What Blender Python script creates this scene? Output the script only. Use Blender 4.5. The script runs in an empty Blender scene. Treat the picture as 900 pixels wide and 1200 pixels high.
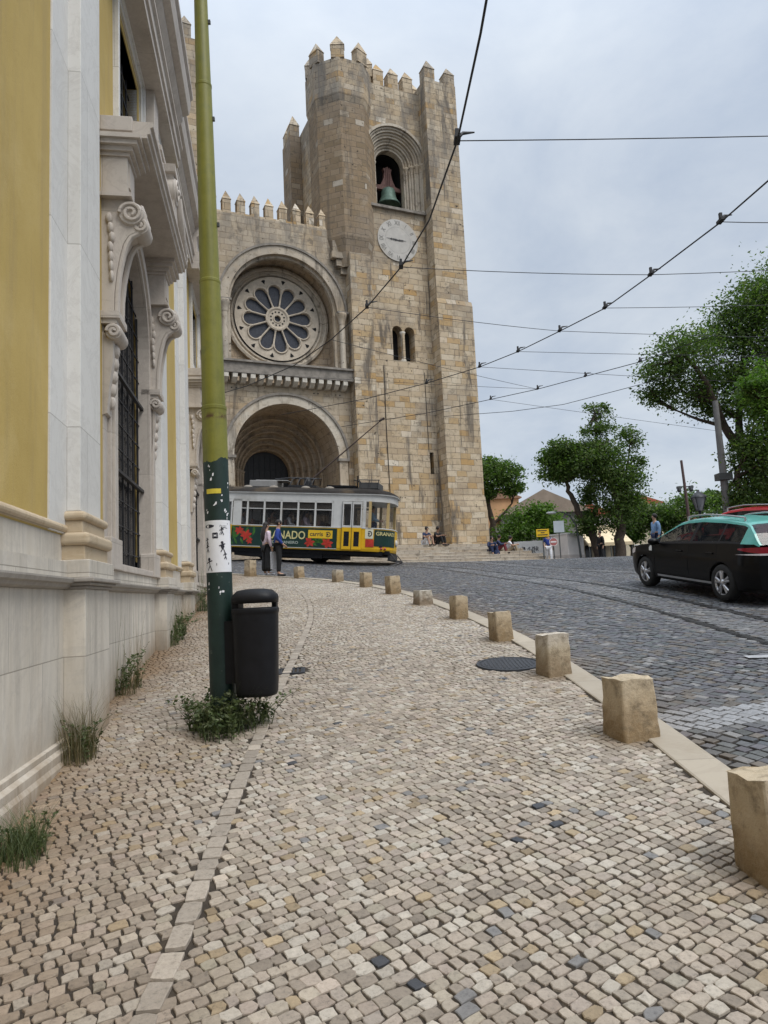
import bpy, math, random
import numpy as np
from math import sin, cos, tan, pi, radians, sqrt, atan2, exp, hypot
from mathutils import Vector, Matrix
random.seed(7)
rng = np.random.default_rng(11)
scene = bpy.context.scene
COL = scene.collection

# ------------------------------------------------------------------ camera
FPX = 840.0
PITCH, ROLL = radians(6.47), radians(2.7)
_f = np.array([0, cos(PITCH), sin(PITCH)])
_r0 = np.array([1.0, 0, 0]); _u0 = np.array([0, -sin(PITCH), cos(PITCH)])
_R = cos(ROLL)*_r0 - sin(ROLL)*_u0
_U = sin(ROLL)*_r0 + cos(ROLL)*_u0
EYE = np.array([0, 0, 1.6])
cam = bpy.data.cameras.new('camera'); camo = bpy.data.objects.new('camera', cam); COL.objects.link(camo)
cam.lens = 36*FPX/1200; cam.sensor_width = 36; cam.clip_start = 0.05; cam.clip_end = 2000
M = Matrix.Identity(4)
for i in range(3):
    M[i][0] = _R[i]; M[i][1] = _U[i]; M[i][2] = -_f[i]; M[i][3] = EYE[i]
camo.matrix_world = M
scene.camera = camo

def ray(x, y): return _f + (x-450)/FPX*_R + (600-y)/FPX*_U
def at(x, y, Y):
    d = ray(x, y); return EYE + d*Y/d[1]
def proj(P):
    d = np.array(P, float) - EYE; k = FPX/(d @ _f)
    return (450 + d @ _R*k, 600 - d @ _U*k)
# ground height: a street climbing away from the camera, dropping to the right near its crest
def G(X, Y):
    X = np.asarray(X, float); Y = np.asarray(Y, float)
    Yc = np.minimum(Y, 30.0) + np.where(Y > 30, 1.5*(1-np.exp(-np.maximum(Y-30, 0)/6.0)), 0)*0.3
    base = 0.1*Yc + 0.0006*np.maximum(Yc-8, 0)**2
    t = np.clip((Y-14)/16.0, 0, 1); t = t*t*(3-2*t)
    Xl = np.clip(X, -5, 30)
    return base - 0.65*t*(1-np.exp(-(Xl+5)/5.0))
def g(X, Y): return float(G(X, Y))
def ground(x, y, dz=0.0):
    d = ray(x, y); t = 1.0
    while t < 150:
        P = EYE + d*t
        if P[2] < g(P[0], P[1]) + dz: return P
        t *= 1.0006
    return P
def over(x, y, dz):          # point of the view ray that lies dz above the street
    d = ray(x, y); best = None; t = 2.0
    prev = None
    while t < 80:
        P = EYE + d*t
        h = P[2]-g(P[0], P[1])
        if prev is not None and prev < dz <= h: return P
        prev = h; t *= 1.002
    return EYE + d*30

# ------------------------------------------------------------------ mesh builder
class MB:
    def __init__(s, zo=0.0, T=None):
        s.v = []; s.f = []; s.m = []; s.s = []; s.zo = zo; s.T = T
    def add(s, vs, fs, m=0, smooth=False):
        o = len(s.v)
        if s.T is not None: vs = [tuple(s.T @ Vector(p)) for p in vs]
        s.v += [(p[0], p[1], p[2]-s.zo) for p in vs]
        s.f += [tuple(i+o for i in f) for f in fs]
        s.m += [m]*len(fs); s.s += [smooth]*len(fs)
    def box(s, x0, x1, y0, y1, z0, z1, m=0, taper=0.0):
        t = taper
        s.add([(x0,y0,z0),(x1,y0,z0),(x1,y1,z0),(x0,y1,z0),(x0+t,y0+t,z1),(x1-t,y0+t,z1),(x1-t,y1-t,z1),(x0+t,y1-t,z1)],
              [(0,3,2,1),(4,5,6,7),(0,1,5,4),(1,2,6,5),(2,3,7,6),(3,0,4,7)], m)
    def prism(s, pts, vec, m=0, smooth=False):
        n = len(pts)
        vs = [tuple(p) for p in pts] + [(p[0]+vec[0], p[1]+vec[1], p[2]+vec[2]) for p in pts]
        s.add(vs, [tuple(range(n))[::-1], tuple(range(n, 2*n))], m)
        s.add(vs, [(i, (i+1) % n, n+(i+1) % n, n+i) for i in range(n)], m, smooth)
    def xprism(s, prof, x0, x1, m=0):      # profile of (y,z) swept along x
        s.prism([(x0, y, z) for y, z in prof], (x1-x0, 0, 0), m)
    def tube(s, pts, r, n=8, m=0, cap=True, smooth=True, flat=None):
        pts = [Vector(p) for p in pts]; k = len(pts)
        rs = [r]*k if isinstance(r, (int, float)) else list(r)
        vs = []; up = None
        for i, p in enumerate(pts):
            d = (pts[min(i+1, k-1)] - pts[max(i-1, 0)])
            if d.length < 1e-9: d = Vector((0, 0, 1))
            d.normalize()
            if up is None:
                up = Vector((0, 0, 1)) if abs(d.z) < .9 else Vector((1, 0, 0))
            a = d.cross(up)
            if a.length < 1e-6: a = d.orthogonal()
            a.normalize(); b = a.cross(d).normalized(); up = b
            for j in range(n):
                t = 2*pi*j/n
                q = p + a*(cos(t)*rs[i]) + b*(sin(t)*rs[i]*(flat if flat else 1))
                vs.append(tuple(q))
        fs = [(i*n+j, i*n+(j+1) % n, (i+1)*n+(j+1) % n, (i+1)*n+j) for i in range(k-1) for j in range(n)]
        s.add(vs, fs, m, smooth)
        if cap: s.add([vs[j] for j in range(n)], [tuple(range(n))[::-1]], m); s.add(vs[-n:], [tuple(range(n))], m)
    def lathe(s, prof, o=(0,0,0), n=24, m=0, axis='z', smooth=True, a0=0, a1=2*pi):
        full = abs(a1-a0-2*pi) < 1e-6; k = n if full else n+1
        vs = []
        for r, h in prof:
            for j in range(k):
                t = a0+(a1-a0)*j/n
                if axis == 'z': vs.append((o[0]+r*cos(t), o[1]+r*sin(t), o[2]+h))
                elif axis == 'y': vs.append((o[0]+r*cos(t), o[1]+h, o[2]+r*sin(t)))
                else: vs.append((o[0]+h, o[1]+r*cos(t), o[2]+r*sin(t)))
        fs = []
        for i in range(len(prof)-1):
            for j in range(n):
                a = i*k+j; b = i*k+(j+1) % k
                fs.append((a, b, b+k, a+k))
        s.add(vs, fs, m, smooth)
    def ball(s, c, r, n=12, h=8, m=0):
        if isinstance(r, (int, float)): r = (r, r, r)
        vs = []; fs = []
        for i in range(h+1):
            p = pi*i/h
            for j in range(n):
                t = 2*pi*j/n
                vs.append((c[0]+r[0]*sin(p)*cos(t), c[1]+r[1]*sin(p)*sin(t), c[2]+r[2]*cos(p)))
        for i in range(h):
            for j in range(n):
                fs.append((i*n+j, (i+1)*n+j, (i+1)*n+(j+1) % n, i*n+(j+1) % n))
        s.add(vs, fs, m, True)
    # ---- arches in a wall lying in the local xz plane
    def archwall(s, x0, x1, z0, z1, y, cx, r, zs, zb, m=0, n=28):
        P = [(cx+r*cos(pi-pi*i/n), zs+r*sin(pi-pi*i/n)) for i in range(n+1)]
        if cx-r > x0: s.add([(x0,y,z0),(cx-r,y,z0),(cx-r,y,z1),(x0,y,z1)], [(0,1,2,3)], m)
        if cx+r < x1: s.add([(cx+r,y,z0),(x1,y,z0),(x1,y,z1),(cx+r,y,z1)], [(0,1,2,3)], m)
        if zb > z0: s.add([(cx-r,y,z0),(cx+r,y,z0),(cx+r,y,zb),(cx-r,y,zb)], [(0,1,2,3)], m)
        for i in range(n):
            a, b = P[i], P[i+1]
            s.add([(a[0],y,a[1]),(b[0],y,b[1]),(b[0],y,z1),(a[0],y,z1)], [(0,1,2,3)], m)
    def archreveal(s, cx, r, zs, zb, y0, y1, m=0, n=28, floor=False):
        P = [(cx-r, zb)] + [(cx+r*cos(pi-pi*i/n), zs+r*sin(pi-pi*i/n)) for i in range(n+1)] + [(cx+r, zb)]
        k = len(P)
        vs = [(a, y0, b) for a, b in P] + [(a, y1, b) for a, b in P]
        s.add(vs, [(i, i+1, k+i+1, k+i) for i in range(k-1)], m)
        if floor: s.add([(cx-r,y0,zb),(cx+r,y0,zb),(cx+r,y1,zb),(cx-r,y1,zb)], [(0,1,2,3)], m)
    def archring(s, cx, zs, r0, r1, y0, y1, zb=None, m=0, n=28):
        ts = [pi-pi*i/n for i in range(n+1)]
        I = [(cx+r0*cos(t), zs+r0*sin(t)) for t in ts]; O = [(cx+r1*cos(t), zs+r1*sin(t)) for t in ts]
        if zb is not None:
            I = [(cx-r0, zb)]+I+[(cx+r0, zb)]; O = [(cx-r1, zb)]+O+[(cx+r1, zb)]
        k = len(I)
        vs = [(a,y0,b) for a,b in I]+[(a,y0,b) for a,b in O]+[(a,y1,b) for a,b in I]+[(a,y1,b) for a,b in O]
        fs = []
        for i in range(k-1):
            fs += [(i,i+1,k+i+1,k+i), (2*k+i,3*k+i,3*k+i+1,2*k+i+1), (i,2*k+i,2*k+i+1,i+1), (k+i,k+i+1,3*k+i+1,3*k+i)]
        fs += [(0,k,3*k,2*k), (k-1,3*k-1,4*k-1,2*k-1)]
        s.add(vs, fs, m)
    def archdisc(s, cx, zs, r, zb, y, m=0, n=28):
        P = [(cx-r, y, zb)] + [(cx+r*cos(pi-pi*i/n), y, zs+r*sin(pi-pi*i/n)) for i in range(n+1)] + [(cx+r, y, zb)]
        s.add(P, [tuple(range(len(P)))], m)
    def build(s, name, mats, parent=None, bevel=0, seg=2, uv=True):
        me = bpy.data.meshes.new(name)
        me.from_pydata(s.v, [], s.f)
        if not isinstance(mats, (list, tuple)): mats = [mats]
        for x in mats: me.materials.append(x)
        me.polygons.foreach_set('material_index', s.m)
        me.polygons.foreach_set('use_smooth', s.s)
        if uv: box_uv(me)
        me.update()
        o = bpy.data.objects.new(name, me); COL.objects.link(o)
        if parent is not None: o.parent = parent
        if bevel:
            b = o.modifiers.new('bevel', 'BEVEL'); b.width = bevel; b.segments = seg; b.limit_method = 'ANGLE'; b.angle_limit = radians(40)
        return o

def build_split(mb, name, mats, parent=None, **k):
    """every connected piece becomes an object of its own"""
    par = list(range(len(mb.v)))
    def find(i):
        while par[i] != i: par[i] = par[par[i]]; i = par[i]
        return i
    key = {}
    for i, p in enumerate(mb.v):
        q = (round(p[0], 5), round(p[1], 5), round(p[2], 5))
        if q in key: par[find(i)] = find(key[q])
        else: key[q] = i
    for f in mb.f:
        for i in f[1:]: par[find(i)] = find(f[0])
    groups = {}
    for n, f in enumerate(mb.f): groups.setdefault(find(f[0]), []).append(n)
    out = []
    for g_ in groups.values():
        m = MB(); ix = {}
        for n in g_:
            f = []
            for i in mb.f[n]:
                if i not in ix: ix[i] = len(m.v); m.v.append(mb.v[i])
                f.append(ix[i])
            m.f.append(tuple(f)); m.m.append(mb.m[n]); m.s.append(mb.s[n])
        out.append(m.build(name, mats, parent, **k))
    return out
def box_uv(me):
    n = len(me.vertices); co = np.empty(n*3); me.vertices.foreach_get('co', co); co = co.reshape(-1, 3)
    nl = len(me.loops); li = np.empty(nl, int); me.loops.foreach_get('vertex_index', li)
    npol = len(me.polygons); tot = np.empty(npol, int); me.polygons.foreach_get('loop_total', tot)
    nor = np.empty(npol*3); me.polygons.foreach_get('normal', nor); nor = nor.reshape(-1, 3)
    pn = np.repeat(nor, tot, axis=0); p = co[li]
    h = np.hypot(pn[:, 0], pn[:, 1])+1e-9
    u = (p[:, 0]*(-pn[:, 1]) + p[:, 1]*pn[:, 0])/h; v = p[:, 2].copy()
    fl = np.abs(pn[:, 2]) > .75
    u[fl] = p[fl, 0]; v[fl] = p[fl, 1]
    lay = me.uv_layers.new(name='uv')
    lay.data.foreach_set('uv', np.stack([u, v], 1).ravel())

def tag(o, label=None, cat=None, group=None, kind=None):
    if label: o['label'] = label
    if cat: o['category'] = cat
    if group: o['group'] = group
    if kind: o['kind'] = kind
    return o
def thing(name, label, cat, loc=(0,0,0), rotz=0.0, group=None, kind=None):
    o = bpy.data.objects.new(name, None); COL.objects.link(o)
    o.empty_display_size = .2
    o.location = tuple(float(c) for c in loc); o.rotation_euler = (0, 0, rotz)
    return tag(o, label, cat, group, kind)
def kids(o): return [c for c in bpy.data.objects if c.parent == o]
def copy_tree(o, parent=None):
    ch = kids(o)
    c = o.copy(); COL.objects.link(c); c.parent = parent
    for x in ch: copy_tree(x, c)
    return c

# ------------------------------------------------------------------ materials
class NT:
    def __init__(s, name):
        s.mat = bpy.data.materials.new(name); s.mat.use_nodes = True
        s.t = s.mat.node_tree; s.N = s.t.nodes; s.L = s.t.links
        s.N.clear()
        s.out = s.N.new('ShaderNodeOutputMaterial')
        s.b = s.N.new('ShaderNodeBsdfPrincipled'); s.L.new(s.b.outputs[0], s.out.inputs[0])
    def n(s, ty, **k):
        x = s.N.new(ty)
        for a, b in k.items(): setattr(x, a, b)
        return x
    def set(s, sock, val):
        if hasattr(val, 'is_output') or isinstance(val, bpy.types.NodeSocket): s.L.new(val, sock)
        else: sock.default_value = val
    def coord(s, which='Object', scale=(1,1,1)):
        tc = s.n('ShaderNodeTexCoord'); mp = s.n('ShaderNodeMapping')
        s.L.new(tc.outputs[which], mp.inputs[0]); mp.inputs['Scale'].default_value = scale
        return mp.outputs[0]
    def noise(s, vec, scale, detail=5, rough=.6, dist=0):
        x = s.n('ShaderNodeTexNoise'); s.L.new(vec, x.inputs['Vector'])
        x.inputs['Scale'].default_value = scale; x.inputs['Detail'].default_value = detail
        x.inputs['Roughness'].default_value = rough; x.inputs['Distortion'].default_value = dist
        return x.outputs['Fac']
    def ramp(s, fac, stops, interp='LINEAR'):
        x = s.n('ShaderNodeValToRGB'); s.L.new(fac, x.inputs[0]); x.color_ramp.interpolation = interp
        e = x.color_ramp.elements
        while len(e) > 1: e.remove(e[-1])
        e[0].position = stops[0][0]; e[0].color = c4(stops[0][1])
        for p, c in stops[1:]:
            q = e.new(p); q.color = c4(c)
        return x.outputs[0]
    def mix(s, fac, a, b, mode='MIX'):
        x = s.n('ShaderNodeMix', data_type='RGBA', blend_type=mode)
        s.set(x.inputs[0], fac); s.set(x.inputs[6], c4(a) if isinstance(a, (tuple, list)) else a)
        s.set(x.inputs[7], c4(b) if isinstance(b, (tuple, list)) else b)
        return x.outputs[2]
    def math(s, op, a, b=0.5):
        x = s.n('ShaderNodeMath', operation=op); s.set(x.inputs[0], a); s.set(x.inputs[1], b); return x.outputs[0]
    def bump(s, h, strength=.3, dist=.01, prev=None):
        x = s.n('ShaderNodeBump'); x.inputs['Strength'].default_value = strength; x.inputs['Distance'].default_value = dist
        s.L.new(h, x.inputs['Height'])
        if prev is not None: s.L.new(prev, x.inputs['Normal'])
        return x.outputs[0]
    def fin(s, color, rough=.7, nor=None, **k):
        s.set(s.b.inputs['Base Color'], c4(color) if isinstance(color, (tuple, list)) else color)
        s.set(s.b.inputs['Roughness'], rough)
        if nor is not None: s.L.new(nor, s.b.inputs['Normal'])
        for a, v in k.items(): s.set(s.b.inputs[a.replace('_', ' ')], v)
        return s.mat
def c4(c): return tuple(c) if len(c) == 4 else (c[0], c[1], c[2], 1)
def g01(v): return (v, v, v, 1)

def simple(name, c, rough=.6, var=.25, scale=6, bump=.15, bd=.005, metallic=0, spec=.4, dirt=None, coord='Object', **k):
    t = NT(name); v = t.coord(coord)
    n1 = t.noise(v, scale, 6, .65)
    lo = tuple(x*(1-var) for x in c); hi = tuple(min(1, x*(1+var)) for x in c)
    col = t.ramp(n1, [(.3, lo), (.7, hi)])
    if dirt:
        n2 = t.noise(v, scale*.35, 5, .6)
        col = t.mix(t.ramp(n2, [(.52, g01(0)), (.72, g01(dirt[1]))]), col, dirt[0])
    nb = t.bump(t.noise(v, scale*6, 4, .6), bump, bd) if bump else None
    return t.fin(col, rough, nb, Metallic=metallic, Specular_IOR_Level=spec, **k)

def masonry(name, bw=.8, bh=.42, tones=None, mortar=(.16,.13,.10), grey=.5, stain=.6, seed=0.0, orange=.4, top=None):
    t = NT(name); uv = t.coord('UV')
    obj = t.coord('Object')
    wn = t.n('ShaderNodeTexNoise'); t.L.new(uv, wn.inputs['Vector']); wn.inputs['Scale'].default_value = 1.3; wn.inputs['Detail'].default_value = 4
    off = t.n('ShaderNodeVectorMath', operation='SCALE'); t.L.new(wn.outputs['Color'], off.inputs[0]); off.inputs['Scale'].default_value = .09
    ad = t.n('ShaderNodeVectorMath', operation='ADD'); t.L.new(uv, ad.inputs[0]); t.L.new(off.outputs[0], ad.inputs[1])
    def brick(c1, c2, mo, bwid, bhei, ms, sm=.1, of=.5):
        b = t.n('ShaderNodeTexBrick'); t.L.new(ad.outputs[0], b.inputs['Vector'])
        b.offset = of; b.offset_frequency = 2; b.squash = 1.35; b.squash_frequency = 3
        b.inputs['Color1'].default_value = g01(c1); b.inputs['Color2'].default_value = g01(c2); b.inputs['Mortar'].default_value = g01(mo)
        b.inputs['Scale'].default_value = 1; b.inputs['Mortar Size'].default_value = ms; b.inputs['Mortar Smooth'].default_value = sm
        b.inputs['Brick Width'].default_value = bwid; b.inputs['Row Height'].default_value = bhei
        return b
    b1 = brick(0, 1, .5, bw, bh, .0)
    b2 = brick(0, 0, 1, bw, bh, .018, .4)
    tones = tones or [(0, (.42,.32,.21)), (.25, (.56,.46,.33)), (.5, (.50,.39,.26)), (.68, (.62,.53,.40)), (.82, (.48,.35,.20)), (.93, (.47,.30,.13)), (1, (.70,.63,.52))]
    col = t.ramp(b1.outputs['Color'], tones)
    n0 = t.noise(obj, .45, 6, .65)
    col = t.mix(t.ramp(n0, [(.50, g01(0)), (.62, g01(orange))]), col, (.44,.31,.17))
    n1 = t.noise(obj, 3.2, 8, .7)
    col = t.mix(t.ramp(n1, [(.52, g01(.0)), (.66, g01(.55))]), col, (.22,.17,.115))
    # weathering: grey crusts in vertical streaks
    st = t.coord('Object', (1.3, 1.3, .16))
    n2 = t.noise(st, 1.0, 7, .68, .6)
    col = t.mix(t.ramp(n2, [(.54, g01(0)), (.63, g01(stain))]), col, (.11,.095,.08))
    n3 = t.noise(obj, .22, 5, .6)
    col = t.mix(t.ramp(n3, [(.50, g01(0)), (.6, g01(grey))]), col, (.235,.215,.19))
    nm = t.noise(obj, .95, 9, .72, .4)
    col = t.mix(t.ramp(nm, [(.36, g01(.7)), (.43, g01(0))]), col, (.15,.125,.095))
    col = t.mix(t.ramp(nm, [(.58, g01(0)), (.75, g01(.35))]), col, (.62,.56,.46))
    if top:
        sz = t.n('ShaderNodeSeparateXYZ'); t.L.new(obj, sz.inputs[0])
        zf = t.n('ShaderNodeMapRange'); t.L.new(sz.outputs[2], zf.inputs[0]); zf.inputs[1].default_value = top[0]; zf.inputs[2].default_value = top[1]
        lich = t.math('MULTIPLY', zf.outputs[0], t.ramp(t.noise(t.coord('Object', (1.6,1.6,.5)), 1.1, 8, .7), [(.44, g01(.05)), (.58, g01(.75))]))
        col = t.mix(lich, col, (.19,.175,.155))
    # pits and missing chips
    n4 = t.noise(obj, 4.2, 4, .65)
    pits = t.ramp(n4, [(.30, g01(1)), (.35, g01(0))])
    col = t.mix(pits, col, (.08,.065,.05))
    mfac = t.math('MULTIPLY', b2.outputs['Color'], t.ramp(t.noise(obj, 2.0, 3), [(.35, g01(.1)), (.6, g01(.95))]))
    col = t.mix(mfac, col, mortar)
    h = t.math('SUBTRACT', t.noise(obj, 14, 6, .7), t.math('MULTIPLY', b2.outputs['Color'], .8))
    h = t.math('SUBTRACT', h, t.math('MULTIPLY', pits, 1.2))
    nb = t.bump(h, .55, .03)
    hb = t.bump(b1.outputs['Color'], .25, .03, nb)
    return t.fin(col, .88, hb, Specular_IOR_Level=.2)

def slab_stone(name, c, vein=(.45,.42,.38), bw=1.3, bh=.62, joint=.6, var=.12, stain=(.33,.27,.19), sa=.4, rough=.6, splash=False):
    t = NT(name); uv = t.coord('UV'); obj = t.coord('Object')
    b = t.n('ShaderNodeTexBrick'); t.L.new(uv, b.inputs['Vector'])
    b.offset = .5
    b.inputs['Color1'].default_value = g01(0); b.inputs['Color2'].default_value = g01(1); b.inputs['Mortar'].default_value = g01(.5)
    b.inputs['Scale'].default_value = 1; b.inputs['Mortar Size'].default_value = .004; b.inputs['Mortar Smooth'].default_value = .2
    b.inputs['Brick Width'].default_value = bw; b.inputs['Row Height'].default_value = bh
    col = t.ramp(b.outputs['Color'], [(0, tuple(x*(1-var) for x in c)), (1, tuple(x*(1+var*.6) for x in c))])
    n1 = t.noise(obj, 1.6, 8, .7, 1.2)
    col = t.mix(t.ramp(n1, [(.46, g01(0)), (.5, g01(.35)), (.54, g01(0))]), col, vein)
    st = t.coord('Object', (2, 2, .3))
    n2 = t.noise(st, 1.3, 7, .7)
    col = t.mix(t.ramp(n2, [(.5, g01(0)), (.8, g01(sa))]), col, stain)
    n3 = t.noise(obj, 26, 4, .7)
    col = t.mix(t.ramp(n3, [(.55, g01(0)), (.75, g01(.25))]), col, (.3,.26,.2))
    if splash:      # rain splash and soil along the sloping foot of the wall, drips under the moulding
        sp = t.n('ShaderNodeSeparateXYZ'); t.L.new(obj, sp.inputs[0])
        h_ = t.math('SUBTRACT', sp.outputs[2], t.math('MULTIPLY', sp.outputs[0], .0995))
        h_ = t.math('SUBTRACT', h_, t.math('MULTIPLY', t.noise(t.coord('Object', (3,3,1.2)), 1.5, 7, .7), .75))
        col = t.mix(t.ramp(t.math('ADD', h_, .5), [(.08, g01(.8)), (.32, g01(.3)), (.55, g01(0))]), col, (.25,.17,.095))
        dr = t.noise(t.coord('Object', (3.2,3.2,.4)), 1.5, 8, .7)
        zz = t.ramp(sp.outputs[2], [(.75, g01(.15)), (1.0, g01(1))])
        col = t.mix(t.math('MULTIPLY', t.ramp(dr, [(.48, g01(0)), (.7, g01(.55))]), zz), col, (.24,.215,.18))
    col = t.mix(t.math('MULTIPLY', b.outputs['Fac'], joint), col, (.16,.14,.11))
    h = t.math('SUBTRACT', t.math('MULTIPLY', t.noise(obj, 30, 4, .6), .25), b.outputs['Fac'])
    return t.fin(col, rough, t.bump(h, .4, .006), Specular_IOR_Level=.35)

def attr_stone(name, rough=.6, bump=.35, scale=45):
    t = NT(name); a = t.n('ShaderNodeAttribute'); a.attribute_name = 'tone'
    obj = t.coord('Object')
    n = t.noise(obj, scale, 6, .75)
    col = t.mix(1.0, a.outputs['Color'], t.ramp(n, [(.28, g01(.45)), (.45, g01(.92)), (.55, g01(1.0)), (.75, g01(1.2))]), 'MULTIPLY')
    n2 = t.noise(obj, 1.1, 5, .6)
    col = t.mix(t.ramp(n2, [(.5, g01(0)), (.75, g01(.4))]), col, t.mix(1.0, col, (.62,.55,.46), 'MULTIPLY'))
    return t.fin(t.mix(t.ramp(t.noise(obj, 190, 3, .7), [(.55, g01(0)), (.72, g01(.3))]), col, (.12,.10,.08)), rough, t.bump(n, bump, .008), Specular_IOR_Level=.35)

def leafmat(name, tones, trans=.5):
    t = NT(name); ge = t.n('ShaderNodeNewGeometry')
    col = t.ramp(ge.outputs['Random Per Island'], tones)
    t.fin(col, .5, Specular_IOR_Level=.3)
    tr = t.n('ShaderNodeBsdfTranslucent'); t.L.new(t.mix(1.0, col, (1.0,1.25,.5), 'MULTIPLY'), tr.inputs[0])
    mx = t.n('ShaderNodeMixShader'); mx.inputs[0].default_value = trans
    t.L.new(t.b.outputs[0], mx.inputs[1]); t.L.new(tr.outputs[0], mx.inputs[2]); t.L.new(mx.outputs[0], t.out.inputs[0])
    return t.mat

def glass(name, tint=(.02,.025,.03), alpha=.5, rough=.05):
    t = NT(name)
    t.fin(tint, rough, Specular_IOR_Level=.6)
    tr = t.n('ShaderNodeBsdfTransparent'); mx = t.n('ShaderNodeMixShader'); mx.inputs[0].default_value = alpha
    t.L.new(tr.outputs[0], mx.inputs[1]); t.L.new(t.b.outputs[0], mx.inputs[2]); t.L.new(mx.outputs[0], t.out.inputs[0])
    return t.mat

MAT = {}
MAT['tower'] = masonry('tower_limestone', .66, .35, top=(17, 31), stain=.85, grey=.4)
MAT['merlon'] = masonry('merlon_limestone', .6, .4, grey=.7, stain=.85, orange=.2)
MAT['facade'] = masonry('facade_limestone', .62, .34, top=(15, 21), tones= [(0, (.42,.34,.24)), (.4, (.50,.42,.32)), (.7, (.46,.38,.28)), (.9, (.52,.44,.33)), (1, (.42,.30,.17))], mortar=(.22,.175,.13), grey=.4, stain=.7)
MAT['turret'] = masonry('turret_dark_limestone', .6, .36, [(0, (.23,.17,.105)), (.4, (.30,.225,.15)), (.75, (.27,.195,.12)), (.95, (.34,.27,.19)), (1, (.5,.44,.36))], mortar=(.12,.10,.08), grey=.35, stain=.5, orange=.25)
MAT['trimstone'] = masonry('dressed_limestone', 5, 5, [(0, (.50,.43,.34)), (1, (.56,.5,.41))], grey=.4, stain=.65)
MAT['porchstone'] = masonry('porch_limestone', .5, .34, [(0, (.40,.31,.22)), (.5, (.46,.37,.27)), (1, (.42,.33,.23))], mortar=(.2,.16,.12), grey=.2, stain=.45)
MAT['corbelstone'] = simple('pale_corbel_stone', (.55,.51,.44), .85, .2, 4)
MAT['greystone'] = simple('weathered_grey_stone', (.24,.215,.185), .9, .35, 3, .4, .02)
MAT['tracery'] = simple('tracery_stone', (.52,.45,.36), .85, .2, 3, .3, .01)
MAT['leadglass'] = simple('leaded_glass', (.035,.038,.05), .3, .5, 9, .3, .02)
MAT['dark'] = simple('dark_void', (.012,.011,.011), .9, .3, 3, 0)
MAT['bronze'] = simple('green_bronze', (.10,.16,.13), .6, .35, 5, .2, .01, metallic=.3)
MAT['rust'] = simple('rusty_iron', (.14,.075,.065), .8, .35, 7)
MAT['clock'] = simple('clock_marble', (.46,.435,.395), .6, .12, 2, .1, dirt=((.36,.32,.26), .85))
MAT['steps'] = masonry('step_stone', .9, .2, [(0, (.36,.31,.25)), (.5, (.44,.39,.32)), (1, (.40,.33,.25))], mortar=(.14,.12,.10), grey=.4, stain=.4)
# yellow church
def stucco(name):
    t = NT(name); o = t.coord('Object')
    n1 = t.noise(o, 1.1, 6, .6)
    col = t.ramp(n1, [(.3, (.44,.315,.10)), (.7, (.53,.39,.14))])
    st = t.coord('Object', (3, 3, .25))
    col = t.mix(t.ramp(t.noise(st, 1.5, 6, .7), [(.5, g01(0)), (.72, g01(.6))]), col, (.36,.27,.13))
    col = t.mix(t.ramp(t.noise(o, .8, 8, .7, .5), [(.52, g01(0)), (.7, g01(.5))]), col, (.57,.44,.2))
    col = t.mix(t.ramp(t.noise(o, 40, 4, .7), [(.5, g01(0)), (.8, g01(.25))]), col, (.36,.25,.09))
    return t.fin(col, .85, t.bump(t.noise(o, 60, 5, .7), .35, .006), Specular_IOR_Level=.2)
MAT['stucco'] = stucco('yellow_stucco')
MAT['churchstone'] = slab_stone('church_limestone', (.62,.57,.49), sa=.6, splash=True)
MAT['whitestone'] = slab_stone('white_pilaster_marble', (.68,.665,.63), (.5,.48,.45), 3, 1.5, .5, .05, (.45,.42,.37), .25, .5)
MAT['pinkstone'] = slab_stone('pinkish_limestone', (.53,.475,.415), (.36,.31,.27), 2.2, 1.1, .4, .08, (.27,.225,.18), .65)
MAT['stainedstone'] = slab_stone('stained_moulding_limestone', (.52,.42,.29), (.36,.26,.15), 1.6, 3, .5, .1, (.30,.21,.12), .6)
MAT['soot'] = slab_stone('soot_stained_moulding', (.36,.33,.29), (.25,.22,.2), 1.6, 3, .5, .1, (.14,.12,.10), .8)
MAT['winglass'] = simple('dark_window_glass', (.012,.014,.018), .18, .4, 2, .05, .01, spec=.5)
MAT['iron'] = simple('black_iron', (.02,.02,.022), .5, .3, 8)
# street
MAT['sett_pale'] = attr_stone('limestone_cobbles', .62)
MAT['sett_dark'] = attr_stone('granite_setts', .5, .3, 30)
MAT['joint'] = simple('joint_soil', (.042,.032,.023), .95, .4, 20, .5, .01, dirt=((.07,.05,.03), .7))
MAT['roadjoint'] = simple('road_joint_soil', (.035,.033,.033), .95, .4, 20, .5, .01)
MAT['kerb'] = slab_stone('kerb_limestone', (.38,.325,.25), (.3,.25,.19), 1.1, 5, .7, .15, (.22,.17,.11), .6)
MAT['rail'] = simple('rail_steel', (.10,.095,.09), .35, .3, 5, .1, metallic=.8)
MAT['castiron'] = simple('cast_iron', (.045,.048,.055), .55, .3, 25, .5, .01, metallic=.3)
MAT['black_plastic'] = simple('black_plastic', (.008,.0082,.010), .5, .3, 9, .1, .002, spec=.22)
MAT['white_paint'] = simple('white_paint', (.72,.71,.68), .45, .1, 4, .1)
MAT['tram_white'] = simple('tram_white_paint', (.56,.55,.52), .5, .1, 3, .1, dirt=((.34,.31,.26), .6))
MAT['grey_paint'] = simple('grey_paint', (.3,.31,.32), .5, .15, 5)
MAT['lampgrey'] = simple('lamp_grey_metal', (.07,.075,.075), .5, .2, 5)
MAT['wire'] = simple('wire_black', (.02,.02,.022), .6, .2, 5, 0)
MAT['yellow_paint'] = simple('yellow_paint', (.70,.41,.015), .4, .1, 3, .1)
MAT['red_paint'] = simple('red_paint', (.42,.02,.02), .4, .15, 3, .1)
MAT['sign_red'] = simple('sign_red', (.42,.07,.06), .5, .1, 3, 0)
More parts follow.
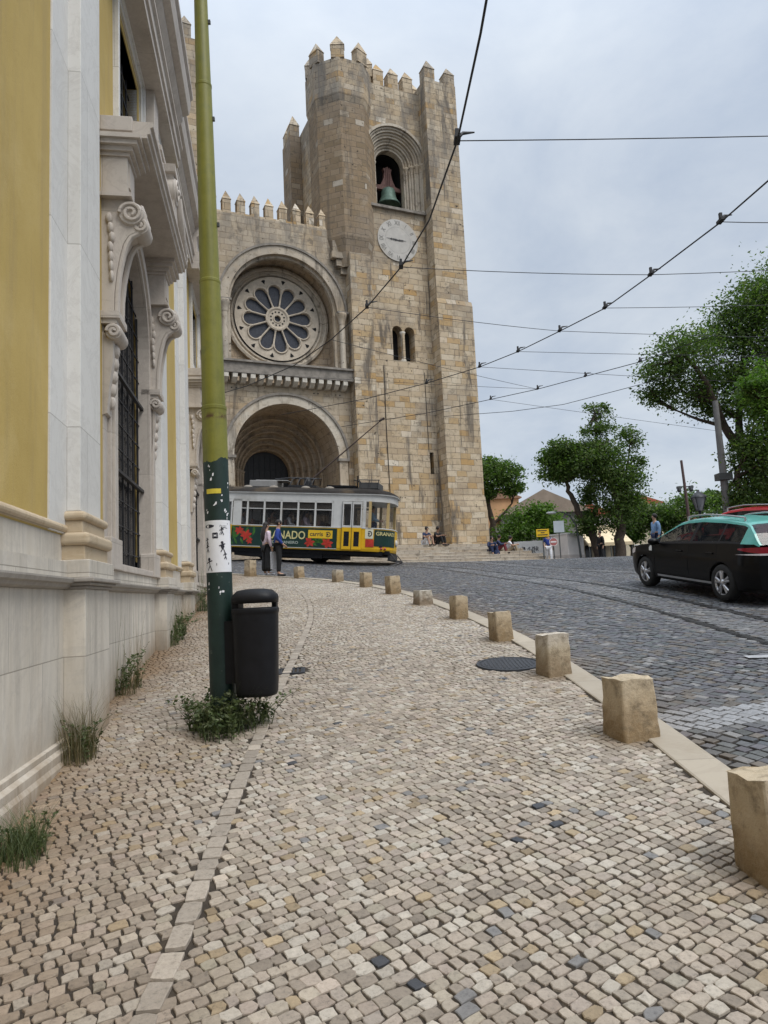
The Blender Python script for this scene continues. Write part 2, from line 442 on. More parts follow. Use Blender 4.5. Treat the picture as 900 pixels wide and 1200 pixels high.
MAT['poster'] = simple('paper', (.74,.74,.76), .8, .06, 6, .2)
MAT['ink'] = simple('black_ink', (.025,.025,.035), .8, .2, 6, 0)
MAT['bark'] = simple('tree_bark', (.075,.056,.042), .95, .4, 8, .8, .03)
MAT['leaf'] = leafmat('tree_leaves', [(0, (.045,.085,.018)), (.5, (.088,.148,.036)), (.85, (.13,.195,.05)), (1, (.19,.235,.08))])
MAT['leaf_dark'] = leafmat('dark_tree_leaves', [(0, (.04,.07,.018)), (.45, (.08,.13,.036)), (.85, (.125,.175,.05)), (1, (.19,.22,.085))])
MAT['leaf_bright'] = leafmat('bright_tree_leaves', [(0, (.06,.12,.02)), (.5, (.10,.18,.034)), (1, (.17,.24,.065))])
MAT['weed'] = leafmat('weed_leaves', [(0, (.045,.068,.024)), (.5, (.085,.11,.042)), (1, (.15,.165,.08))], .25)
MAT['drygrass'] = leafmat('dry_grass', [(0, (.07,.075,.032)), (.5, (.14,.12,.06)), (1, (.25,.19,.105))], .2)

# ------------------------------------------------------------------ world: overcast sky
def make_world():
    w = bpy.data.worlds.new('World'); scene.world = w; w.use_nodes = True
    nt = w.node_tree; N = nt.nodes; L = nt.links; N.clear()
    out = N.new('ShaderNodeOutputWorld'); bg = N.new('ShaderNodeBackground'); L.new(bg.outputs[0], out.inputs[0])
    sky = N.new('ShaderNodeTexSky'); sky.sky_type = 'NISHITA'; sky.sun_disc = False
    sky.sun_elevation = SUN_EL; sky.sun_rotation = SUN_ROT
    sky.air_density = 1.0; sky.dust_density = 2.0
    tc = N.new('ShaderNodeTexCoord'); sep = N.new('ShaderNodeSeparateXYZ'); L.new(tc.outputs['Generated'], sep.inputs[0])
    # project the direction on to a cloud ceiling
    mx = N.new('ShaderNodeMath'); mx.operation = 'MAXIMUM'; L.new(sep.outputs[2], mx.inputs[0]); mx.inputs[1].default_value = 0.0
    ad = N.new('ShaderNodeMath'); ad.operation = 'ADD'; L.new(mx.outputs[0], ad.inputs[0]); ad.inputs[1].default_value = .35
    dv = N.new('ShaderNodeVectorMath'); dv.operation = 'DIVIDE'; L.new(tc.outputs['Generated'], dv.inputs[0])
    cb = N.new('ShaderNodeCombineXYZ'); L.new(ad.outputs[0], cb.inputs[0]); L.new(ad.outputs[0], cb.inputs[1]); cb.inputs[2].default_value = 1
    L.new(cb.outputs[0], dv.inputs[1])
    n1 = N.new('ShaderNodeTexNoise'); L.new(dv.outputs[0], n1.inputs['Vector']); n1.inputs['Scale'].default_value = 2.6; n1.inputs['Detail'].default_value = 9; n1.inputs['Roughness'].default_value = .58; n1.inputs['Distortion'].default_value = .25
    cr = N.new('ShaderNodeValToRGB'); L.new(n1.outputs['Fac'], cr.inputs[0])
    e = cr.color_ramp.elements; e[0].position = .36; e[0].color = (4.75, 5.45, 6.5, 1); e[1].position = .66; e[1].color = (6.4, 6.95, 7.6, 1)
    # brighter towards the zenith, as an overcast sky is
    gr = N.new('ShaderNodeMath'); gr.operation = 'MULTIPLY_ADD'; pw = N.new('ShaderNodeMath'); pw.operation = 'POWER'; L.new(mx.outputs[0], pw.inputs[0]); pw.inputs[1].default_value = 6.0; L.new(pw.outputs[0], gr.inputs[0]); gr.inputs[1].default_value = ZEN; gr.inputs[2].default_value = HORIZ
    ml = N.new('ShaderNodeMix'); ml.data_type = 'RGBA'; ml.blend_type = 'MULTIPLY'; ml.inputs[0].default_value = 1
    L.new(cr.outputs[0], ml.inputs[6]); L.new(gr.outputs[0], ml.inputs[7])
    m2 = N.new('ShaderNodeMix'); m2.data_type = 'RGBA'; m2.inputs[0].default_value = .9
    L.new(sky.outputs[0], m2.inputs[6]); L.new(ml.outputs[2], m2.inputs[7])
    L.new(m2.outputs[2], bg.inputs[0]); bg.inputs[1].default_value = .1
SUN_EL, SUN_AZ = radians(54), radians(132)     # azimuth of the light, clockwise from +Y: behind the camera, to the right
SUN_ROT = SUN_AZ
ZEN, HORIZ = 3.4, .78
make_world()
sl = bpy.data.lights.new('sun', 'SUN'); sl.energy = 1.5; sl.angle = radians(30); sl.color = (1, .965, .91)
so = bpy.data.objects.new('sun', sl); COL.objects.link(so)
sd = Vector((sin(SUN_AZ)*cos(SUN_EL), cos(SUN_AZ)*cos(SUN_EL), sin(SUN_EL)))
so.rotation_euler = sd.to_track_quat('Z', 'Y').to_euler(); so.location = (0, 0, 60)
vs = scene.view_settings; vs.view_transform = 'Standard'; vs.look = 'None'; vs.exposure = 0.45; vs.gamma = 1.0; vs.use_curve_mapping = False
# ================================================================== GROUND, PAVEMENT, ROAD
KERB = [(2.02,-8),(2.02,-2),(2.02,4.4),(1.97,6.8),(1.80,9.4),(1.40,12),(.86,14.4),(.18,16.8),(-.62,19),(-1.55,20.8),(-2.5,21.9),(-3.5,22.6),(-5.2,23.3),(-8,24.0),(-16,25)]
def resample(P, n):
    P = np.array(P, float)
    # Catmull-Rom through the points, then equal arc lengths
    Q = np.vstack([2*P[0]-P[1], P, 2*P[-1]-P[-2]]); out = []
    for i in range(1, len(Q)-2):
        for t in np.linspace(0, 1, 12, endpoint=False):
            a, b, c, d = Q[i-1], Q[i], Q[i+1], Q[i+2]
            out.append(.5*((2*b)+(c-a)*t+(2*a-5*b+4*c-d)*t*t+(3*b-a-3*c+d)*t**3))
    out.append(P[-1]); out = np.array(out)
    L = np.r_[0, np.cumsum(np.hypot(*(out[1:, :2]-out[:-1, :2]).T))]
    s = np.linspace(0, L[-1], n)
    return np.stack([np.interp(s, L, out[:, k]) for k in range(out.shape[1])], 1)
KC = resample(KERB, 160)
def wallx(Y): return (-1.5-.165*Y)/.986
def kerb_side(X, Y):                        # signed distance to the kerb line, + on the road
    X = np.atleast_1d(np.asarray(X, float)); Y = np.atleast_1d(np.asarray(Y, float))
    best = np.full(X.shape, 1e9); sg = np.ones(X.shape)
    for a, b in zip(KC[:-1], KC[1:]):
        d = b-a; l2 = d@d
        t = np.clip(((X-a[0])*d[0]+(Y-a[1])*d[1])/l2, 0, 1)
        dx, dy = X-a[0]-t*d[0], Y-a[1]-t*d[1]
        dd = np.hypot(dx, dy); c = d[0]*dy-d[1]*dx
        m = dd < best; best = np.where(m, dd, best); sg = np.where(m, np.where(c > 0, -1, 1), sg)
    return best*sg
def GR(X, Y, ks=None):                      # road surface
    ks = kerb_side(X, Y) if ks is None else ks
    return G(X, Y) - .09*np.exp(-np.maximum(ks, 0)/.9)
def gr(X, Y): return float(GR(X, Y)[0])
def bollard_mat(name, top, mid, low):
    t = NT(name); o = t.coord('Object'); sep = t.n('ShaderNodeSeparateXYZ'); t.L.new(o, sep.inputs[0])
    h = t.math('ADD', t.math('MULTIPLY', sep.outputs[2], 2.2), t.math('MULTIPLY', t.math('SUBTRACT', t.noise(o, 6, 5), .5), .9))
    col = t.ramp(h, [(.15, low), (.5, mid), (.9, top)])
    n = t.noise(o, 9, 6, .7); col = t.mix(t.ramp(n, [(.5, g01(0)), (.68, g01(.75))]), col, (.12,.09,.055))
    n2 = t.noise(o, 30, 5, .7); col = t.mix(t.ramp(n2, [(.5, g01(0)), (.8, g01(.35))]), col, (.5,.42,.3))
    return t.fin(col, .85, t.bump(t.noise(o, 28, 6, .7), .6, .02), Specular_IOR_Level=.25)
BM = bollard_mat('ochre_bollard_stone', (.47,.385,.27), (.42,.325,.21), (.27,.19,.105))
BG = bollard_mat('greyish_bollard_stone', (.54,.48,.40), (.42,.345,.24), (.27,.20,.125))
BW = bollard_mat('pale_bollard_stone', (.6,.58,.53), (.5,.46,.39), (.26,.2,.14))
bl = [ # x, y, width, height, yaw, material, label
 (1.64,3.24,.29,.42,10,BM,'large mossy stone bollard at the right edge, nearest of the row'),
 (1.67,5.22,.295,.405,16,BM,'clean ochre block bollard, second nearest, beside the pale strip across the road'),
 (1.61,7.26,.275,.395,20,BG,'stone bollard with dark mossy face beside the manhole cover'),
 (1.43,9.35,.25,.36,22,BM,'brown stained stone bollard just beyond the one by the manhole'),
 (1.11,11.48,.245,.35,24,BM,'rounded ochre bollard standing before the short whitish one'),
 (.65,13.51,.30,.25,26,BW,'short whitish bollard, lowest of the row along the kerb'),
 (.12,15.68,.28,.38,30,BM,'square brown bollard just past the short whitish one, to its left'),
 (-.53,17.81,.26,.35,34,BM,'stone bollard below the front end of the tram, left of the square brown one'),
 (-1.37,19.98,.26,.33,38,BG,'stone bollard with pale top below the tram door'),
 (-2.66,21.85,.26,.34,45,BM,'small far bollard just right of the man in the blue shirt'),
 (-4.28,22.55,.3,.5,55,BM,'tall far stone post half hidden behind the woman in pink'),
]
# --- one sheet to the horizon
xs = np.r_[-600, -200, -80, -40, np.arange(-24, 40.1, .5), 60, 120, 250, 600]
ys = np.r_[-300, -60, -20, np.arange(-9, 60.1, .5), 80, 140, 300, 800]
gx, gy = np.meshgrid(xs, ys)
gz = GR(gx.ravel(), np.clip(gy.ravel(), -9, 500)) - .02
mb = MB(); nx, ny = len(xs), len(ys)
mb.add(list(zip(gx.ravel().tolist(), gy.ravel().tolist(), gz.tolist())), [(j*nx+i, j*nx+i+1, (j+1)*nx+i+1, (j+1)*nx+i) for j in range(ny-1) for i in range(nx-1)], 0, True)
tag(mb.build('ground', MAT['roadjoint']), kind='structure')
# --- bed of the pavement
n = 90
Kp = resample(KERB, n)
Wp = []
for i in range(n):
    u = i/(n-1)
    Y = -8+u*33
    Wp.append((wallx(Y)-.4 if Y < 17 else wallx(17)-.4-(Y-17)*1.5, Y))
mb = MB(); vs_ = []; m_ = 24
for i in range(n):
    for j in range(m_+1):
        t = j/m_
        X = Wp[i][0]*(1-t)+(Kp[i][0]-.1)*t; Y = Wp[i][1]*(1-t)+Kp[i][1]*t
        vs_.append((X, Y, g(X, Y)-.009))
mb.add(vs_, [(i*(m_+1)+j, i*(m_+1)+j+1, (i+1)*(m_+1)+j+1, (i+1)*(m_+1)+j) for i in range(n-1) for j in range(m_)], 0, True)
tag(mb.build('pavement_bed', MAT['joint']), kind='structure')

def stones(name, cx, cy, e1, e2, zf, tones, mat, npt=8, inset=.10, depth=.02, jit=.12, zj=.0018, kind='structure'):
    """cx,cy centres; e1,e2 half-axes (n,2); polygonal stones with a worn rounded top"""
    k = len(cx)
    ang = np.array([-.75,-.5,-.25,0,.25,.5,.75,1.0])*pi if npt == 8 else np.array([-.75,-.25,.25,.75])*pi
    u = np.sign(np.round(np.cos(ang), 3)); v = np.sign(np.round(np.sin(ang), 3))
    uu = u[None, :] + rng.normal(0, jit, (k, npt)); vv = v[None, :] + rng.normal(0, jit, (k, npt))
    cor = (np.abs(u) + np.abs(v)) > 1.5
    shrink = np.where(cor, .90, .985)[None, :]
    uu *= shrink; vv *= shrink
    def lay(sc, dz):
        X = cx[:, None] + (uu*e1[:, 0:1] + vv*e2[:, 0:1])*sc
        Y = cy[:, None] + (uu*e1[:, 1:2] + vv*e2[:, 1:2])*sc
        return X, Y, dz
    base = zf(cx, cy); tl = rng.normal(0, .014, (k, 2)); hz = np.clip(rng.normal(0, zj, k), -zj, zj)
    L = []
    for sc, dz in ((1.0, -depth), (.99, -.0028), (1-inset, 0.0)):
        X, Y, d = lay(sc, dz)
        # follow the local slope of the street
        e = .05
        sx = (zf(cx+e, cy)-base)/e; sy = (zf(cx, cy+e)-base)/e
        Z = base[:, None] + (X-cx[:, None])*(sx+tl[:, 0])[:, None] + (Y-cy[:, None])*(sy+tl[:, 1])[:, None] + hz[:, None] + d
        L.append(np.stack([X, Y, Z], 2))
    V = np.concatenate(L, 1)                           # k, 3*npt, 3
    nv = 3*npt
    o = (np.arange(k)*nv)[:, None]
    q = []
    for r in range(2):
        for j in range(npt):
            j2 = (j+1) % npt
            q.append([r*npt+j, r*npt+j2, (r+1)*npt+j2, (r+1)*npt+j])
    q = np.array(q)
    Q = (o[:, :, None] + q[None]).reshape(-1)           # quads
    T = (o + np.arange(2*npt, 3*npt)[None]).reshape(-1)
    me = bpy.data.meshes.new(name)
    nq, ntp = k*len(q), k
    me.vertices.add(k*nv); me.vertices.foreach_set('co', V.reshape(-1))
    me.loops.add(nq*4+ntp*npt); me.loops.foreach_set('vertex_index', np.r_[Q, T].astype(np.int32))
    me.polygons.add(nq+ntp)
    me.polygons.foreach_set('loop_start', np.r_[np.arange(nq)*4, nq*4+np.arange(ntp)*npt].astype(np.int32))
    me.update(calc_edges=True)
    a = me.attributes.new('tone', 'FLOAT_COLOR', 'POINT')
    C = np.concatenate([tones, np.ones((k, 1))], 1)
    a.data.foreach_set('color', np.repeat(C, nv, axis=0).astype(np.float32).ravel())
    me.polygons.foreach_set('use_smooth', np.zeros(nq+ntp, bool))
    me.materials.append(mat); me.validate(); me.update()
    o_ = bpy.data.objects.new(name, me); COL.objects.link(o_)
    if kind: o_['kind'] = kind
    return o_
def lattice(x0, x1, y0, y1, th, h, w, wob=.25):
    """rows of stones along direction th; row height h, stone length about w"""
    d = hypot(x1-x0, y1-y0)/2+1; cxm, cym = (x0+x1)/2, (y0+y1)/2
    rows = []
    v = -d
    while v < d:
        hh = h*rng.uniform(.85, 1.15); u = -d + rng.uniform(0, w); 
        L = rng.uniform(.72, 1.32, int(2*d/w)+8)*w
        us = u+np.cumsum(L)-L/2
        m = us < d
        rows.append(np.stack([us[m], np.full(m.sum(), v+hh/2), L[m]/2, np.full(m.sum(), hh/2)], 1)); v += hh
    A = np.concatenate(rows)
    # let rows wander
    def wv(u, v, s, p): return np.sin(u*.9+p)*np.cos(v*.7+1.3*p)+.5*np.sin(u*2.3-v*1.7+2*p)+.3*np.sin(v*3.9+u*1.1+p)
    U, Vv = A[:, 0], A[:, 1]
    dU = wob*.22*wv(U, Vv, 0, .4); dV = wob*.3*wv(U*.8, Vv*.8, 0, 2.1)
    e = .05
    dVu = wob*.3*(wv((U+e)*.8, Vv*.8, 0, 2.1)-wv(U*.8, Vv*.8, 0, 2.1))/e
    a = th+dVu+rng.normal(0, .055, len(A))
    U2, V2 = U+dU, Vv+dV
    X = cxm+U2*cos(th)-V2*sin(th); Y = cym+U2*sin(th)+V2*cos(th)
    e1 = np.stack([np.cos(a), np.sin(a)], 1)*(A[:, 2:3]-.002); e2 = np.stack([-np.sin(a), np.cos(a)], 1)*(A[:, 3:4]-.002)
    return X, Y, e1, e2
def smooth_noise(X, Y, s, seed):
    r = np.random.default_rng(seed); o = np.zeros_like(X)
    for i in range(9):
        k = r.normal(0, 1/s, 2); o += np.sin(X*k[0]+Y*k[1]+r.uniform(0, 6.28))
    return o/9*2
# line of bigger stones that runs through the pavement
BAND = resample([(-.95,-4),(-.92,.5),(-.86,2.4),(-.98,4.6),(-1.12,7.4),(-1.2,9.6),(-1.35,12.5),(-1.75,15.5),(-2.4,18.5)], 160)
def band_dist(X, Y):
    best = np.full(X.shape, 9.0)
    for a, b in zip(BAND[:-1:2], BAND[2::2]):
        d = b-a; t = np.clip(((X-a[0])*d[0]+(Y-a[1])*d[1])/(d@d), 0, 1)
        best = np.minimum(best, np.hypot(X-a[0]-t*d[0], Y-a[1]-t*d[1]))
    return best
HOLES = [(1.27, 7.86, .34), (-1.10, 8.02, .17), (-1.38, 5.98, .13)]
def pale_tones(X, Y):
    k = len(X); r = rng.uniform(0, 1, k)
    base = np.array([.39, .335, .272])[None]*(1+rng.normal(0, .10, (k, 1)))+rng.normal(0, .004, (k, 3))
    warm = r > .955; base[warm] = np.array([.34, .265, .17])*(1+rng.normal(0, .14, (warm.sum(), 1)))
    brn = (r > .70) & (r <= .955); base[brn] = np.array([.30, .255, .205])*(1+rng.normal(0, .12, (brn.sum(), 1)))
    wht = r < .14; base[wht] = np.array([.46, .415, .35])*(1+rng.normal(0, .06, (wht.sum(), 1)))
    dk = rng.uniform(0, 1, k) > .998; base[dk] = np.array([.055, .06, .07])
    gy_ = rng.uniform(0, 1, k) > .985; base[gy_] = np.array([.21, .205, .20])
    # soil washed along the foot of the wall and worn lanes
    dw = X-wallx(Y)
    s = np.exp(-np.maximum(dw, 0)/.6)*np.clip(.75+.5*smooth_noise(X, Y, .5, 3), 0, 1)
    s = np.clip(s*1.2, 0, .85)[:, None]
    base = base*(1-s)+np.array([.21, .13, .065])*s*(1+rng.normal(0, .12, (k, 1)))
    d = np.clip(.5+.9*smooth_noise(X, Y, 1.3, 5), 0, 1)[:, None]
    base = base*(1-.32*d)+base*np.array([.66, .6, .54])*.32*d
    for b_ in bl:      # soil collected round the foot of each bollard
        q = np.hypot(X-b_[0], Y-b_[1]); f_ = np.clip(1.25-q/.30, 0, .7)[:, None]*(q < .4)[:, None]
        base = base*(1-f_)+np.array([.19, .135, .08])*f_
    return np.clip(base, .01, .8)
X, Y, e1, e2 = lattice(-9, 3, -3, 25, radians(33), .057, .064, .15)
ks = kerb_side(X, Y); dw = X-np.where(Y < 17.2, wallx(Y)-.06, -30)
keep = (ks < -.285) & (dw > 0) & (band_dist(X, Y) > .044) & (Y > -2.5) & (Y < 24) & (X > -9)
for hx, hy, hr in HOLES: keep &= np.hypot(X-hx, Y-hy) > hr+.045
X, Y, e1, e2 = X[keep], Y[keep], e1[keep], e2[keep]
pt_ = pale_tones(X, Y); nr_ = Y < 7.5
stones('pavement', X[nr_], Y[nr_], e1[nr_], e2[nr_], G, pt_[nr_], MAT['sett_pale'], 8)
stones('pavement', X[~nr_], Y[~nr_], e1[~nr_], e2[~nr_], G, pt_[~nr_], MAT['sett_pale'], 4)
# the band
pts = []; s = 0
seg = np.hypot(*(BAND[1:]-BAND[:-1]).T); cum = np.r_[0, np.cumsum(seg)]
while s < cum[-1]-.2:
    l = rng.uniform(.10, .19)
    for off in (0,):
        m = s+l/2; x = np.interp(m, cum, BAND[:, 0]); y = np.interp(m, cum, BAND[:, 1])
        x2 = np.interp(m+.05, cum, BAND[:, 0]); y2 = np.interp(m+.05, cum, BAND[:, 1]); t = np.array([x2-x, y2-y]); t /= np.hypot(*t)
        pts.append((x, y, t[0]*(l/2-.004), t[1]*(l/2-.004), -t[1]*.047, t[0]*.047))
    s += l
pts = np.array(pts)
tn = np.array([.345,.295,.24])[None]*(1+rng.normal(0, .13, (len(pts), 1)))
stones('pavement_drain_line', pts[:, 0], pts[:, 1], pts[:, 2:4], pts[:, 4:6], lambda x, y: G(x, y)+.006, np.clip(tn, 0, 1), MAT['sett_pale'], 8, .1, .02, .05)
# --- road setts
TRK1 = resample([(5.6,-6),(5.1,2),(4.85,6),(4.75,9),(4.55,12.5),(4.1,15.6),(3.55,18.6),(3.1,22),(2.6,25),(1.7,27.4),(.2,28.8),(-2,29.27),(-5.5,29.87),(-10,30.6),(-20,32)], 260)
TRK2 = resample([(8.9,-6),(8.4,2),(8.1,6),(7.9,10),(7.5,14),(6.9,18),(5.9,22.5),(5.1,26.5),(3.9,29.4),(1.8,31.4),(-1,32.4),(-5,33.2),(-10,34),(-20,35.5)], 260)
def line_dist(P, X, Y):
    best = np.full(X.shape, 99.0)
    for a, b in zip(P[:-1:3], P[3::3]):
        d = b-a; t = np.clip(((X-a[0])*d[0]+(Y-a[1])*d[1])/(d@d+1e-9), 0, 1)
        best = np.minimum(best, np.hypot(X-a[0]-t*d[0], Y-a[1]-t*d[1]))
    return best
def dark_tones(X, Y, ks):
    k = len(X)
    base = np.array([.098, .099, .105])[None]*(1+rng.normal(0, .14, (k, 1)))+rng.normal(0, .003, (k, 3))
    r = rng.uniform(0, 1, k)
    m = r > .9; base[m] = np.array([.19, .185, .18])*(1+rng.normal(0, .12, (m.sum(), 1)))
    m = r < .12; base[m] = np.array([.12, .105, .09])*(1+rng.normal(0, .12, (m.sum(), 1)))
    # paler granite setts laid between and beside the rails
    d1 = line_dist(TRK1, X, Y); d2 = line_dist(TRK2, X, Y)
    a = np.clip(1.25-np.minimum(d1, d2)/.75, 0, 1)*np.clip(.6+.5*smooth_noise(X, Y, .8, 21), 0, 1)
    base = base*(1-.5*a[:, None])+np.array([.21, .205, .20])*.5*a[:, None]
    # smoother grey crossing strip and other repaired patches
    st = ((np.abs(Y-5.78+.03*(X-2)) < .25) & (X > 2.1)).astype(float)*.95
    base = base*(1-st[:, None])+np.array([.27, .272, .278])*st[:, None]*(1+rng.normal(0, .08, (k, 1)))
    # silt in the gutter
    s = np.clip(np.exp(-ks/.28)*(.7+.5*smooth_noise(X, Y, .5, 8)), 0, .75)[:, None]
    base = base*(1-s)+np.array([.22, .15, .08])*s
    return np.clip(base, .008, .7)
X, Y, e1, e2 = lattice(-14, 22, -1, 37, radians(-62), .085, .11, .2)
ks = kerb_side(X, Y)
keep = (ks > .1) & (Y > 1) & (Y < 35.5) & (X < .9*Y+5) & (X > -9.5)
r1 = line_dist(TRK1, X, Y); r2 = line_dist(TRK2, X, Y)
keep &= (np.abs(r1-.45) > .085) & (np.abs(r2-.45) > .085)
X, Y, e1, e2, ks = X[keep], Y[keep], e1[keep], e2[keep], ks[keep]
RF = lambda x, y: GR(x, y)
stones('road', X, Y, e1, e2, RF, dark_tones(X, Y, ks), MAT['sett_dark'], 4, .16, .03, .1, .004)
# white stop mark at the right
for px, py, w in ((889,769,.26),):
    P = ground(px, py, -.0)
    mb = MB(); z = lambda x, y: gr(x, y)+.008
    q = [(P[0]-w/2, P[1]-.05), (P[0]+w/2, P[1]-.09), (P[0]+w/2, P[1]+.04), (P[0]-w/2, P[1]+.07)]
    mb.prism([(a, b, z(a, b)) for a, b in q], (0, 0, .004))
    tag(mb.build('road_marking', simple('worn_road_paint', (.33,.33,.335), .7, .25, 20, .3)), kind='structure')
# kerb
mb = MB()
KN = resample(KERB, 420)
tan_ = np.gradient(KN, axis=0); tan_ /= np.hypot(*tan_.T)[:, None]; nrm = np.stack([tan_[:, 1], -tan_[:, 0]], 1)   # towards the road
prof = [(-.27, -.1), (-.27, .006), (-.26, .012), (-.02, .012), (0.0, .002), (.012, -.16)]
vs_ = []
for P, nn in zip(KN, nrm):
    for o, h in prof:
        x, y = P+nn*o; vs_.append((x, y, g(P[0], P[1])+h))
k = len(prof)
mb.add(vs_, [(i*k+j, i*k+j+1, (i+1)*k+j+1, (i+1)*k+j) for i in range(len(KN)-1) for j in range(k-1)], 0)
ko = mb.build('kerb', MAT['kerb'], uv=False); tag(ko, kind='structure')
lay = ko.data.uv_layers.new(name='uv'); cum = np.r_[0, np.cumsum(np.hypot(*(KN[1:]-KN[:-1]).T))]
vi = np.empty(len(ko.data.loops), int); ko.data.loops.foreach_get('vertex_index', vi)
lay.data.foreach_set('uv', np.stack([cum[vi//k], (vi % k)*.1], 1).ravel())
# rails
def rails(P, label, grp='grooved tram tracks set in the road'):
    t = thing('tram_track', label, 'tram track', (P[0][0], P[0][1], 0), group=grp)
    T = np.gradient(P, axis=0); T /= np.hypot(*T.T)[:, None]; Nn = np.stack([-T[:, 1], T[:, 0]], 1)
    for sd_ in (-.45, .45):
        mb = MB()
        for (o0, o1, h) in ((-.035, .012, .006), (.012, .045, -.03), (.045, .06, .004)):
            vs_ = []
            for p, nn in zip(P, Nn):
                for o in (o0, o1):
                    x, y = p+nn*(sd_+o); vs_.append((x-P[0][0], y-P[0][1], gr(x, y)+h))
            mb.add(vs_, [(2*i, 2*i+1, 2*i+3, 2*i+2) for i in range(len(P)-1)], 0)
        mb.build('rail', MAT['rail'], t)
rails(TRK1[::2], 'grooved tram track nearest the stone bollards, passing under the black car')
rails(TRK2[::2], 'grooved tram track on the far side of the road, close to the church steps')
# manhole and drain grate
P = (1.27, 7.86)
sl_ = Matrix.Translation((P[0], P[1], g(*P))) @ Matrix.Rotation(math.atan(.1), 4, 'X')
mb = MB(T=sl_); mb.lathe([(0, .004), (.30, .004), (.305, -.002), (.315, -.002), (.318, .006), (.35, .006), (.355, -.02)], n=48, smooth=False)
for i in range(-6, 7):
    w = sqrt(max(0, .27**2-(i*.042)**2))
    mb.box(i*.042-.009, i*.042+.009, -w, w, .0045, .008)
tag(mb.build('manhole_cover', MAT['castiron']), 'round dark iron manhole cover set in pale cobbles near the bollards', 'manhole cover')
P = (-1.10, 8.02)
mb = MB(T=Matrix.Translation((P[0], P[1], g(*P))) @ Matrix.Rotation(math.atan(.1), 4, 'X') @ Matrix.Rotation(.1, 4, 'Z'))
for a in (-1, 1):
    mb.box(-.15, .15, .13*a-.012, .13*a+.012, -.02, .006); mb.box(.138*a-.012, .138*a+.012, -.118, .118, -.02, .006)
for i in range(6): mb.box(-.12+i*.045, -.10+i*.045, -.118, .118, -.02, .003)
tag(mb.build('drain_grate', MAT['castiron']), 'small square iron drain grate in the cobbles right of the litter bin', 'drain')
# --- stone bollards
def bollard_mesh(seed, w, d, h):
    r = random.Random(seed); mb = MB()
    n = 7; vs_ = []
    for i in range(n+1):
        t = i/n; s = 1-.09*t
        z = -.1+(h+.1)*t
        for a, b in ((-1,-1),(-.35,-1.02),(.35,-1.02),(1,-1),(1.02,-.3),(1.02,.3),(1,1),(.3,1.02),(-.3,1.02),(-1,1),(-1.02,.3),(-1.02,-.3)):
            vs_.append((a*w/2*s+r.uniform(-.006,.006), b*d/2*s+r.uniform(-.006,.006), z+(r.uniform(-.012,.012) if i == n else 0)))
    m = 12
    mb.add(vs_, [(i*m+j, i*m+(j+1) % m, (i+1)*m+(j+1) % m, (i+1)*m+j) for i in range(n) for j in range(m)], 0, False)
    mb.add(vs_[-m:], [tuple(range(m))], 0)
    return mb
for i, (x, y, w, h, yaw, m, lab) in enumerate(bl):
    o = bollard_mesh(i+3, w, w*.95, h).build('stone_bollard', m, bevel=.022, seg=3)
    o.location = (x, y, g(x, y)); o.rotation_euler = (0.02*((i*7) % 3-1), .02*((i*5) % 3-1), radians(yaw))
    tag(o, lab, 'bollard', 'stone bollards along the kerb')
# ================================================================== CATHEDRAL
_tx = {}
def text_geo(s, size=1.0, align='CENTER', bold=.0, ext=0.0):
    cu = bpy.data.curves.new('lettering', 'FONT'); cu.body = s; cu.size = size; cu.align_x = align; cu.align_y = 'CENTER'
    cu.offset = bold; cu.extrude = ext; cu.resolution_u = 3
    o = bpy.data.objects.new('lettering', cu); COL.objects.link(o)
    dg = bpy.context.evaluated_depsgraph_get(); dg.update()
    me = bpy.data.meshes.new_from_object(o.evaluated_get(dg))
    vs_ = [tuple(v.co) for v in me.vertices]; fs = [tuple(p.vertices) for p in me.polygons]
    bpy.data.objects.remove(o); bpy.data.curves.remove(cu); bpy.data.meshes.remove(me)
    return vs_, fs
CO = at(570, 640, 42)
ZC = 2.6
cath = thing('cathedral', 'old crenellated limestone cathedral with bell tower, clock and big rose window', 'cathedral', (CO[0], CO[1], ZC), radians(24))
def CB(): return MB(ZC)
def cw(x, y, z):          # cathedral local to world
    a = radians(24); return (CO[0]+x*cos(a)-y*sin(a), CO[1]+x*sin(a)+y*cos(a), z)

def merlon(mb, x0, x1, y0, y1, z0, zb, zt):
    mb.box(x0, x1, y0, y1, z0, zb)
    cx, cy = (x0+x1)/2, (y0+y1)/2
    mb.add([(x0-.03,y0-.03,zb),(x1+.03,y0-.03,zb),(x1+.03,y1+.03,zb),(x0-.03,y1+.03,zb),(cx,cy,zt)], [(0,1,4),(1,2,4),(2,3,4),(3,0,4),(0,3,2,1)])
# ---- bell tower body
tw = CB()
X0, X1, YW, TOP = -6.4, -2.32, 1.0, 32.7
def wallband(x0, x1, z0, z1, y=YW): tw.add([(x0,y,z0),(x1,y,z0),(x1,y,z1),(x0,y,z1)], [(0,1,2,3)])
wallband(X0, X1, 2.0, 8.45)
wallband(X0, -2.88, 8.45, 9.75); wallband(-2.62, X1, 8.45, 9.75)
for a, b in (((-2.88,1.0),(-2.88,1.7)),((-2.62,1.7),(-2.62,1.0))): tw.add([(a[0],a[1],8.45),(b[0],b[1],8.45),(b[0],b[1],9.75),(a[0],a[1],9.75)], [(0,1,2,3)])
tw.box(-2.88, -2.62, 1.5, 1.7, 8.45, 9.75, 1)
wallband(X0, X1, 9.75, 15.2)
tw.archwall(X0, -4.2, 15.2, 18.0, YW, -4.60, .33, 17.0, 15.2); tw.archwall(-4.2, X1, 15.2, 18.0, YW, -3.80, .33, 17.0, 15.2)
for c in (-4.60, -3.80):
    tw.archreveal(c, .33, 17.0, 15.2, YW, 1.75, 0, floor=True); tw.archdisc(c, 17.0, .34, 15.2, 1.74, 1)
wallband(X0, X1, 18.0, 24.7)
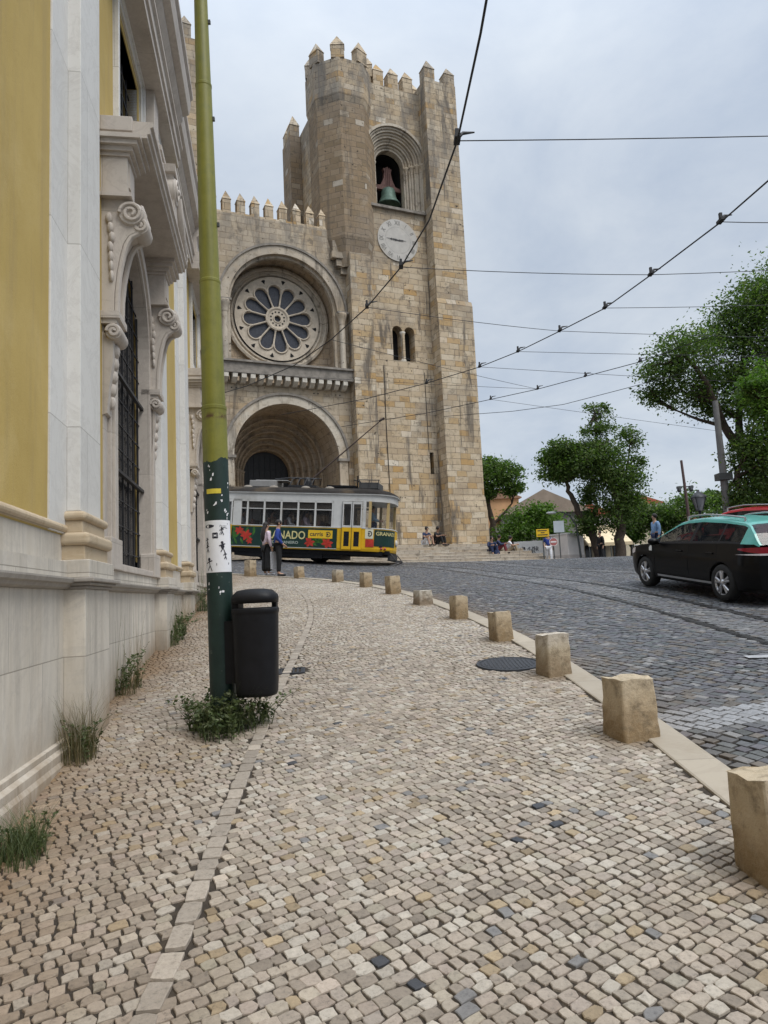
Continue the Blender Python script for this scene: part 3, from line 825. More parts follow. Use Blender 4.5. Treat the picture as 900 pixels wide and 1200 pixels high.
BX, BZ = -4.16, 28.1
tw.archwall(X0, X1, 24.7, TOP, YW, BX, 2.0, BZ, 24.7, n=40)
tw.add([(X0,YW,TOP),(X1,YW,TOP),(X1,1.7,TOP),(X0,1.7,TOP)], [(0,1,2,3)])
tw.box(X0, X1, 3.6, 9.0, 2, TOP-.3); tw.box(-8.6, X0, 3.9, 9.0, 2, 31.6)     # core of the tower behind the front wall
tw.box(X0, X1, 1.8, 3.6, 2, 24.6); tw.box(X0, X1, 1.7, 3.6, 30.6, TOP-.6)
# right buttress in three stages
tw.box(X1, .08, 0.0, 9.1, 7.0, 18.7); tw.box(X1-.01, .16, -.13, 9.2, 1.8, 6.2)
tw.prism([(X1-.005,-.13,6.2),(X1-.005,9.2,6.2),(X1-.005,9.1,7.0),(X1-.005,0,7.0)], (.165-.0+2.3, 0, 0))
tw.box(X1+.02, -.12, .1, 9.0, 18.7, 33.2); tw.prism([(X1,.0,18.7),(X1,.5,18.7),(X1,.5,19.2),(X1,.1,19.0)], (2.4, 0, 0))
# left clasping buttress below the turret
tw.box(-7.68, X0+.02, .4, 4.0, 1.8, 21.2); tw.box(-7.74, X0+.1, .28, 3.9, 1.8, 5.6)
tw.box(X0, X1, .9, 1.1, 1.8, 5.6)
t_o = tw.build('bell_tower', [MAT['tower'], MAT['dark']], cath)
mm = CB()
def sub_merlons(L, parent, mat):
    for a in L:
        mb = CB(); merlon(mb, *a); mb.build('merlon', mat, parent)
sub_merlons([(c-.34, c+.34, 1.02, 1.62, TOP+.01, TOP+.95, TOP+1.6) for c in (-6.0,-5.02,-4.02,-3.02)], t_o, MAT['merlon'])
sub_merlons([(-2.28,-1.55,.13,.75,33.21,34.0,34.75),(-.85,-.14,.13,.75,33.21,33.95,34.6),(-2.28,-1.6,2.2,2.9,33.21,34.0,34.7),(-.85,-.14,2.2,2.9,33.21,33.95,34.6)], t_o, MAT['tower'])
# belfry archivolts: stepped rings with slender shafts
bf = CB()
R = [2.0, 1.74, 1.48, 1.22, .95]
Y = [1.0, 1.22, 1.46, 1.7, 1.95]
for i in range(4):
    bf.archring(BX, BZ, R[i+1], R[i]+.002, Y[i]+.14, Y[i]+.6, 24.75, n=32)
    # roll moulding on the edge and a shaft with capital and base on each side
    ts = [pi*k/32 for k in range(33)]
    bf.tube([(BX+(R[i]-.07)*cos(t), Y[i]+.10, BZ+(R[i]-.07)*sin(t)) for t in ts], .075, 8)
    for s in (-1, 1):
        x = BX+s*(R[i]-.09)
        bf.tube([(x, Y[i]+.1, 24.8), (x, Y[i]+.1, 27.75)], .085, 8)
        bf.lathe([(.1,0),(.1,.05),(.16,.2),(.19,.26),(.19,.33),(0,.33)], (x, Y[i]+.1, 27.72), 10)
        bf.lathe([(.15,0),(.15,.1),(.1,.17)], (x, Y[i]+.1, 24.76), 10)
bf.archreveal(BX, .95, BZ, 24.75, 2.4, 3.5, 2)  # inner reveal coloured near black, painting in the shade of the opening
bf.archring(BX, BZ, 2.0, 2.16, .93, 1.04, n=36)
bf.box(-6.3, -2.34, .80, 1.1, 24.58, 24.74, 1)
bf.box(-6.15, -2.2, 1.1, 3.4, 24.55, 24.73, 0)
bf.build('belfry_arch', [MAT['trimstone'], MAT['greystone'], MAT['dark']], cath)
iv = CB(); iv.box(-5.6, -2.7, 3.44, 3.55, 24.6, 30.2); iv.build('belfry_shade_panel', MAT['dark'], cath)  # black panel behind the bell, standing in for the shade inside
be = CB(); bo = (-4.05, 2.45, 25.75)
be.T=Matrix.Translation(bo)@Matrix.Scale(1.12,4)@Matrix.Translation([-c for c in bo])
be.lathe([(.64,0),(.66,.03),(.60,.12),(.50,.3),(.43,.52),(.40,.78),(.36,.92),(.22,1.02),(0,1.04)], bo, 24)
be.lathe([(.61,.02),(.45,.3),(.38,.7),(0,.8)], bo, 24)
bell = be.build('bell', MAT['bronze'], cath)
hs = CB()
hs.prism([(bo[0]+a, 2.38, bo[2]+1.0+b) for a, b in ((-.95,.0),(-.95,.2),(-.5,.3),(-.3,.75),(-.22,1.2),(-.3,1.45),(-.1,1.45),(0,1.6),(.1,1.45),(.3,1.45),(.22,1.2),(.3,.75),(.5,.3),(.95,.2),(.95,.0))], (0,.24,0))
for a in (-.12, 0, .12): hs.box(bo[0]+a-.02, bo[0]+a+.02, 2.33, 2.37, bo[2]+.9, bo[2]+2.5)
hs.build('headstock', MAT['rust'], bell)
# turret, octagonal
tu = CB()
OC = (-7.15, 2.21)
def octa(r): return [(OC[0]+r/cos(pi/8)*cos(pi/8+pi/4*k), OC[1]+r/cos(pi/8)*sin(pi/8+pi/4*k)) for k in range(8)]
def rings(L, mb, mi=0):
    for (r0, z0), (r1, z1) in zip(L[:-1], L[1:]):
        A, B = octa(r0), octa(r1)
        mb.add([(x,y,z0) for x,y in A]+[(x,y,z1) for x,y in B], [(k,(k+1)%8,8+(k+1)%8,8+k) for k in range(8)], mi)
rings([(1.55,20.4),(1.6,21.0),(1.70,21.6),(1.82,22.2),(1.82,30.5)], tu, 0)
rings([(1.82,30.5),(1.94,31.0),(1.94,33.2),(1.45,33.2),(1.45,32.2),(0.01,32.2)], tu, 1)
tu.box(-8.98,-8.9,1.75,1.95,31.4,32.6,2)
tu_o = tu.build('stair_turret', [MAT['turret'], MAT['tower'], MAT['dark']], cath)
A = octa(1.68)
for k in range(8):
    x, y = A[k]
    mb = CB(); mb.T = Matrix.Translation((x, y, 0)) @ Matrix.Rotation(pi/8+pi/4*k, 4, 'Z')
    merlon(mb, -.24, .24, -.40, .40, 33.21, 34.0, 34.75); mb.build('merlon', MAT['merlon'], tu_o)
# corbel courses below the turret's slanting face
cb = CB()
for i in range(3): cb.box(-8.62+.3*i, -7.66, .75+.1*i, 2.2, 20.9-.42*i, 21.28-.42*i)
cb.box(-8.5, -7.66, .9, 1.19, 21.0, 22.0)
cb.build('turret_corbels', MAT['facade'], cath)
# pier at the back corner of the tower, with one merlon
pr = CB(); pr.box(-9.35, -8.62, 5.7, 7.4, 20, 31.4)
po = pr.build('corner_pier', MAT['turret'], cath)
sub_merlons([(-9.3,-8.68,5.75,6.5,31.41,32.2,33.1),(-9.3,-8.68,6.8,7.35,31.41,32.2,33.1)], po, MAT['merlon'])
# clock
ck = CB(); cc = (-4.27, 22.7)
ck.lathe([(1.33,0),(1.33,-.05),(0,-.05)], (cc[0], YW-.005, cc[1]), 56, 0, 'y', False)
ck_o = ck.build('clock_face', MAT['clock'], cath)
nm = CB()
NUMG = simple('numeral_grey', (.22,.21,.19), .7, .3)
for i, s in enumerate(['XII','I','II','III','IIII','V','VI','VII','VIII','IX','X','XI']):
    a = pi/2-i*pi/6
    v, f = text_geo(s, .36, bold=.006)
    rot = a-pi/2
    nm = CB(); nm.add([(cc[0]+1.08*cos(a)+x*.85*cos(rot)-y*sin(rot)*1.05, YW-.063, cc[1]+1.08*sin(a)+x*.85*sin(rot)+y*cos(rot)*1.05) for x, y, z in v], f)
    nm.build('numeral', NUMG, ck_o)
nm = CB()
for i in range(60):
    a = i*pi/30; r0, r1 = (.80, .86)
    w = .008
    nm.add([(cc[0]+r*cos(a)+s*w*sin(a), YW-.062, cc[1]+r*sin(a)-s*w*cos(a)) for r, s in ((r0,-1),(r1,-1),(r1,1),(r0,1))], [(0,1,2,3)])
nm.build('minute_track', NUMG, ck_o)['kind'] = 'stuff'
for ang, L, nme in ((radians(176), .78, 0), (radians(2), .56, 0)):
    mb = CB(); ca, sa = cos(ang), sin(ang)
    pts = [(0,.03),(.12,.03),(.2,.07),(.28,.02),(.36,.06),(.44,.015),(.55,.05),(.66,.012),(1,.004)]
    q = [(p*L, w) for p, w in pts]+[(p*L, -w) for p, w in pts[::-1]]
    mb.prism([(cc[0]+x*ca-y*sa, YW-.075, cc[1]+x*sa+y*ca) for x, y in q], (0,-.012,0)); mb.build('clock_hand', MAT['iron'], ck_o)
# twin window colonette
tc_ = CB(); tc_.tube([(-4.2,1.16,15.3),(-4.2,1.16,16.75)], .085, 10)
tc_.lathe([(.09,0),(.1,.05),(.17,.2),(.19,.3),(0,.3)], (-4.2,1.16,16.72), 10); tc_.lathe([(.17,0),(.17,.08),(.1,.15)], (-4.2,1.16,15.22), 10)
tc_.build('window_colonette', MAT['corbelstone'], cath)
# cables pinned down the wall
wc = CB()
wc.tube([(-5.6,.97,14.8),(-5.62,.97,11),(-5.58,.97,7.0)], .02, 5); wc.tube([(-2.95,.97,14.6),(-2.93,.97,9.8)], .016, 5)
wc.box(-5.72,-5.5,.75,.97,6.7,7.1)
wc.build('wall_cable', MAT['iron'], cath)
# ---- west front between the towers
FX0, FX1, YF, FT = -15.6, -7.66, 1.2, 22.75
fa = CB()
fa.archwall(FX0, FX1, 2.0, 13.3, YF, -11.5, 2.95, 9.2, 2.0, n=44)
fa.archwall(FX0, FX1, 13.3, FT, YF, -11.45, 3.14, 17.62, 13.3, n=44)
fa.archreveal(-11.45, 3.14, 17.62, 13.3, YF, 2.7, 1, n=44)
fa.add([(FX0,YF,FT),(FX1,YF,FT),(FX1,3.0,FT),(FX0,3.0,FT)], [(0,1,2,3)])
fa.archdisc(-11.45, 17.62, 3.2, 12.6, 2.69, 1, n=44)
fa.box(FX0, FX1, 2.75, 3.0, 13, FT-.02)
fa.add([(FX0,1.2,12.7),(FX1,1.2,12.7),(FX1,2.7,12.7),(FX0,2.7,12.7)], [(0,1,2,3)], 1)
fo = fa.build('facade', [MAT['facade'], MAT['porchstone']], cath)
pp = CB(); pp.box(FX0, FX1-.02, 1.24, 1.75, FT-.6, FT+.12)
k = 0
sub_merlons([(c-.23, c+.23, 1.26, 1.72, FT+.121, FT+.85, FT+1.45) for c in [FX0+.3+.80*i for i in range(10)]], fo, MAT['merlon'])
pp.build('parapet', MAT['merlon'], cath)
av = CB()
av.archring(-11.45, 17.62, 3.14, 3.62, 1.08, 1.3, n=48); av.archring(-11.45, 17.62, 3.62, 3.74, 1.0, 1.24, n=48, m=1)
av.archring(-11.45, 17.62, 2.98, 3.14, 1.3, 1.55, n=48, zb=14)
for s in (-1, 1):
    x = -11.45+s*3.36
    av.tube([(x,1.02,14.1),(x,1.02,17.0)], .17, 12); av.lathe([(.18,0),(.2,.06),(.19,.12),(.27,.4),(.33,.52),(.33,.64),(0,.64)], (x,1.02,16.98), 12); av.lathe([(.3,0),(.3,.12),(.2,.24)], (x,1.02,14.1), 12)
    av.box(x-.36 if s < 0 else x-.3, x+.36, .78, 1.21, 17.6, 17.72, 1)
av.build('rose_arch_moulding', [MAT['trimstone'], MAT['greystone']], cath)
# rose window
rw = CB(); rc = (-11.45, 2.69, 17.55)
rw.lathe([(3.04,0),(3.04,-.22),(2.9,-.26),(2.84,-.2),(2.84,-.1),(2.72,-.08),(2.68,-.16),(2.6,-.16),(2.56,-.04),(2.44,.02),(2.40,.05)], rc, 72, 0, 'y', False)
ro = rw.build('rose_window', MAT['trimstone'], cath)
gl = CB(); gl.lathe([(0,.0),(2.5,.0)], (rc[0], rc[1]-.012, rc[2]), 60, 0, 'y', False); gl.build('leaded_glass', MAT['leadglass'], ro)
tr_ = CB(); N = 12; rcn, rp = 1.62, .355; K = 24; ROT = radians(5)
def rho(a):
    s = rcn*sin(a)
    return rcn*cos(a)+sqrt(rp*rp-s*s) if abs(s) < rp*.985 else rcn*cos(a)
ph = [i*2*pi/(N*K) for i in range(N*K)]
inn = []; 
for p in ph:
    a = ((p+pi/N) % (2*pi/N))-pi/N; inn.append(rho(a))
def pt(r, p, y): return (rc[0]+r*cos(p+ROT), rc[1]+y, rc[2]+r*sin(p+ROT))
nn = len(ph)
for y0, y1, ra, rb in ((-.16, -.0, 0, 2.48),):
    vs_ = [pt(inn[i], ph[i], y0) for i in range(nn)]+[pt(rb, ph[i], y0) for i in range(nn)]+[pt(inn[i], ph[i], y1) for i in range(nn)]
    tr_.add(vs_, [(i,(i+1)%nn,nn+(i+1)%nn,nn+i) for i in range(nn)]+[(i,2*nn+i,2*nn+(i+1)%nn,(i+1)%nn) for i in range(nn)])
for i in range(N):
    p0 = i*2*pi/N
    # raised scalloped rib round each petal tip
    tr_.tube([(rc[0]+rcn*cos(p0+ROT)+.42*cos(p0+ROT+t), rc[1]-.18, rc[2]+rcn*sin(p0+ROT)+.42*sin(p0+ROT+t)) for t in np.linspace(-1.75, 1.75, 15)], .05, 6)
    # spoke between petals
    p = p0+pi/N
    tr_.tube([pt(.62, p, -.12), pt(.8, p, -.12), pt(1.5, p, -.12), pt(1.72, p, -.12)], [.1,.055,.055,.12], 8)
tr_.lathe([(.7,-.02),(.7,-.2),(.6,-.22),(.52,-.16)], rc, 48, 0, 'y', False)
tr_.lathe([(.52,-.16),(.27,-.16),(.25,-.2),(.19,-.2),(.19,-.02)], rc, 32, 0, 'y', False)
tr_.build('tracery', MAT['tracery'], ro)
hl = CB()
for i in range(12):
    p = i*pi/6+.2; hl.lathe([(0,0),(.055,0)], pt(.4, p, -.166), 10, 0, 'y')
    p = i*pi/6+pi/12
    hl.prism([pt(2.08, p, -.164), pt(2.32, p+.055, -.164), pt(2.36, p, -.164), pt(2.32, p-.055, -.164)], (0,-.004,0))
build_split(hl, 'tracery_shade_patch', MAT['dark'], ro)  # flat dark patches on the stone, shade of holes put in as colour
# gallery on corbels
gy_ = CB(); gy_.box(FX0, FX1+.0, .62, .82, 13.72, 14.15); gy_.box(FX0, FX1+.02, .5, .9, 14.15, 14.26); gy_.box(FX0, FX1+.01, .55, 1.22, 13.55, 13.72)
go = gy_.build('gallery_parapet', MAT['greystone'], cath)
c = FX0+.25
while c < FX1-.1:
    mb = CB(); mb.prism([(c-.13,.58,13.549),(c-.13,1.2,13.549),(c-.13,1.2,13.1),(c-.13,.9,13.1),(c-.13,.58,13.3)], (.26,0,0)); mb.build('corbel', MAT['corbelstone'], go)
    c += .478
# porch
pv = CB()
pv.archreveal(-11.5, 2.95, 9.2, 2.0, YF, 3.6, 0, n=44)
rr = [2.95, 2.68, 2.42, 2.16, 1.9, 1.66, 1.42]; yy = [3.6, 4.0, 4.4, 4.8, 5.2, 5.6, 6.0]
for i in range(6):
    pv.archring(-11.5, 9.15-.02*i, rr[i+1], rr[i]+.05, yy[i], yy[i+1]+.1, 2.0, 0, n=40)
    pv.tube([(-11.5+(rr[i+1]+.06)*cos(t), yy[i]-.01, 9.15-.02*i+(rr[i+1]+.06)*sin(t)) for t in np.linspace(0, pi, 33)], .07, 6)
    for s in (-1, 1):
        x = -11.5+s*(rr[i+1]+.08)
        pv.tube([(x, yy[i]-.03, 3), (x, yy[i]-.03, 8.85)], .085, 8); pv.lathe([(.09,0),(.12,.2),(.16,.3),(0,.3)], (x, yy[i]-.03, 8.83), 8)
pv.add([(-15,1.2,4.25),(-8,1.2,4.25),(-8,7,4.25),(-15,7,4.25)], [(0,1,2,3)])
pv.build('porch_vault', MAT['porchstone'], cath)
pa = CB(); pa.archring(-11.5, 9.2, 2.95, 3.42, 1.06, 1.3, n=48); pa.archring(-11.5, 9.2, 3.42, 3.55, .98, 1.24, n=48, m=1)
for s in (-1, 1):
    x = -11.5+s*3.2; pa.box(x-.25, x+.25, 1.06, 1.3, 2, 9.05); pa.box(x-.34, x+.34, .96, 1.3, 9.05, 9.2, 1)
pa.build('porch_arch_moulding', [MAT['trimstone'], MAT['greystone']], cath)
dr = CB(); dr.archdisc(-11.5, 9.0, 1.5, 4.2, 6.05); 
for i in range(9): dr.box(-12.9+i*.34, -12.87+i*.34, 6.0, 6.04, 4.2, 10.2)
for i in range(8): dr.box(-12.95, -10.05, 6.005, 6.035, 5.0+i*.62, 5.03+i*.62)
dr.build('door_grille', MAT['iron'], cath)
# stained wall strip with a niche right of the porch
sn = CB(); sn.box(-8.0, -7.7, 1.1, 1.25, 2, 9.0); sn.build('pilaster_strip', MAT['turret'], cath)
# ---- north tower (mostly behind the yellow church)
nt = CB(); nt.box(-23, -15.95, .4, 9, 1.8, 32); nt.box(-17.9, -15.75, .1, 2, 1.8, 30.5)
no = nt.build('north_tower', MAT['tower'], cath)
sub_merlons([(-23+i*1.0, -22.4+i*1.0, .42, 1.0, 32.01, 32.8, 33.5) for i in range(7)], no, MAT['merlon'])
nv = CB(); nv.box(-15.6, -7.66, 9, 40, 2, 20); nv.prism([(-15.6,9,20),(-7.66,9,20),(-11.6,9,22)], (0,31,0)); nv.build('nave', MAT['tower'], cath)
# ---- stone steps in front
st = thing('stone_steps', 'worn pale stone steps at the foot of the bell tower beside the road', 'steps', (CO[0], CO[1], ZC), radians(24))
for i in range(7):
    mb = CB(); e = [0,.1,.05,.12,.02,.08,.0][i]
    mb.box(-16+.0*i, 2.0-.22*i-e, -4.6+.62*i, 1.4 if i < 6 else .95, 1.6, 2.83+.19*(i+1))
    mb.build('step', MAT['steps'], st, bevel=.03)
# ================================================================== YELLOW CHURCH ON THE LEFT
HO = (-1.5*.986, -1.5*.165, 0)
church = thing('yellow_church', 'yellow stuccoed church with white stone pilasters and carved window hoods beside the pavement', 'church', HO, radians(99.5))
S0, S1 = -9.0, 18.7
BAYS = [8.58, 16.55]
def bx(name, boxes, mat, parent=church, bevel=0, seg=2):
    mb = MB()
    for b in boxes: mb.box(*b)
    return mb.build(name, mat, parent, bevel=bevel, seg=seg)
# stucco wall with arched windows below and square ones above
wl = MB(); yw = .015; e = S0
cuts = [S0, 12.6, S1]
for (a, b), c in zip(zip(cuts[:-1], cuts[1:]), BAYS):
    wl.archwall(a, b, 2.15, 6.3, yw, c, 1.12, 4.86, 2.15, n=24)
    wl.archreveal(c, 1.12, 4.86, 2.15, yw, .3, 0, n=24)
    for (x0, x1, z0, z1) in ((a, c-.68, 6.3, 9.2), (c+.62, b, 6.3, 9.2), (c-.68, c+.62, 6.3, 6.95), (c-.68, c+.62, 8.4, 9.2)):
        wl.add([(x0,yw,z0),(x1,yw,z0),(x1,yw,z1),(x0,yw,z1)], [(0,1,2,3)])
    wl.add([(c-.68,yw,6.95),(c+.62,yw,6.95),(c+.62,yw,8.4),(c-.68,yw,8.4),(c-.68,.3,6.95),(c+.62,.3,6.95),(c+.62,.3,8.4),(c-.68,.3,8.4)], [(0,1,5,4),(1,2,6,5),(2,3,7,6),(3,0,4,7)])
wl.box(S0, S1-.01, .3, 9, -1, 10.6)
wl.build('wall', MAT['stucco'], church)
# end wall facing up the street
bx('end_wall', [(S1-.4, S1+.02, .05, 9.1, -1, 10.4)], MAT['churchstone'])
bx('plinth', [(S0, S1, 0, .35, -1.5, 1.74)], MAT['churchstone'])
pb = MB(); pb.xprism([(0.02,-1.5),(-.075,-1.5),(-.075,.52),(-.06,.55),(-.06,.60),(-.03,.62),(-.03,.655),(0.02,.67)], S0, S1); pb.build('plinth_base', MAT['churchstone'], church)
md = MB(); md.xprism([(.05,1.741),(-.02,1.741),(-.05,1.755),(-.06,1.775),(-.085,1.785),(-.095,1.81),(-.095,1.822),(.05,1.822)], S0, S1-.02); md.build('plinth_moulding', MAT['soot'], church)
segs = []
for c, n in zip(BAYS, (0, 1)): pass
bx('plinth_band', [(S0, S1-.01, -.035, .1, 1.823, 1.945)], MAT['churchstone'])
[bx('dado', [q_], MAT['churchstone']) for q_ in [(S0, BAYS[0]-1.25, .02, .2, 1.946, 2.16), (BAYS[0]+1.25, BAYS[1]-1.25, .02, .2, 1.946, 2.16), (BAYS[1]+1.25, S1-.02, .02, .2, 1.946, 2.16)]]
rm = MB()
for a, b in ((S0, BAYS[0]-1.5), (BAYS[0]+1.5, BAYS[1]-1.5), (BAYS[1]+1.5, S1-.03)):
    rm.xprism([(.1,2.161)]+[(.035-.055*cos(t), 2.2+.04*sin(t)) for t in np.linspace(-1.5, 1.5, 9)]+[(.1,2.241)], a, b)
build_split(rm, 'dado_roll', MAT['stainedstone'], church)
# pilasters
def pilaster(a, b, l, r):
    p = MB(); p.box(a-l, b+r, 0.0, .12, 2.16, 9.0)
    p.box(a, b, -.1, .05, 2.34, 9.02, 0)
    o = p.build('pilaster', MAT['whitestone'], church, bevel=.006)
    q = MB(); q.box(a-.07, b+.07, -.155, .05, -1.5, 1.7405); q.build('pedestal', MAT['churchstone'], o, bevel=.008)
    q = MB()
    for e_, y, z0, z1 in ((.09,-.175,1.7405,1.765),(.12,-.205,1.765,1.79),(.15,-.235,1.79,1.8225)): q.box(a-e_, b+e_, y, .05, z0, z1)
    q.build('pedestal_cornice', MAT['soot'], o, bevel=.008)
    q = MB(); q.box(a-.10, b+.10, -.19, .05, 1.8235, 1.96); q.build('pedestal_cap', MAT['churchstone'], o, bevel=.006)
    q = MB(); q.box(a-.055, b+.055, -.145, .05, 1.9605, 2.07); q.box(a-.035, b+.035, -.125, .05, 2.17, 2.262); q.build('base_block', MAT['stainedstone'], o, bevel=.006)
    q = MB(); q.box(a-.085, b+.085, -.185, .05, 2.0705, 2.17); q.box(a-.065, b+.065, -.155, .05, 2.2625, 2.335); q.build('base_torus', MAT['stainedstone'], o, bevel=.034, seg=4)
for a, b, l, r in ((5.78,6.46,.44,.44),(10.22,10.87,.3,.36),(13.36,13.98,.5,.35),(18.05,18.62,.3,.05),(-2.2,-1.52,.44,.44)): pilaster(a, b, l, r)
# entablature
en = MB()
for a, b, d in ((S0, 6.9, 0), (6.9, 11.3, .15), (11.3, 14.9, 0), (14.9, S1, .15)):
    en.xprism([(.2,8.62),(-.12-d,8.62),(-.12-d,8.74),(-.15-d,8.75),(-.15-d,8.9),(-.19-d,8.93),(-.19-d,8.98),(-.08-d,9.0),(-.08-d,9.32),(-.14-d,9.36),(-.2-d,9.44),(-.2-d,9.52),(-.30-d,9.56),(-.33-d,9.7),(-.33-d,9.80),(-.37-d,9.84),(-.37-d,9.92),(.2,9.94)], a, b)
en.build('entablature', MAT['pinkstone'], church)
bx('parapet', [(S0, S1, .05, .5, 9.9, 10.9)], MAT['churchstone'])
def spiral(mb, cy, cz, r, x, turns=1.7, sgn=1, a0=0, w=.022, m=0):
    pts = []
    for i in range(int(22*turns)+1):
        t = i/22*2*pi; rr = r*(1-.82*i/(22*turns))
        pts.append((x, cy+rr*cos(a0+sgn*t), cz+rr*sin(a0+sgn*t)))
    mb.tube(pts, w, 6, m)
def bay(c):
    sx = lambda x: c-8.58+x
    # --- arched window
    gl_ = MB(); gl_.archdisc(c, 4.86, 1.125, 2.0, .16, n=24)
    win = gl_.build('window', MAT['winglass'], church)
    gr_ = MB()
    for i in range(7): gr_.box(c-1.0+i*.33-.008, c-1.0+i*.33+.008, .10, .125, 2.0, 4.86+sqrt(max(.05, 1.25-(-1.0+i*.33)**2)))
    for i in range(13): gr_.box(c-1.1, c+1.1, .105, .12, 2.2+i*.29, 2.212+i*.29)
    for z in (3.05, 4.15): gr_.box(c-1.1, c+1.1, .05, .09, z, z+.035)
    gr_.build('window_grille', MAT['iron'], win)
    fr = MB()
    fr.archring(c, 4.86, 1.10, 1.34, -.035, .14, 2.0, n=24); fr.archring(c, 4.86, 1.16, 1.30, -.065, -.03, 2.0, n=24); fr.archring(c, 4.86, 1.34, 1.5, .0, .12, 2.0, n=24)
    fr.box(c-1.56, c-1.05, -.08, .1, 1.947, 2.25); fr.box(c+1.05, c+1.56, -.08, .1, 1.947, 2.25)
    fr.box(c-1.06, c+1.06, -.06, .3, 1.947, 2.02)
    fr.build('window_frame', MAT['pinkstone'], win, bevel=.008)
    # --- hood on consoles
    hd = MB()
    a, b = sx(6.99), sx(10.05)
    hd.xprism([(.1,6.25),(-.44,6.25),(-.44,6.29),(-.47,6.30),(-.47,6.36),(-.50,6.375),(-.50,6.42),(.1,6.44)], a, b)
    hd.box(a-.03, a+.9, -.30, .08, 6.30, 6.455)
    hood = hd.build('window_hood', MAT['pinkstone'], church, bevel=.006)
    cy_ = MB(); cy_.box(a+.4, b-.4, .0, .08, 5.98, 6.249); cy_.build('hood_backing', MAT['pinkstone'], hood)
    for s_, (x0, x1) in enumerate(((sx(7.03), sx(7.38)), (sx(9.70), sx(10.03)))):
        k = MB()
        # impost block with mouldings
        k.box(x0, x1, -.24, .08, 5.72, 6.06); k.box(x0+.05, x1-.05, -.255, -.2, 5.76, 6.02)
        for e_, y, z0, z1 in ((.02,-.265,6.06,6.10),(.05,-.30,6.10,6.15),(.09,-.35,6.15,6.2),(.12,-.385,6.2,6.249)): k.box(x0-e_, x1+e_, y, .08, z0, z1)
        for e_, y, z0, z1 in ((.015,-.25,5.66,5.72),(.05,-.285,5.62,5.66)): k.box(x0-e_, x1+e_, y, .08, z0, z1)
        # sweeping console
        P = [(.08,5.62),(-.27,5.62),(-.33,5.57),(-.365,5.47),(-.36,5.36),(-.31,5.29),(-.24,5.25),(-.19,5.16),(-.155,5.02),(-.125,4.85),(-.105,4.65),(-.10,4.45),(.08,4.45)]
        k.prism([(x0+.03, y, z) for y, z in P], (x1-x0-.06, 0, 0))
        P2 = [(y-.022, z) for y, z in P[2:12]]
        k.tube([(x0+.06, y, z) for y, z in P2], .03, 6); k.tube([(x1-.06, y, z) for y, z in P2], .03, 6)
        k.lathe([(0,0),(.115,0),(.125,.02),(.125,x1-x0-.02),(.115,x1-x0),(0,x1-x0)], (x0, -.27, 5.47), 20, 0, 'x')
        k.lathe([(0,0),(.085,0),(.09,.02),(.09,x1-x0-.10),(.085,x1-x0-.08),(0,x1-x0-.08)], (x0+.04, -.345, 5.36), 16, 0, 'x')
        for x in (x0-.004, x1+.004): spiral(k, -.27, 5.47, .11, x)
        for x in (x0+.036,): spiral(k, -.345, 5.36, .075, x)
        # leaf carving under the volute
        for i in range(7): k.ball((x0+.02, -.06-.012*i*(1 if i < 3 else .3), 5.42-.1*i), (.03,.035-.002*i,.06), 8, 6)
        # small scroll and pendant below
        k.box(x0-.02, x1+.02, -.16, .08, 4.38, 4.45); k.box(x0, x1, -.13, .08, 4.33, 4.38)
        k.lathe([(0,0),(.075,0),(.08,.02),(.08,x1-x0-.03),(.07,x1-x0),(0,x1-x0)], (x0, -.10, 4.25), 16, 0, 'x'); spiral(k, -.10, 4.25, .065, x0-.004, 1.5)
        k.prism([(x0+.04,y,z) for y,z in ((.08,4.3),(-.09,4.2),(-.085,3.95),(-.05,3.7),(-.03,3.45),(.08,3.4))], (x1-x0-.08,0,0))
        for i in range(5): k.ball(((x0+x1)/2, -.08+.01*i, 4.1-.13*i), (.07-.008*i,.05,.075), 8, 6)
        k.build('console', MAT['pinkstone'], hood, bevel=.005)
    # --- upper window
    uw = MB(); uw.box(c-.70, c+.64, .17, .2, 6.9, 8.42); up = uw.build('upper_window', MAT['winglass'], church)
    ub = MB()
    for i in range(4): ub.box(c-.45+i*.3-.012, c-.45+i*.3+.012, .12, .14, 6.95, 8.4)
    for i in range(5): ub.box(c-.68, c+.62, .12, .135, 7.15+i*.27, 7.17+i*.27)
    ub.build('window_grille', MAT['iron'], up)
    uf = MB()
    for i, (e0, e1, y) in enumerate(((0, .11, .02), (.11, .2, -.02), (.2, .27, -.05))):
        for x0, x1, z0, z1 in ((c-.68-e1, c-.68-e0, 6.5, 8.4+e0), (c+.62+e0, c+.62+e1, 6.5, 8.4+e0), (c-.68-e1, c+.62+e1, 8.4+e0, 8.4+e1)): uf.box(x0, x1, y, .16, z0, z1)
    uf.box(c-.7, c+.64, -.01, .16, 6.5, 6.95)
    uf.build('window_frame', MAT['whitestone'], up, bevel=.006)
    ue = MB()
    ue.box(c+.9, c+1.28, -.16, .08, 7.85, 8.62); ue.box(c+.86, c+1.32, -.22, .08, 7.78, 7.86); ue.box(c+.83, c+1.36, -.26, .08, 7.70, 7.78)
    ue.box(c+.92, c+1.2, -.12, .08, 6.45, 7.70)
    ue.lathe([(0,0),(.12,0),(.13,.02),(.13,.24),(.12,.26),(0,.26)], (c+.93,-.17,7.5), 18, 0, 'x'); spiral(ue, -.17, 7.5, .11, c+.925)
    ue.prism([(c+.95,y,z) for y,z in ((.05,7.5),(-.26,7.45),(-.22,7.25),(-.17,7.0),(-.2,6.8),(.05,6.8))], (.22,0,0))
    ue.build('window_side_bracket', MAT['pinkstone'], up, bevel=.006)
    # --- carved scroll standing on the hood
    sc = MB()
    x0 = c+.55
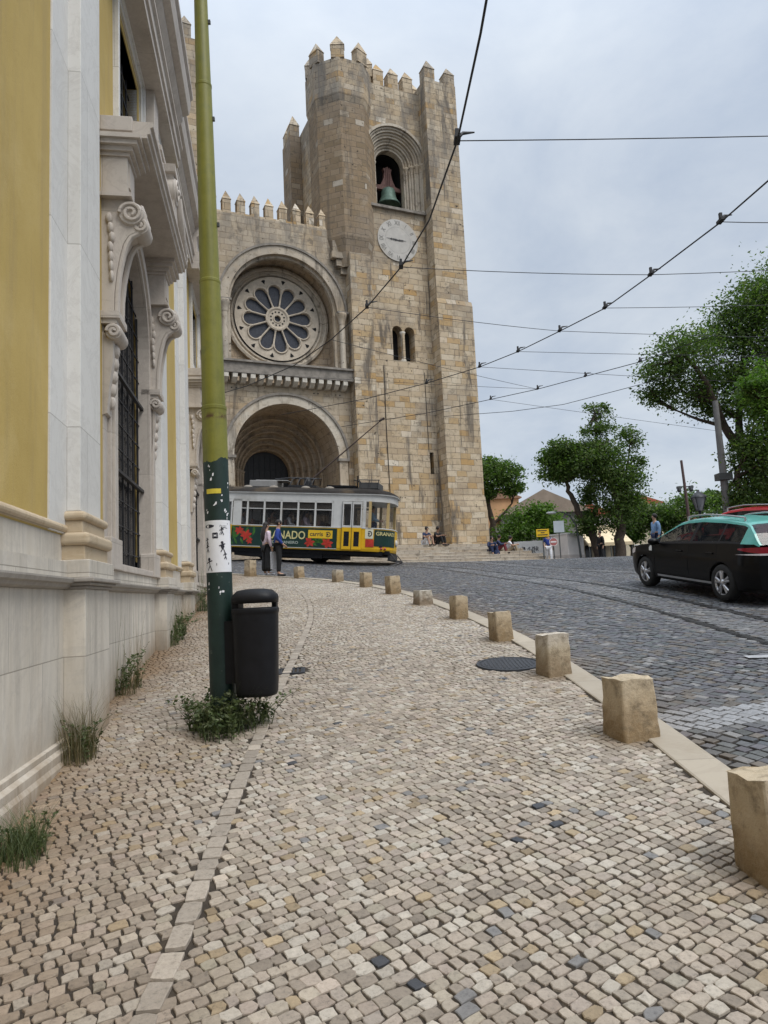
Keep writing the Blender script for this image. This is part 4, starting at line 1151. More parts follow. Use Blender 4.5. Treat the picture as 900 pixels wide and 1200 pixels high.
    prof = [(0,.78),(.5,.74),(.62,.68),(.5,.62),(.55,.5),(.62,.36),(.78,.22),(.98,.12),(1.16,.10),(1.3,.04),(1.3,0),(.2,0),(.1,.3),(.05,.55)]
    sc.prism([(x0+x, -.44, 6.44+z) for x, z in prof], (0, .3, 0))
    sc.prism([(x0-.04, -.47, 7.2), (x0+.56, -.47, 7.2), (x0+.64, -.47, 7.26), (x0+.64, -.47, 7.3), (x0-.06, -.47, 7.3)], (0, .36, 0))
    for cx, cz, r in ((x0+.17, 7.03, .17), (x0+1.13, 6.60, .17)):
        sc.lathe([(0,0),(r,0),(r+.01,.03),(r+.01,.30),(r,.33),(0,.33)], (cx, -.46, cz), 20, 0, 'y')
        pts = []
        for i in range(40):
            t = i/22*2*pi; rr = (r-.01)*(1-.82*i/40); pts.append((cx+rr*cos(t), -.465, cz+rr*sin(t)))
        sc.tube(pts, .02, 6)
        sc.ball((cx, -.47, cz), .04, 8, 6)
    sc.tube([(x0+x, -.46, 6.44+z) for x, z in ((.34,.6),(.4,.45),(.5,.3),(.7,.17),(.95,.08),(1.12,.0))], [.05,.06,.07,.06,.05,.03], 8)
    for i in range(5): sc.ball((x0+.62+.1*i, -.30, 6.78-.07*i), (.09,.1,.07), 8, 6)
    sc.build('scroll_ornament', MAT['pinkstone'], church, bevel=.008)
for c in BAYS: bay(c)
# ================================================================== STREET FURNITURE NEAR THE CAMERA
PX, PY = -1.38, 5.98; PZ = g(PX, PY)
def zat(x, y, Y): return at(x, y, Y)[2]
ZG = zat(258, 540, PY)                       # where the green paint ends
def pole_mat():
    t = NT('tram_pole_paint'); o = t.coord('Object'); sep = t.n('ShaderNodeSeparateXYZ'); t.L.new(o, sep.inputs[0])
    n = t.noise(o, 5, 5, .7); n9 = t.noise(o, 16, 5, .7)
    yel = t.ramp(n, [(.3, (.155,.155,.022)), (.55, (.20,.195,.03)), (.75, (.14,.15,.035))])
    st = t.coord('Object', (9, 9, .7))
    yel = t.mix(t.ramp(t.noise(st, 1.2, 6, .7), [(.5, g01(0)), (.75, g01(.6))]), yel, (.08,.09,.025))
    yel = t.mix(t.ramp(n9, [(.66, g01(0)), (.72, g01(.9))]), yel, (.10,.06,.03))
    grn = t.ramp(n, [(.3, (.006,.018,.015)), (.7, (.014,.035,.028))])
    grn = t.mix(t.ramp(n9, [(.66, g01(0)), (.69, g01(.8))]), grn, (.10,.12,.10))
    # ragged edge between the two coats
    step = t.n('ShaderNodeTexNoise'); t.L.new(t.coord('Object', (9, 9, 3)), step.inputs['Vector']); step.inputs['Scale'].default_value = 1; step.inputs['Detail'].default_value = 5
    z = t.math('ADD', sep.outputs[2], t.math('MULTIPLY', t.math('SUBTRACT', step.outputs[0], .5), .28))
    k = t.math('GREATER_THAN', z, ZG-PZ)
    col = t.mix(k, grn, yel)
    # rust ring at the joint
    d = t.math('ABSOLUTE', t.math('SUBTRACT', sep.outputs[2], zat(258, 490, PY)-PZ), 0)
    rz = t.math('MULTIPLY', t.ramp(d, [(.0, g01(1)), (.035, g01(0))]), t.ramp(n9, [(.42, g01(0)), (.55, g01(1))]))
    col = t.mix(rz, col, (.07,.03,.015))
    return t.fin(col, .5, t.bump(n9, .25, .006), Specular_IOR_Level=.4)
pole = thing('tram_pole', 'tall yellow-green tram pole with dark green base, stickers and a paper poster', 'pole', (PX, PY, PZ))
zj = zat(258, 478, PY)-PZ; zr = zat(245, 330, PY)-PZ; zt = zat(238, 100, PY)-PZ
mb = MB(); ZT = 9.5
def prad(z): return .104 if z < zj else .098-(z-zj)*.0095
prof = [(.108,-.3),(.105,.0),(.104,zj-.03),(.107,zj-.02),(.107,zj+.005),(.098,zj+.012)]
for q in (zr, zt): prof += [(prad(q)+.001,q-.03),(prad(q)+.004,q-.02),(prad(q)+.004,q),(prad(q)-.003,q+.008)]
prof += [(prad(ZT), ZT), (0, ZT+.05)]
mb.lathe(prof, (0,0,0), 56, smooth=False); mb.build('shaft', pole_mat(), pole); pole.rotation_euler = (0, -.0115, 0)
# little bolts and a bracket on the street side
mb = MB()
for z in (zt-.35, zt+.6, zr+.5): mb.box(.05, prad(z)+.018, -.012, .012, z, z+.035)
build_split(mb, 'shaft_bracket', MAT['lampgrey'], pole)
def on_pole(u, z, dr): # u: angle, towards the camera is -pi/2
    r = prad(z)+dr; return (r*cos(u), r*sin(u), z)
def patch(name, u0, u1, z0, z1, mat, dr=.002, parent=pole, n=14):
    mb = MB(); vs_ = []
    for i in range(n+1):
        u = u0+(u1-u0)*i/n; vs_ += [on_pole(u, z0, dr), on_pole(u, z1, dr)]
    mb.add(vs_, [(2*i, 2*i+2, 2*i+3, 2*i+1) for i in range(n)], 0, True); return mb.build(name, mat, parent)
CAMU = -pi/2+.22
z0, z1 = zat(258, 671, PY)-PZ, zat(258, 611, PY)-PZ
post = patch('poster', CAMU-1.42, CAMU+1.25, z0, z1, MAT['poster'], .0025)
# drawings on the poster: (u,v) outlines in poster units
def uvp(a, b): return on_pole(CAMU-1.25+2.35*a, z0+(z1-z0)*b, .0045)
dg = MB()
def poly_uv(P): dg.add([uvp(a, b) for a, b in P], [tuple(range(len(P)))])
def stroke(P, w=.012):
    for (a, b), (c, d) in zip(P[:-1], P[1:]):
        l = hypot(c-a, d-b)+1e-9; nx_, ny_ = -(d-b)/l*w, (c-a)/l*w
        poly_uv([(a+nx_, b+ny_), (c+nx_, d+ny_), (c-nx_, d-ny_), (a-nx_, b-ny_)])
def blob(cx, cy, rx, ry): poly_uv([(cx+rx*cos(t*pi/7), cy+ry*sin(t*pi/7)) for t in range(14)])
# header and footer cartouches, a camera-like box, small figures
blob(.23,.89,.17,.035); poly_uv([(.1,.865),(.4,.875),(.42,.91),(.1,.91)]); poly_uv([(.46,.13),(.88,.14),(.9,.18),(.46,.175)])
stroke([(.36,.66),(.52,.66),(.52,.75),(.36,.75),(.36,.66)]); stroke([(.39,.68),(.49,.68),(.49,.73),(.39,.73),(.39,.68)], .008)
for sx_, sy_, s in ((.13,.62,.8),(.14,.48,.9),(.66,.5,1.3),(.2,.18,1.5),(.66,.8,.9),(.75,.32,.8)):
    blob(sx_, sy_+.05*s, .035*s, .022*s); stroke([(sx_, sy_+.03*s), (sx_+.02*s, sy_-.03*s), (sx_-.04*s, sy_-.09*s)]); stroke([(sx_+.02*s, sy_-.03*s), (sx_+.07*s, sy_-.1*s)])
    stroke([(sx_-.08*s, sy_), (sx_, sy_+.02*s), (sx_+.08*s, sy_+.03*s)], .01)
poly_uv([(.6,.5),(.7,.56),(.74,.48),(.66,.42)]); stroke([(.58,.72),(.72,.86),(.86,.84)], .006); stroke([(.6,.9),(.9,.93)], .006)
for i in range(5): stroke([(.6+.05*i,.87),(.62+.05*i,.90)], .006)
dg.build('poster_drawing', MAT['ink'], post)['kind'] = 'stuff'
zs_ = zat(258, 577, PY)-PZ
patch('yellow_sticker', CAMU-.85, CAMU+.35, zs_-.022, zs_+.018, simple('yellow_sticker', (.62,.5,.05), .7, .1, 30), .0025)
mb = MB(); rr_ = random.Random(4)
for px, py in ((267,598),(269,605),(262,585),(256,592),(248,600),(251,550),(254,562),(247,688),(262,690),(258,693),(272,570)):
    z = zat(px, py, PY)-PZ; u = CAMU+(px-258)/15*1.2
    for k in range(3):
        uu, zz, a, b = u+rr_.uniform(-.1,.1), z+rr_.uniform(-.03,.03), rr_.uniform(.02,.09), rr_.uniform(.004,.014)
        mb.add([on_pole(uu-a, zz-b, .003), on_pole(uu+a*.7, zz-b*.8, .003), on_pole(uu+a, zz+b, .003), on_pole(uu-a*.5, zz+b*.8, .003)], [(0,1,2,3)])
mb.build('torn_sticker', MAT['poster'], pole)['kind'] = 'stuff'
# --- litter bin
BY = 5.86; bc = at(300.5, 760, BY)
bin_ = thing('litter_bin', 'black plastic litter bin with hooded lid hanging on the tram pole', 'litter bin', (bc[0], bc[1], zat(300, 815, BY)))
H = zat(300, 712, BY)-zat(300, 815, BY)
def sec(w, d, z, n=36, e=3.0):
    o = []
    for i in range(n):
        t = 2*pi*i/n; c_, s_ = cos(t), sin(t)
        o.append((w/2*abs(c_)**(2/e)*(1 if c_ > 0 else -1), d/2*abs(s_)**(2/e)*(1 if s_ > 0 else -1), z))
    return o
def loft(mb, S, m=0, cap=True):
    n = len(S[0]); vs_ = [p for s_ in S for p in s_]
    mb.add(vs_, [(i*n+j, i*n+(j+1) % n, (i+1)*n+(j+1) % n, (i+1)*n+j) for i in range(len(S)-1) for j in range(n)], m, True)
    if cap: mb.add(S[0], [tuple(range(n))[::-1]], m); mb.add(S[-1], [tuple(range(n))], m)
W, D = .372, .33
mb = MB(); loft(mb, [sec(W*.70,D*.7,.0), sec(W*.82,D*.84,.006), sec(W*.87,D*.9,.03), sec(W*.90,D*.93,.12), sec(W*.97,D*.98,H-.06), sec(W*.975,D*.985,H-.045), sec(W*1.0,D,H-.04), sec(W*1.0,D,H-.01), sec(W*.97,D*.97,H), sec(W*.93,D*.93,H-.01), sec(W*.9,D*.9,H-.15)], cap=True)
body = mb.build('bin_body', MAT['black_plastic'], bin_)
mb = MB(); zl = zat(300, 706, BY)-zat(300, 815, BY); zh = zat(300, 690, BY)-zat(300, 815, BY)
loft(mb, [sec(W*.93,D*.93,zl), sec(W*.99,D*.99,zl-.005), sec(W*1.0,D,zl+.035), sec(W*.97,D*.97,zl+.06), sec(W*.75,D*.75,zh-.012), sec(W*.4,D*.4,zh), sec(W*.02,D*.02,zh+.002)])
mb.build('bin_lid', MAT['black_plastic'], bin_)
mb = MB(); mb.box(-.17, -.12, -.09, .12, H-.2, zl+.03); mb.box(.13, .165, .02, .12, H-.1, zl+.03)
build_split(mb, 'lid_strut', MAT['black_plastic'], bin_)
mb = MB(); mb.box(-.26, -.13, .02, .1, .1, H-.1); mb.build('pole_bracket', MAT['black_plastic'], bin_)
# --- weeds
def weed(name, label, spots, blades, leaves=0, mat='weed', seed=1, cat='weed'):
    """spots: list of (x,y,radius); blades: (count,hmin,hmax,lean,width)"""
    r = random.Random(seed); x0, y0 = spots[0][0], spots[0][1]
    t = thing(name, label, cat, (x0, y0, g(x0, y0)), group='weeds growing from the pavement')
    z0 = g(x0, y0)
    def base():
        x, y, R = r.choice(spots); a = r.uniform(0, 2*pi); q = R*sqrt(r.random())
        return x+q*cos(a), y+q*sin(a)
    mb = MB()
    for (cnt, h0, h1, lean, wd) in blades:
        for _ in range(cnt):
            x, y = base(); h = r.uniform(h0, h1); a = r.uniform(0, 2*pi); l = lean*h*r.uniform(.3, 1)
            z = g(x, y)-.01; w = wd*r.uniform(.6, 1.2); pa = a+pi/2
            vs_ = []
            for i in range(5):
                s_ = i/4; ww = w*(1-s_*.9)
                cx = x+cos(a)*l*s_*s_-x0; cy = y+sin(a)*l*s_*s_-y0; cz = z+h*(s_-.18*lean*s_*s_)-z0
                vs_ += [(cx-cos(pa)*ww, cy-sin(pa)*ww, cz), (cx+cos(pa)*ww, cy+sin(pa)*ww, cz)]
            mb.add(vs_, [(2*i, 2*i+1, 2*i+3, 2*i+2) for i in range(4)])
    mb.build('blades', MAT[mat], t)
    if leaves:
        mb = MB()
        n_, hmax, sz = leaves
        stems = []
        for _ in range(max(4, n_//26)):
            x, y = base(); a = r.uniform(0, 2*pi); h = hmax*r.uniform(.35, 1); l = h*r.uniform(.2, .9)
            stems.append((x, y, a, h, l))
            mb.tube([(x-x0+cos(a)*l*s_*s_, y-y0+sin(a)*l*s_*s_, g(x, y)-z0-.01+h*s_*(1-.2*s_)) for s_ in (0,.35,.7,1)], [.004,.003,.002,.001], 4)
        for _ in range(n_):
            x, y, a, h, l = r.choice(stems); s_ = r.uniform(.1, 1)
            c = Vector((x-x0+cos(a)*l*s_*s_, y-y0+sin(a)*l*s_*s_, g(x, y)-z0+h*s_*(1-.2*s_)))
            d = Vector((r.uniform(-1,1), r.uniform(-1,1), r.uniform(-.2,.8))).normalized(); sd_ = d.cross(Vector((r.uniform(-1,1),r.uniform(-1,1),1))).normalized()
            L_ = sz*r.uniform(.6, 1.5); w_ = L_*.27
            mb.add([tuple(c), tuple(c+d*L_*.5+sd_*w_), tuple(c+d*L_), tuple(c+d*L_*.5-sd_*w_)], [(0,1,2,3)])
        mb.build('leaves', MAT['weed'], t)
    return t
w1 = ground(84, 893); w2 = ground(141, 815); w3 = ground(196, 757); w4 = ground(22, 1010); w5 = ground(180, 700)
weed('weed_tuft', 'tall dry grassy weed tuft against the wall, left of the litter bin', [(w1[0]+.04, w1[1], .13), (w1[0]-.0, w1[1]+.16, .12)], [(230,.2,.62,.75,.0024),(90,.1,.3,1.0,.003)], (260,.4,.03), 'drygrass', 2)
weed('weed_tuft', 'thin weed with tall bare stalks against the wall beside the second pedestal', [(w2[0]+.03, w2[1], .12), (w2[0]-.02, w2[1]+.3, .12)], [(110,.12,.4,.9,.0028),(26,.6,1.05,.25,.0026)], (420,.62,.038), 'drygrass', 3)
weed('weed_tuft', 'grey-green weed clump at the foot of the wall further up the pavement', [(w3[0], w3[1], .16), (w3[0]-.06, w3[1]+.5, .16), (w3[0]-.12, w3[1]+1.0, .12)], [(260,.2,.5,.7,.0035),(40,.5,.95,.3,.003)], (600,.5,.045), 'weed', 4)
weed('weed_tuft', 'low green grass tuft at the lower left corner of the photo', [(w4[0]-.0, w4[1]-.0, .13), (w4[0]-.06, w4[1]+.08, .12), (w4[0]-.04, w4[1]+.17, .1)], [(560,.08,.27,.9,.0022)], (420,.2,.022), 'weed', 5)
weed('weed_tuft', 'bushy green weeds sprouting around the base of the tram pole', [(PX+.0, PY-.12, .2), (PX+.2, PY-.05, .2), (PX-.14, PY-.06, .15), (PX+.06, PY-.3, .18)], [(260,.08,.3,1.0,.0025),(90,.25,.5,.8,.0018)], (3000,.36,.034), 'weed', 6)
weed('weed_tuft', 'sparse weeds by the last white pedestals of the yellow church', [(ground(232, 716)[0]+.1, ground(232, 716)[1], .15)], [(90,.2,.6,.5,.003),(18,.6,1.2,.25,.004)], (160,.8,.04), 'weed', 8)
# --- overhead wires
def wirething(name, label, pts, r, group, nodes=(), cat='wire'):
    o0 = pts[0]; t = thing(name, label, cat, o0, group=group)
    mb = MB(); mb.tube([tuple(np.array(p)-np.array(o0)) for p in pts], r, 5, smooth=True); mb.build('cable', MAT['wire'], t)
    for p in nodes:
        mb = MB(T=Matrix.Translation(tuple(np.array(p)-np.array(o0)))@Matrix.Scale(.62,4))
        mb.box(-.05,.05,-.12,.12,.0,.06); mb.tube([(0,0,.03),(.1,.05,.16),(.3,.1,.2)], [.03,.03,.012], 6); mb.box(-.03,.03,-.03,.03,.04,.2)
        mb.build('insulator', MAT['wire'], t)
    return t
def path(P, dz, n=0): return [over(x, y, dz) for x, y in P]
def dense(A, k=4, sag=0.0):
    out = []
    for a, b in zip(A[:-1], A[1:]):
        for i in range(k): s_ = i/k; p = a*(1-s_)+b*s_; p = p.copy(); p[2] -= sag*4*s_*(1-s_); out.append(p)
    out.append(A[-1]); return out
GW = 'tram contact wires over the street'; GS = 'span wires strung across the street'
cA = path([(600,-420),(586,-180),(575,-28),(563,40),(536,165),(503,258),(470,313),(430,360),(388,398),(345,428),(290,452),(230,470)], 5.4)
wirething('contact_wire', 'thick contact wire crossing in front of the tower and its clock', dense(cA, 3), .011, GW, [cA[4], cA[6], cA[7]])
cB = path([(1180,-50),(990,120),(900,212),(845,260),(763,322),(709,361),(656,388),(607,412),(562,430),(500,449),(430,467),(330,486)], 5.4)
wirething('contact_wire', 'contact wire rising to the upper right corner with many insulators', dense(cB, 3), .011, GW, cB[3:10])
cC = path([(830,395),(750,424),(686,441),(630,456),(575,468),(500,484),(400,500)], 5.6)
wirething('contact_wire', 'further contact wire ending in the big right-hand tree', dense(cC, 3), .011, GW, cC[1:5])
cD = path([(900,412),(790,440),(722,458),(660,474),(600,482),(520,488)], 5.6)
wirething('contact_wire', 'lowest faint contact wire above the middle trees', dense(cD, 3), .010, GW, [])
def span(label, A, px, dY, nodes=(), sag=.03, r=.006):
    """A: 3D end on a contact wire; px: list of further pixels with depth offsets"""
    P = [np.array(A)]+[np.array(q) if len(q) == 3 else at(q[0], q[1], A[1]+d) for q, d in zip(px, dY)]
    if len(px[-1]) == 2: P[-1] = P[-1]+(P[-1]-P[-2])*.7
    wirething('span_wire', label, dense(P, 6, sag), r, GS, [])
span('high span wire running level across the sky from the tower edge', cA[4], [(980,155)], [1.5])
span('short span wire at the right edge from the topmost insulator', cB[3], [(960,258)], [.3])
span('span wire from the clock across the sky to the insulator right of the tower', cA[6], [cB[4]], [0]); 
span('span wire continuing from the second insulator to the right edge', cB[4], [(960,312)], [.6])
span('span wire from below the clock past the tower edge', cA[7], [cB[6]], [0])
span('span wire from the third insulator into the tree crown', cB[5], [(900,356)], [1.5])
span('span wire from the fourth insulator to the tree', cB[6], [(870,393)], [1.2])
span('span wire level with the fifth insulator', cB[7], [(880,416)], [1.6])
span('span wire just below the fifth insulator crossing to the tree', cB[8], [(860,446)], [1.6])
span('low span wire across the tower at the height of the porch arch', cA[8], [cC[3]], [0])
span('low span wire between tower and middle tree', cC[3], [(430,445)], [-1.5])
span('lowest span wire above the middle trees', cC[4], [(870,508)], [2.0])
# ================================================================== PEOPLE
def skin_obj(name, V, E, Rr, mat, parent, sub=2, root=0):
    me = bpy.data.meshes.new(name); me.from_pydata([tuple(v) for v in V], E, []); me.materials.append(mat)
    o = bpy.data.objects.new(name, me); COL.objects.link(o); o.parent = parent
    m = o.modifiers.new('skin', 'SKIN'); m.use_smooth_shade = True
    for i, r in enumerate(Rr):
        d = me.skin_vertices[0].data[i]; d.radius = r if isinstance(r, tuple) else (r, r); d.use_root = (i == root)
    s = o.modifiers.new('subsurf', 'SUBSURF'); s.levels = sub; s.render_levels = sub
    return o
CL = {}
def cloth(name, c, rough=.8):
    if name not in CL: CL[name] = simple('cloth_'+name, c, rough, .2, 14, .25, .01)
    return CL[name]
SKIN = simple('human_skin', (.42,.25,.17), .55, .08, 8, .1)
SKIND = simple('tanned_skin', (.27,.15,.095), .55, .08, 8, .1)
HAIRD = simple('dark_hair', (.018,.013,.011), .6, .3, 30, .4, .01)
STAND = dict(pel=(0,0,.95), wai=(0,0,1.08), che=(.01,0,1.27), nec=(0,0,1.46), hea=(.02,0,1.615),
    shL=(0,.175,1.40), elL=(-.02,.24,1.13), wrL=(.04,.25,.89), haL=(.06,.245,.80),
    shR=(0,-.175,1.40), elR=(-.02,-.24,1.13), wrR=(.04,-.25,.89), haR=(.06,-.245,.80),
    hiL=(0,.095,.90), knL=(.02,.105,.50), anL=(-.01,.11,.085), toL=(.16,.125,.035),
    hiR=(0,-.095,.90), knR=(.02,-.105,.50), anR=(-.01,-.11,.085), toR=(.16,-.125,.035))
SIT = dict(pel=(0,0,.12), wai=(.02,0,.26), che=(.09,0,.45), nec=(.14,0,.63), hea=(.19,0,.775),
    shL=(.12,.18,.57), elL=(.26,.24,.37), wrL=(.45,.14,.42), haL=(.53,.10,.42),
    shR=(.12,-.18,.57), elR=(.26,-.24,.37), wrR=(.45,-.14,.42), haR=(.53,-.10,.42),
    hiL=(.02,.10,.11), knL=(.42,.13,.42), anL=(.50,.12,.0), toL=(.66,.13,-.04),
    hiR=(.02,-.10,.11), knR=(.42,-.13,.42), anR=(.50,-.12,.0), toR=(.66,-.13,-.04))
CHAIR = dict(pel=(0,0,.08), wai=(-.02,0,.22), che=(-.01,0,.42), nec=(0,0,.61), hea=(.03,0,.76),
    shL=(0,.18,.55), elL=(.05,.24,.29), wrL=(.27,.18,.24), haL=(.35,.15,.25),
    shR=(0,-.18,.55), elR=(.05,-.24,.29), wrR=(.27,-.18,.24), haR=(.35,-.15,.25),
    hiL=(.02,.10,.08), knL=(.43,.12,.10), anL=(.44,.12,-.33), toL=(.6,.13,-.38),
    hiR=(.02,-.10,.08), knR=(.43,-.12,.10), anR=(.44,-.12,-.33), toR=(.6,-.13,-.38))
def person(label, loc, yaw, base, top, legs, hair='short', skin=SKIN, over_=None, scale=1.0, sleeve='long', group=None, detail=False, shorts=False, shoes=None, hat=None, wide=False):
    J = dict(base); J.update(over_ or {})
    J = {k: Vector(v) for k, v in J.items()}
    t = thing('person', label, 'person', loc, radians(yaw), group); t.scale = (scale,)*3
    up = (J['hea']-J['nec']).normalized()
    fw = Vector((1,0,0)); fw = J.get('face', fw); fw = Vector(fw).normalized()
    ht = J['hea']
    V = []; Rr = []; E = []; ix = {}
    def a(k, p, r, prev=None):
        ix[k] = len(V); V.append(p); Rr.append(r)
        if prev: E.append((ix[prev], ix[k]))
    a('pel', J['pel'], .125); a('wai', J['wai'], .11, 'pel'); a('che', J['che'], .125, 'wai'); a('nec', J['nec']-up*.03, .055, 'che')
    a('jaw', J['nec']+up*.055+fw*.015, .058, 'nec'); a('hea', ht, .088, 'jaw'); a('cro', ht+up*.075, .06, 'hea')
    a('nos', ht+fw*.098-up*.01, .016, 'hea')
    for s in 'LR':
        a('sh'+s, J['sh'+s], .055, 'che'); a('el'+s, J['el'+s], .042, 'sh'+s); a('wr'+s, J['wr'+s], .029, 'el'+s); a('ha'+s, J['ha'+s], .036, 'wr'+s)
        d = (J['ha'+s]-J['wr'+s]).normalized(); q = d.cross(Vector((0,0,1))); q = q.normalized() if q.length > .1 else Vector((0,1,0))
        if detail:
            for i, (o_, l) in enumerate(((-.027,.062),(-.009,.075),(.009,.07),(.027,.055))):
                p0 = J['ha'+s]+q*o_+d*.02; a(f'f{i}{s}', p0+d*.03, .0105, 'ha'+s); a(f'g{i}{s}', p0+d*l-Vector((0,0,.012)), .008, f'f{i}{s}')
            a('th'+s, J['ha'+s]-d*.02+q*.045, .011, 'ha'+s); a('ti'+s, J['ha'+s]+d*.02+q*.065, .009, 'th'+s)
        else: a('fi'+s, J['ha'+s]+d*.075, .022, 'ha'+s)
        a('hi'+s, J['hi'+s], .088, 'pel'); a('kn'+s, J['kn'+s], .056, 'hi'+s); a('an'+s, J['an'+s], .04, 'kn'+s); a('to'+s, J['to'+s], .035, 'an'+s)
    skin_obj('body', V, E, Rr, skin, t)
    # shirt
    V = []; Rr = []; E = []; ix = {}
    a('pel', J['pel']+(J['wai']-J['pel'])*.15, .143); a('wai', J['wai'], .128, 'pel'); a('che', J['che'], .145, 'wai'); a('nec', J['nec']-up*.055, .07, 'che')
    for s in 'LR':
        a('sh'+s, J['sh'+s], .072, 'che')
        e = J['sh'+s].lerp(J['el'+s], .8 if sleeve == 'short' else 1); a('el'+s, e, .058, 'sh'+s)
        if sleeve == 'long': a('wr'+s, J['el'+s].lerp(J['wr'+s], .95), .041, 'el'+s)
    skin_obj('shirt', V, E, Rr, top, t)
    V = []; Rr = []; E = []; ix = {}
    a('pel', J['pel'], .139); 
    for s in 'LR':
        a('hi'+s, J['hi'+s], .106, 'pel'); a('kn'+s, J['kn'+s] if not shorts else J['hi'+s].lerp(J['kn'+s], .8), .078 if not wide else .12, 'hi'+s)
        if not shorts: a('an'+s, J['kn'+s].lerp(J['an'+s], .93), .06 if not wide else .13, 'kn'+s)
    skin_obj('shorts' if shorts else 'trousers', V, E, Rr, legs, t)
    for s in 'LR':
        d = (J['to'+s]-J['an'+s]); d.z = 0; d = d.normalized() if d.length > .01 else fw
        an, to = J['an'+s], J['to'+s]
        skin_obj('shoe', [an-d*.04+Vector((0,0,-.035)), to*.5+an*.5+Vector((0,0,-.02)), to+d*.05], [(0,1),(1,2)], [.048,.047,.036], shoes or cloth('shoe_dark', (.03,.03,.03)), t, 1)
    # hair
    if hat: 
        mb = MB(); mb.ball(tuple(ht+up*.05-fw*.005), (.105,.1,.075), 14, 8); mb.prism([tuple(ht+fw*.08+up*.05+Vector((0,y,0))*1.0+fw*x) for x, y in ((0,-.075),(.09,-.05),(.09,.05),(0,.075))], (0,0,.012)); mb.build('cap', hat, t)
    mb = MB(); mb.ball(tuple(ht-fw*.022+up*.03), (.098,.095,.098), 14, 10)
    if hair == 'long':
        mb.tube([tuple(ht-fw*.04+up*.02), tuple(ht-fw*.085-up*.08), tuple(ht-fw*.10-up*.22), tuple(ht-fw*.10-up*.40), tuple(ht-fw*.085-up*.52)], [.095,.1,.105,.095,.035], 12, flat=.62)
    if hair == 'bun': mb.ball(tuple(ht-fw*.1+up*.09), .05, 10, 8)
    mb.build('hair', HAIRD, t)
    if detail:
        for y in (-.033, .033):
            mb = MB(); side = Vector((0,0,1)).cross(fw).normalized(); mb.ball(tuple(ht+fw*.083+side*y+up*.005), .011, 8, 6); mb.build('eye', MAT['dark'], t)
            mb = MB(); mb.ball(tuple(ht+side*(y*2.75)-up*.01), (.018,.012,.03), 8, 6); mb.build('ear', skin, t)
    return t
def gat(px, py): P = ground(px, py); return (P[0], P[1], g(P[0], P[1]))
blk = cloth('black', (.012,.012,.013)); navy = cloth('navy', (.02,.03,.075)); blue = cloth('blue', (.02,.045,.23)); white = cloth('white', (.62,.62,.64)); pink = cloth('pink', (.62,.50,.56)); grey = cloth('grey', (.2,.2,.22)); khaki = cloth('khaki', (.3,.24,.16)); red = cloth('red', (.4,.03,.04)); teal = cloth('teal', (.1,.2,.24)); maroon = cloth('maroon', (.16,.03,.035)); lightblue = cloth('lightblue', (.2,.32,.5))
P = gat(327, 675.5)
person('man in a bright blue shirt and black trousers standing before the tram', P, 12, STAND, blue, blk, detail=True, scale=.965*1.08,
    over_=dict(hea=(.045,0,1.60), nec=(.01,0,1.46), wrR=(.14,-.2,.95), haR=(.2,-.17,.90), elR=(-.05,-.235,1.14), wrL=(.10,.2,.97), haL=(.17,.17,.93)))
Pw = gat(313, 674.5)
person('woman with long dark hair, pale pink top and wide black trousers by the tram', Pw, 40, STAND, pink, blk, hair='long', detail=True, scale=.985, wide=True, shoes=white,
    over_=dict(elL=(.0,.23,1.13), wrL=(.16,.16,1.08), haL=(.22,.12,1.12)))
# shopping bag held between the two
mb = MB(); mb.prism([(-.10,0,0),(.10,0,0),(.085,0,.55),(-.085,0,.55)], (0,.1,0)); mb.tube([(-.05,.05,.55),(-.03,.05,.7),(.03,.05,.7),(.05,.05,.55)], .008, 6)
o = mb.build('shopping_bag', white, bevel=.015); bx_ = at(321, 668, Pw[1]-.15); o.location = (bx_[0], bx_[1], g(bx_[0], bx_[1])+.22); o.rotation_euler = (0,0,.6); tag(o, 'white bag hanging between the woman in pink and the man in blue', 'bag')
# people sitting on the steps by the tower
def onstep(px, Y, z): p = at(px, 640, Y); return (p[0], p[1], z)
GSIT = 'people sitting at the foot of the tower'
a24 = -66
person('seated woman in navy top and shorts, left of the couple below the tower', cw(-4.3,-.55,4.16), 24-78, SIT, navy, white, hair='bun', shorts=True, sleeve='short', group=GSIT, scale=1.12)
person('seated man in black with bare arms, right of the couple below the tower', cw(-3.62,-.5,4.16), 24-60, SIT, blk, blk, sleeve='short', skin=SKIND, group=GSIT, scale=1.15)
person('seated person in dark blue with a backpack, leftmost by the tower corner', cw(-1.25,-2.45,3.45), 24-100, SIT, navy, navy, group=GSIT, scale=1.1)
person('seated person in maroon trousers, middle of three by the tower corner', cw(-.75,-2.2,3.55), 24-40, SIT, navy, maroon, skin=SKIND, group=GSIT, scale=1.1)
person('seated person in a light top, rightmost of three by the tower corner', cw(.05,-2.1,3.5), 24-35, SIT, white, khaki, sleeve='short', group=GSIT, scale=1.1, shoes=white)
mb = MB(); mb.ball((0,0,.2), (.17,.12,.24), 14, 10); mb.ball((.0,-.1,.13), (.12,.06,.11), 10, 8); mb.tube([(-.08,.1,.05),(-.1,.16,.2),(-.08,.1,.38)], .015, 6); mb.tube([(.08,.1,.05),(.1,.16,.2),(.08,.1,.38)], .015, 6)
o = mb.build('backpack', navy); o.location = cw(-1.2,-2.95,3.25); tag(o, 'navy backpack resting against the leftmost person by the tower corner', 'backpack')
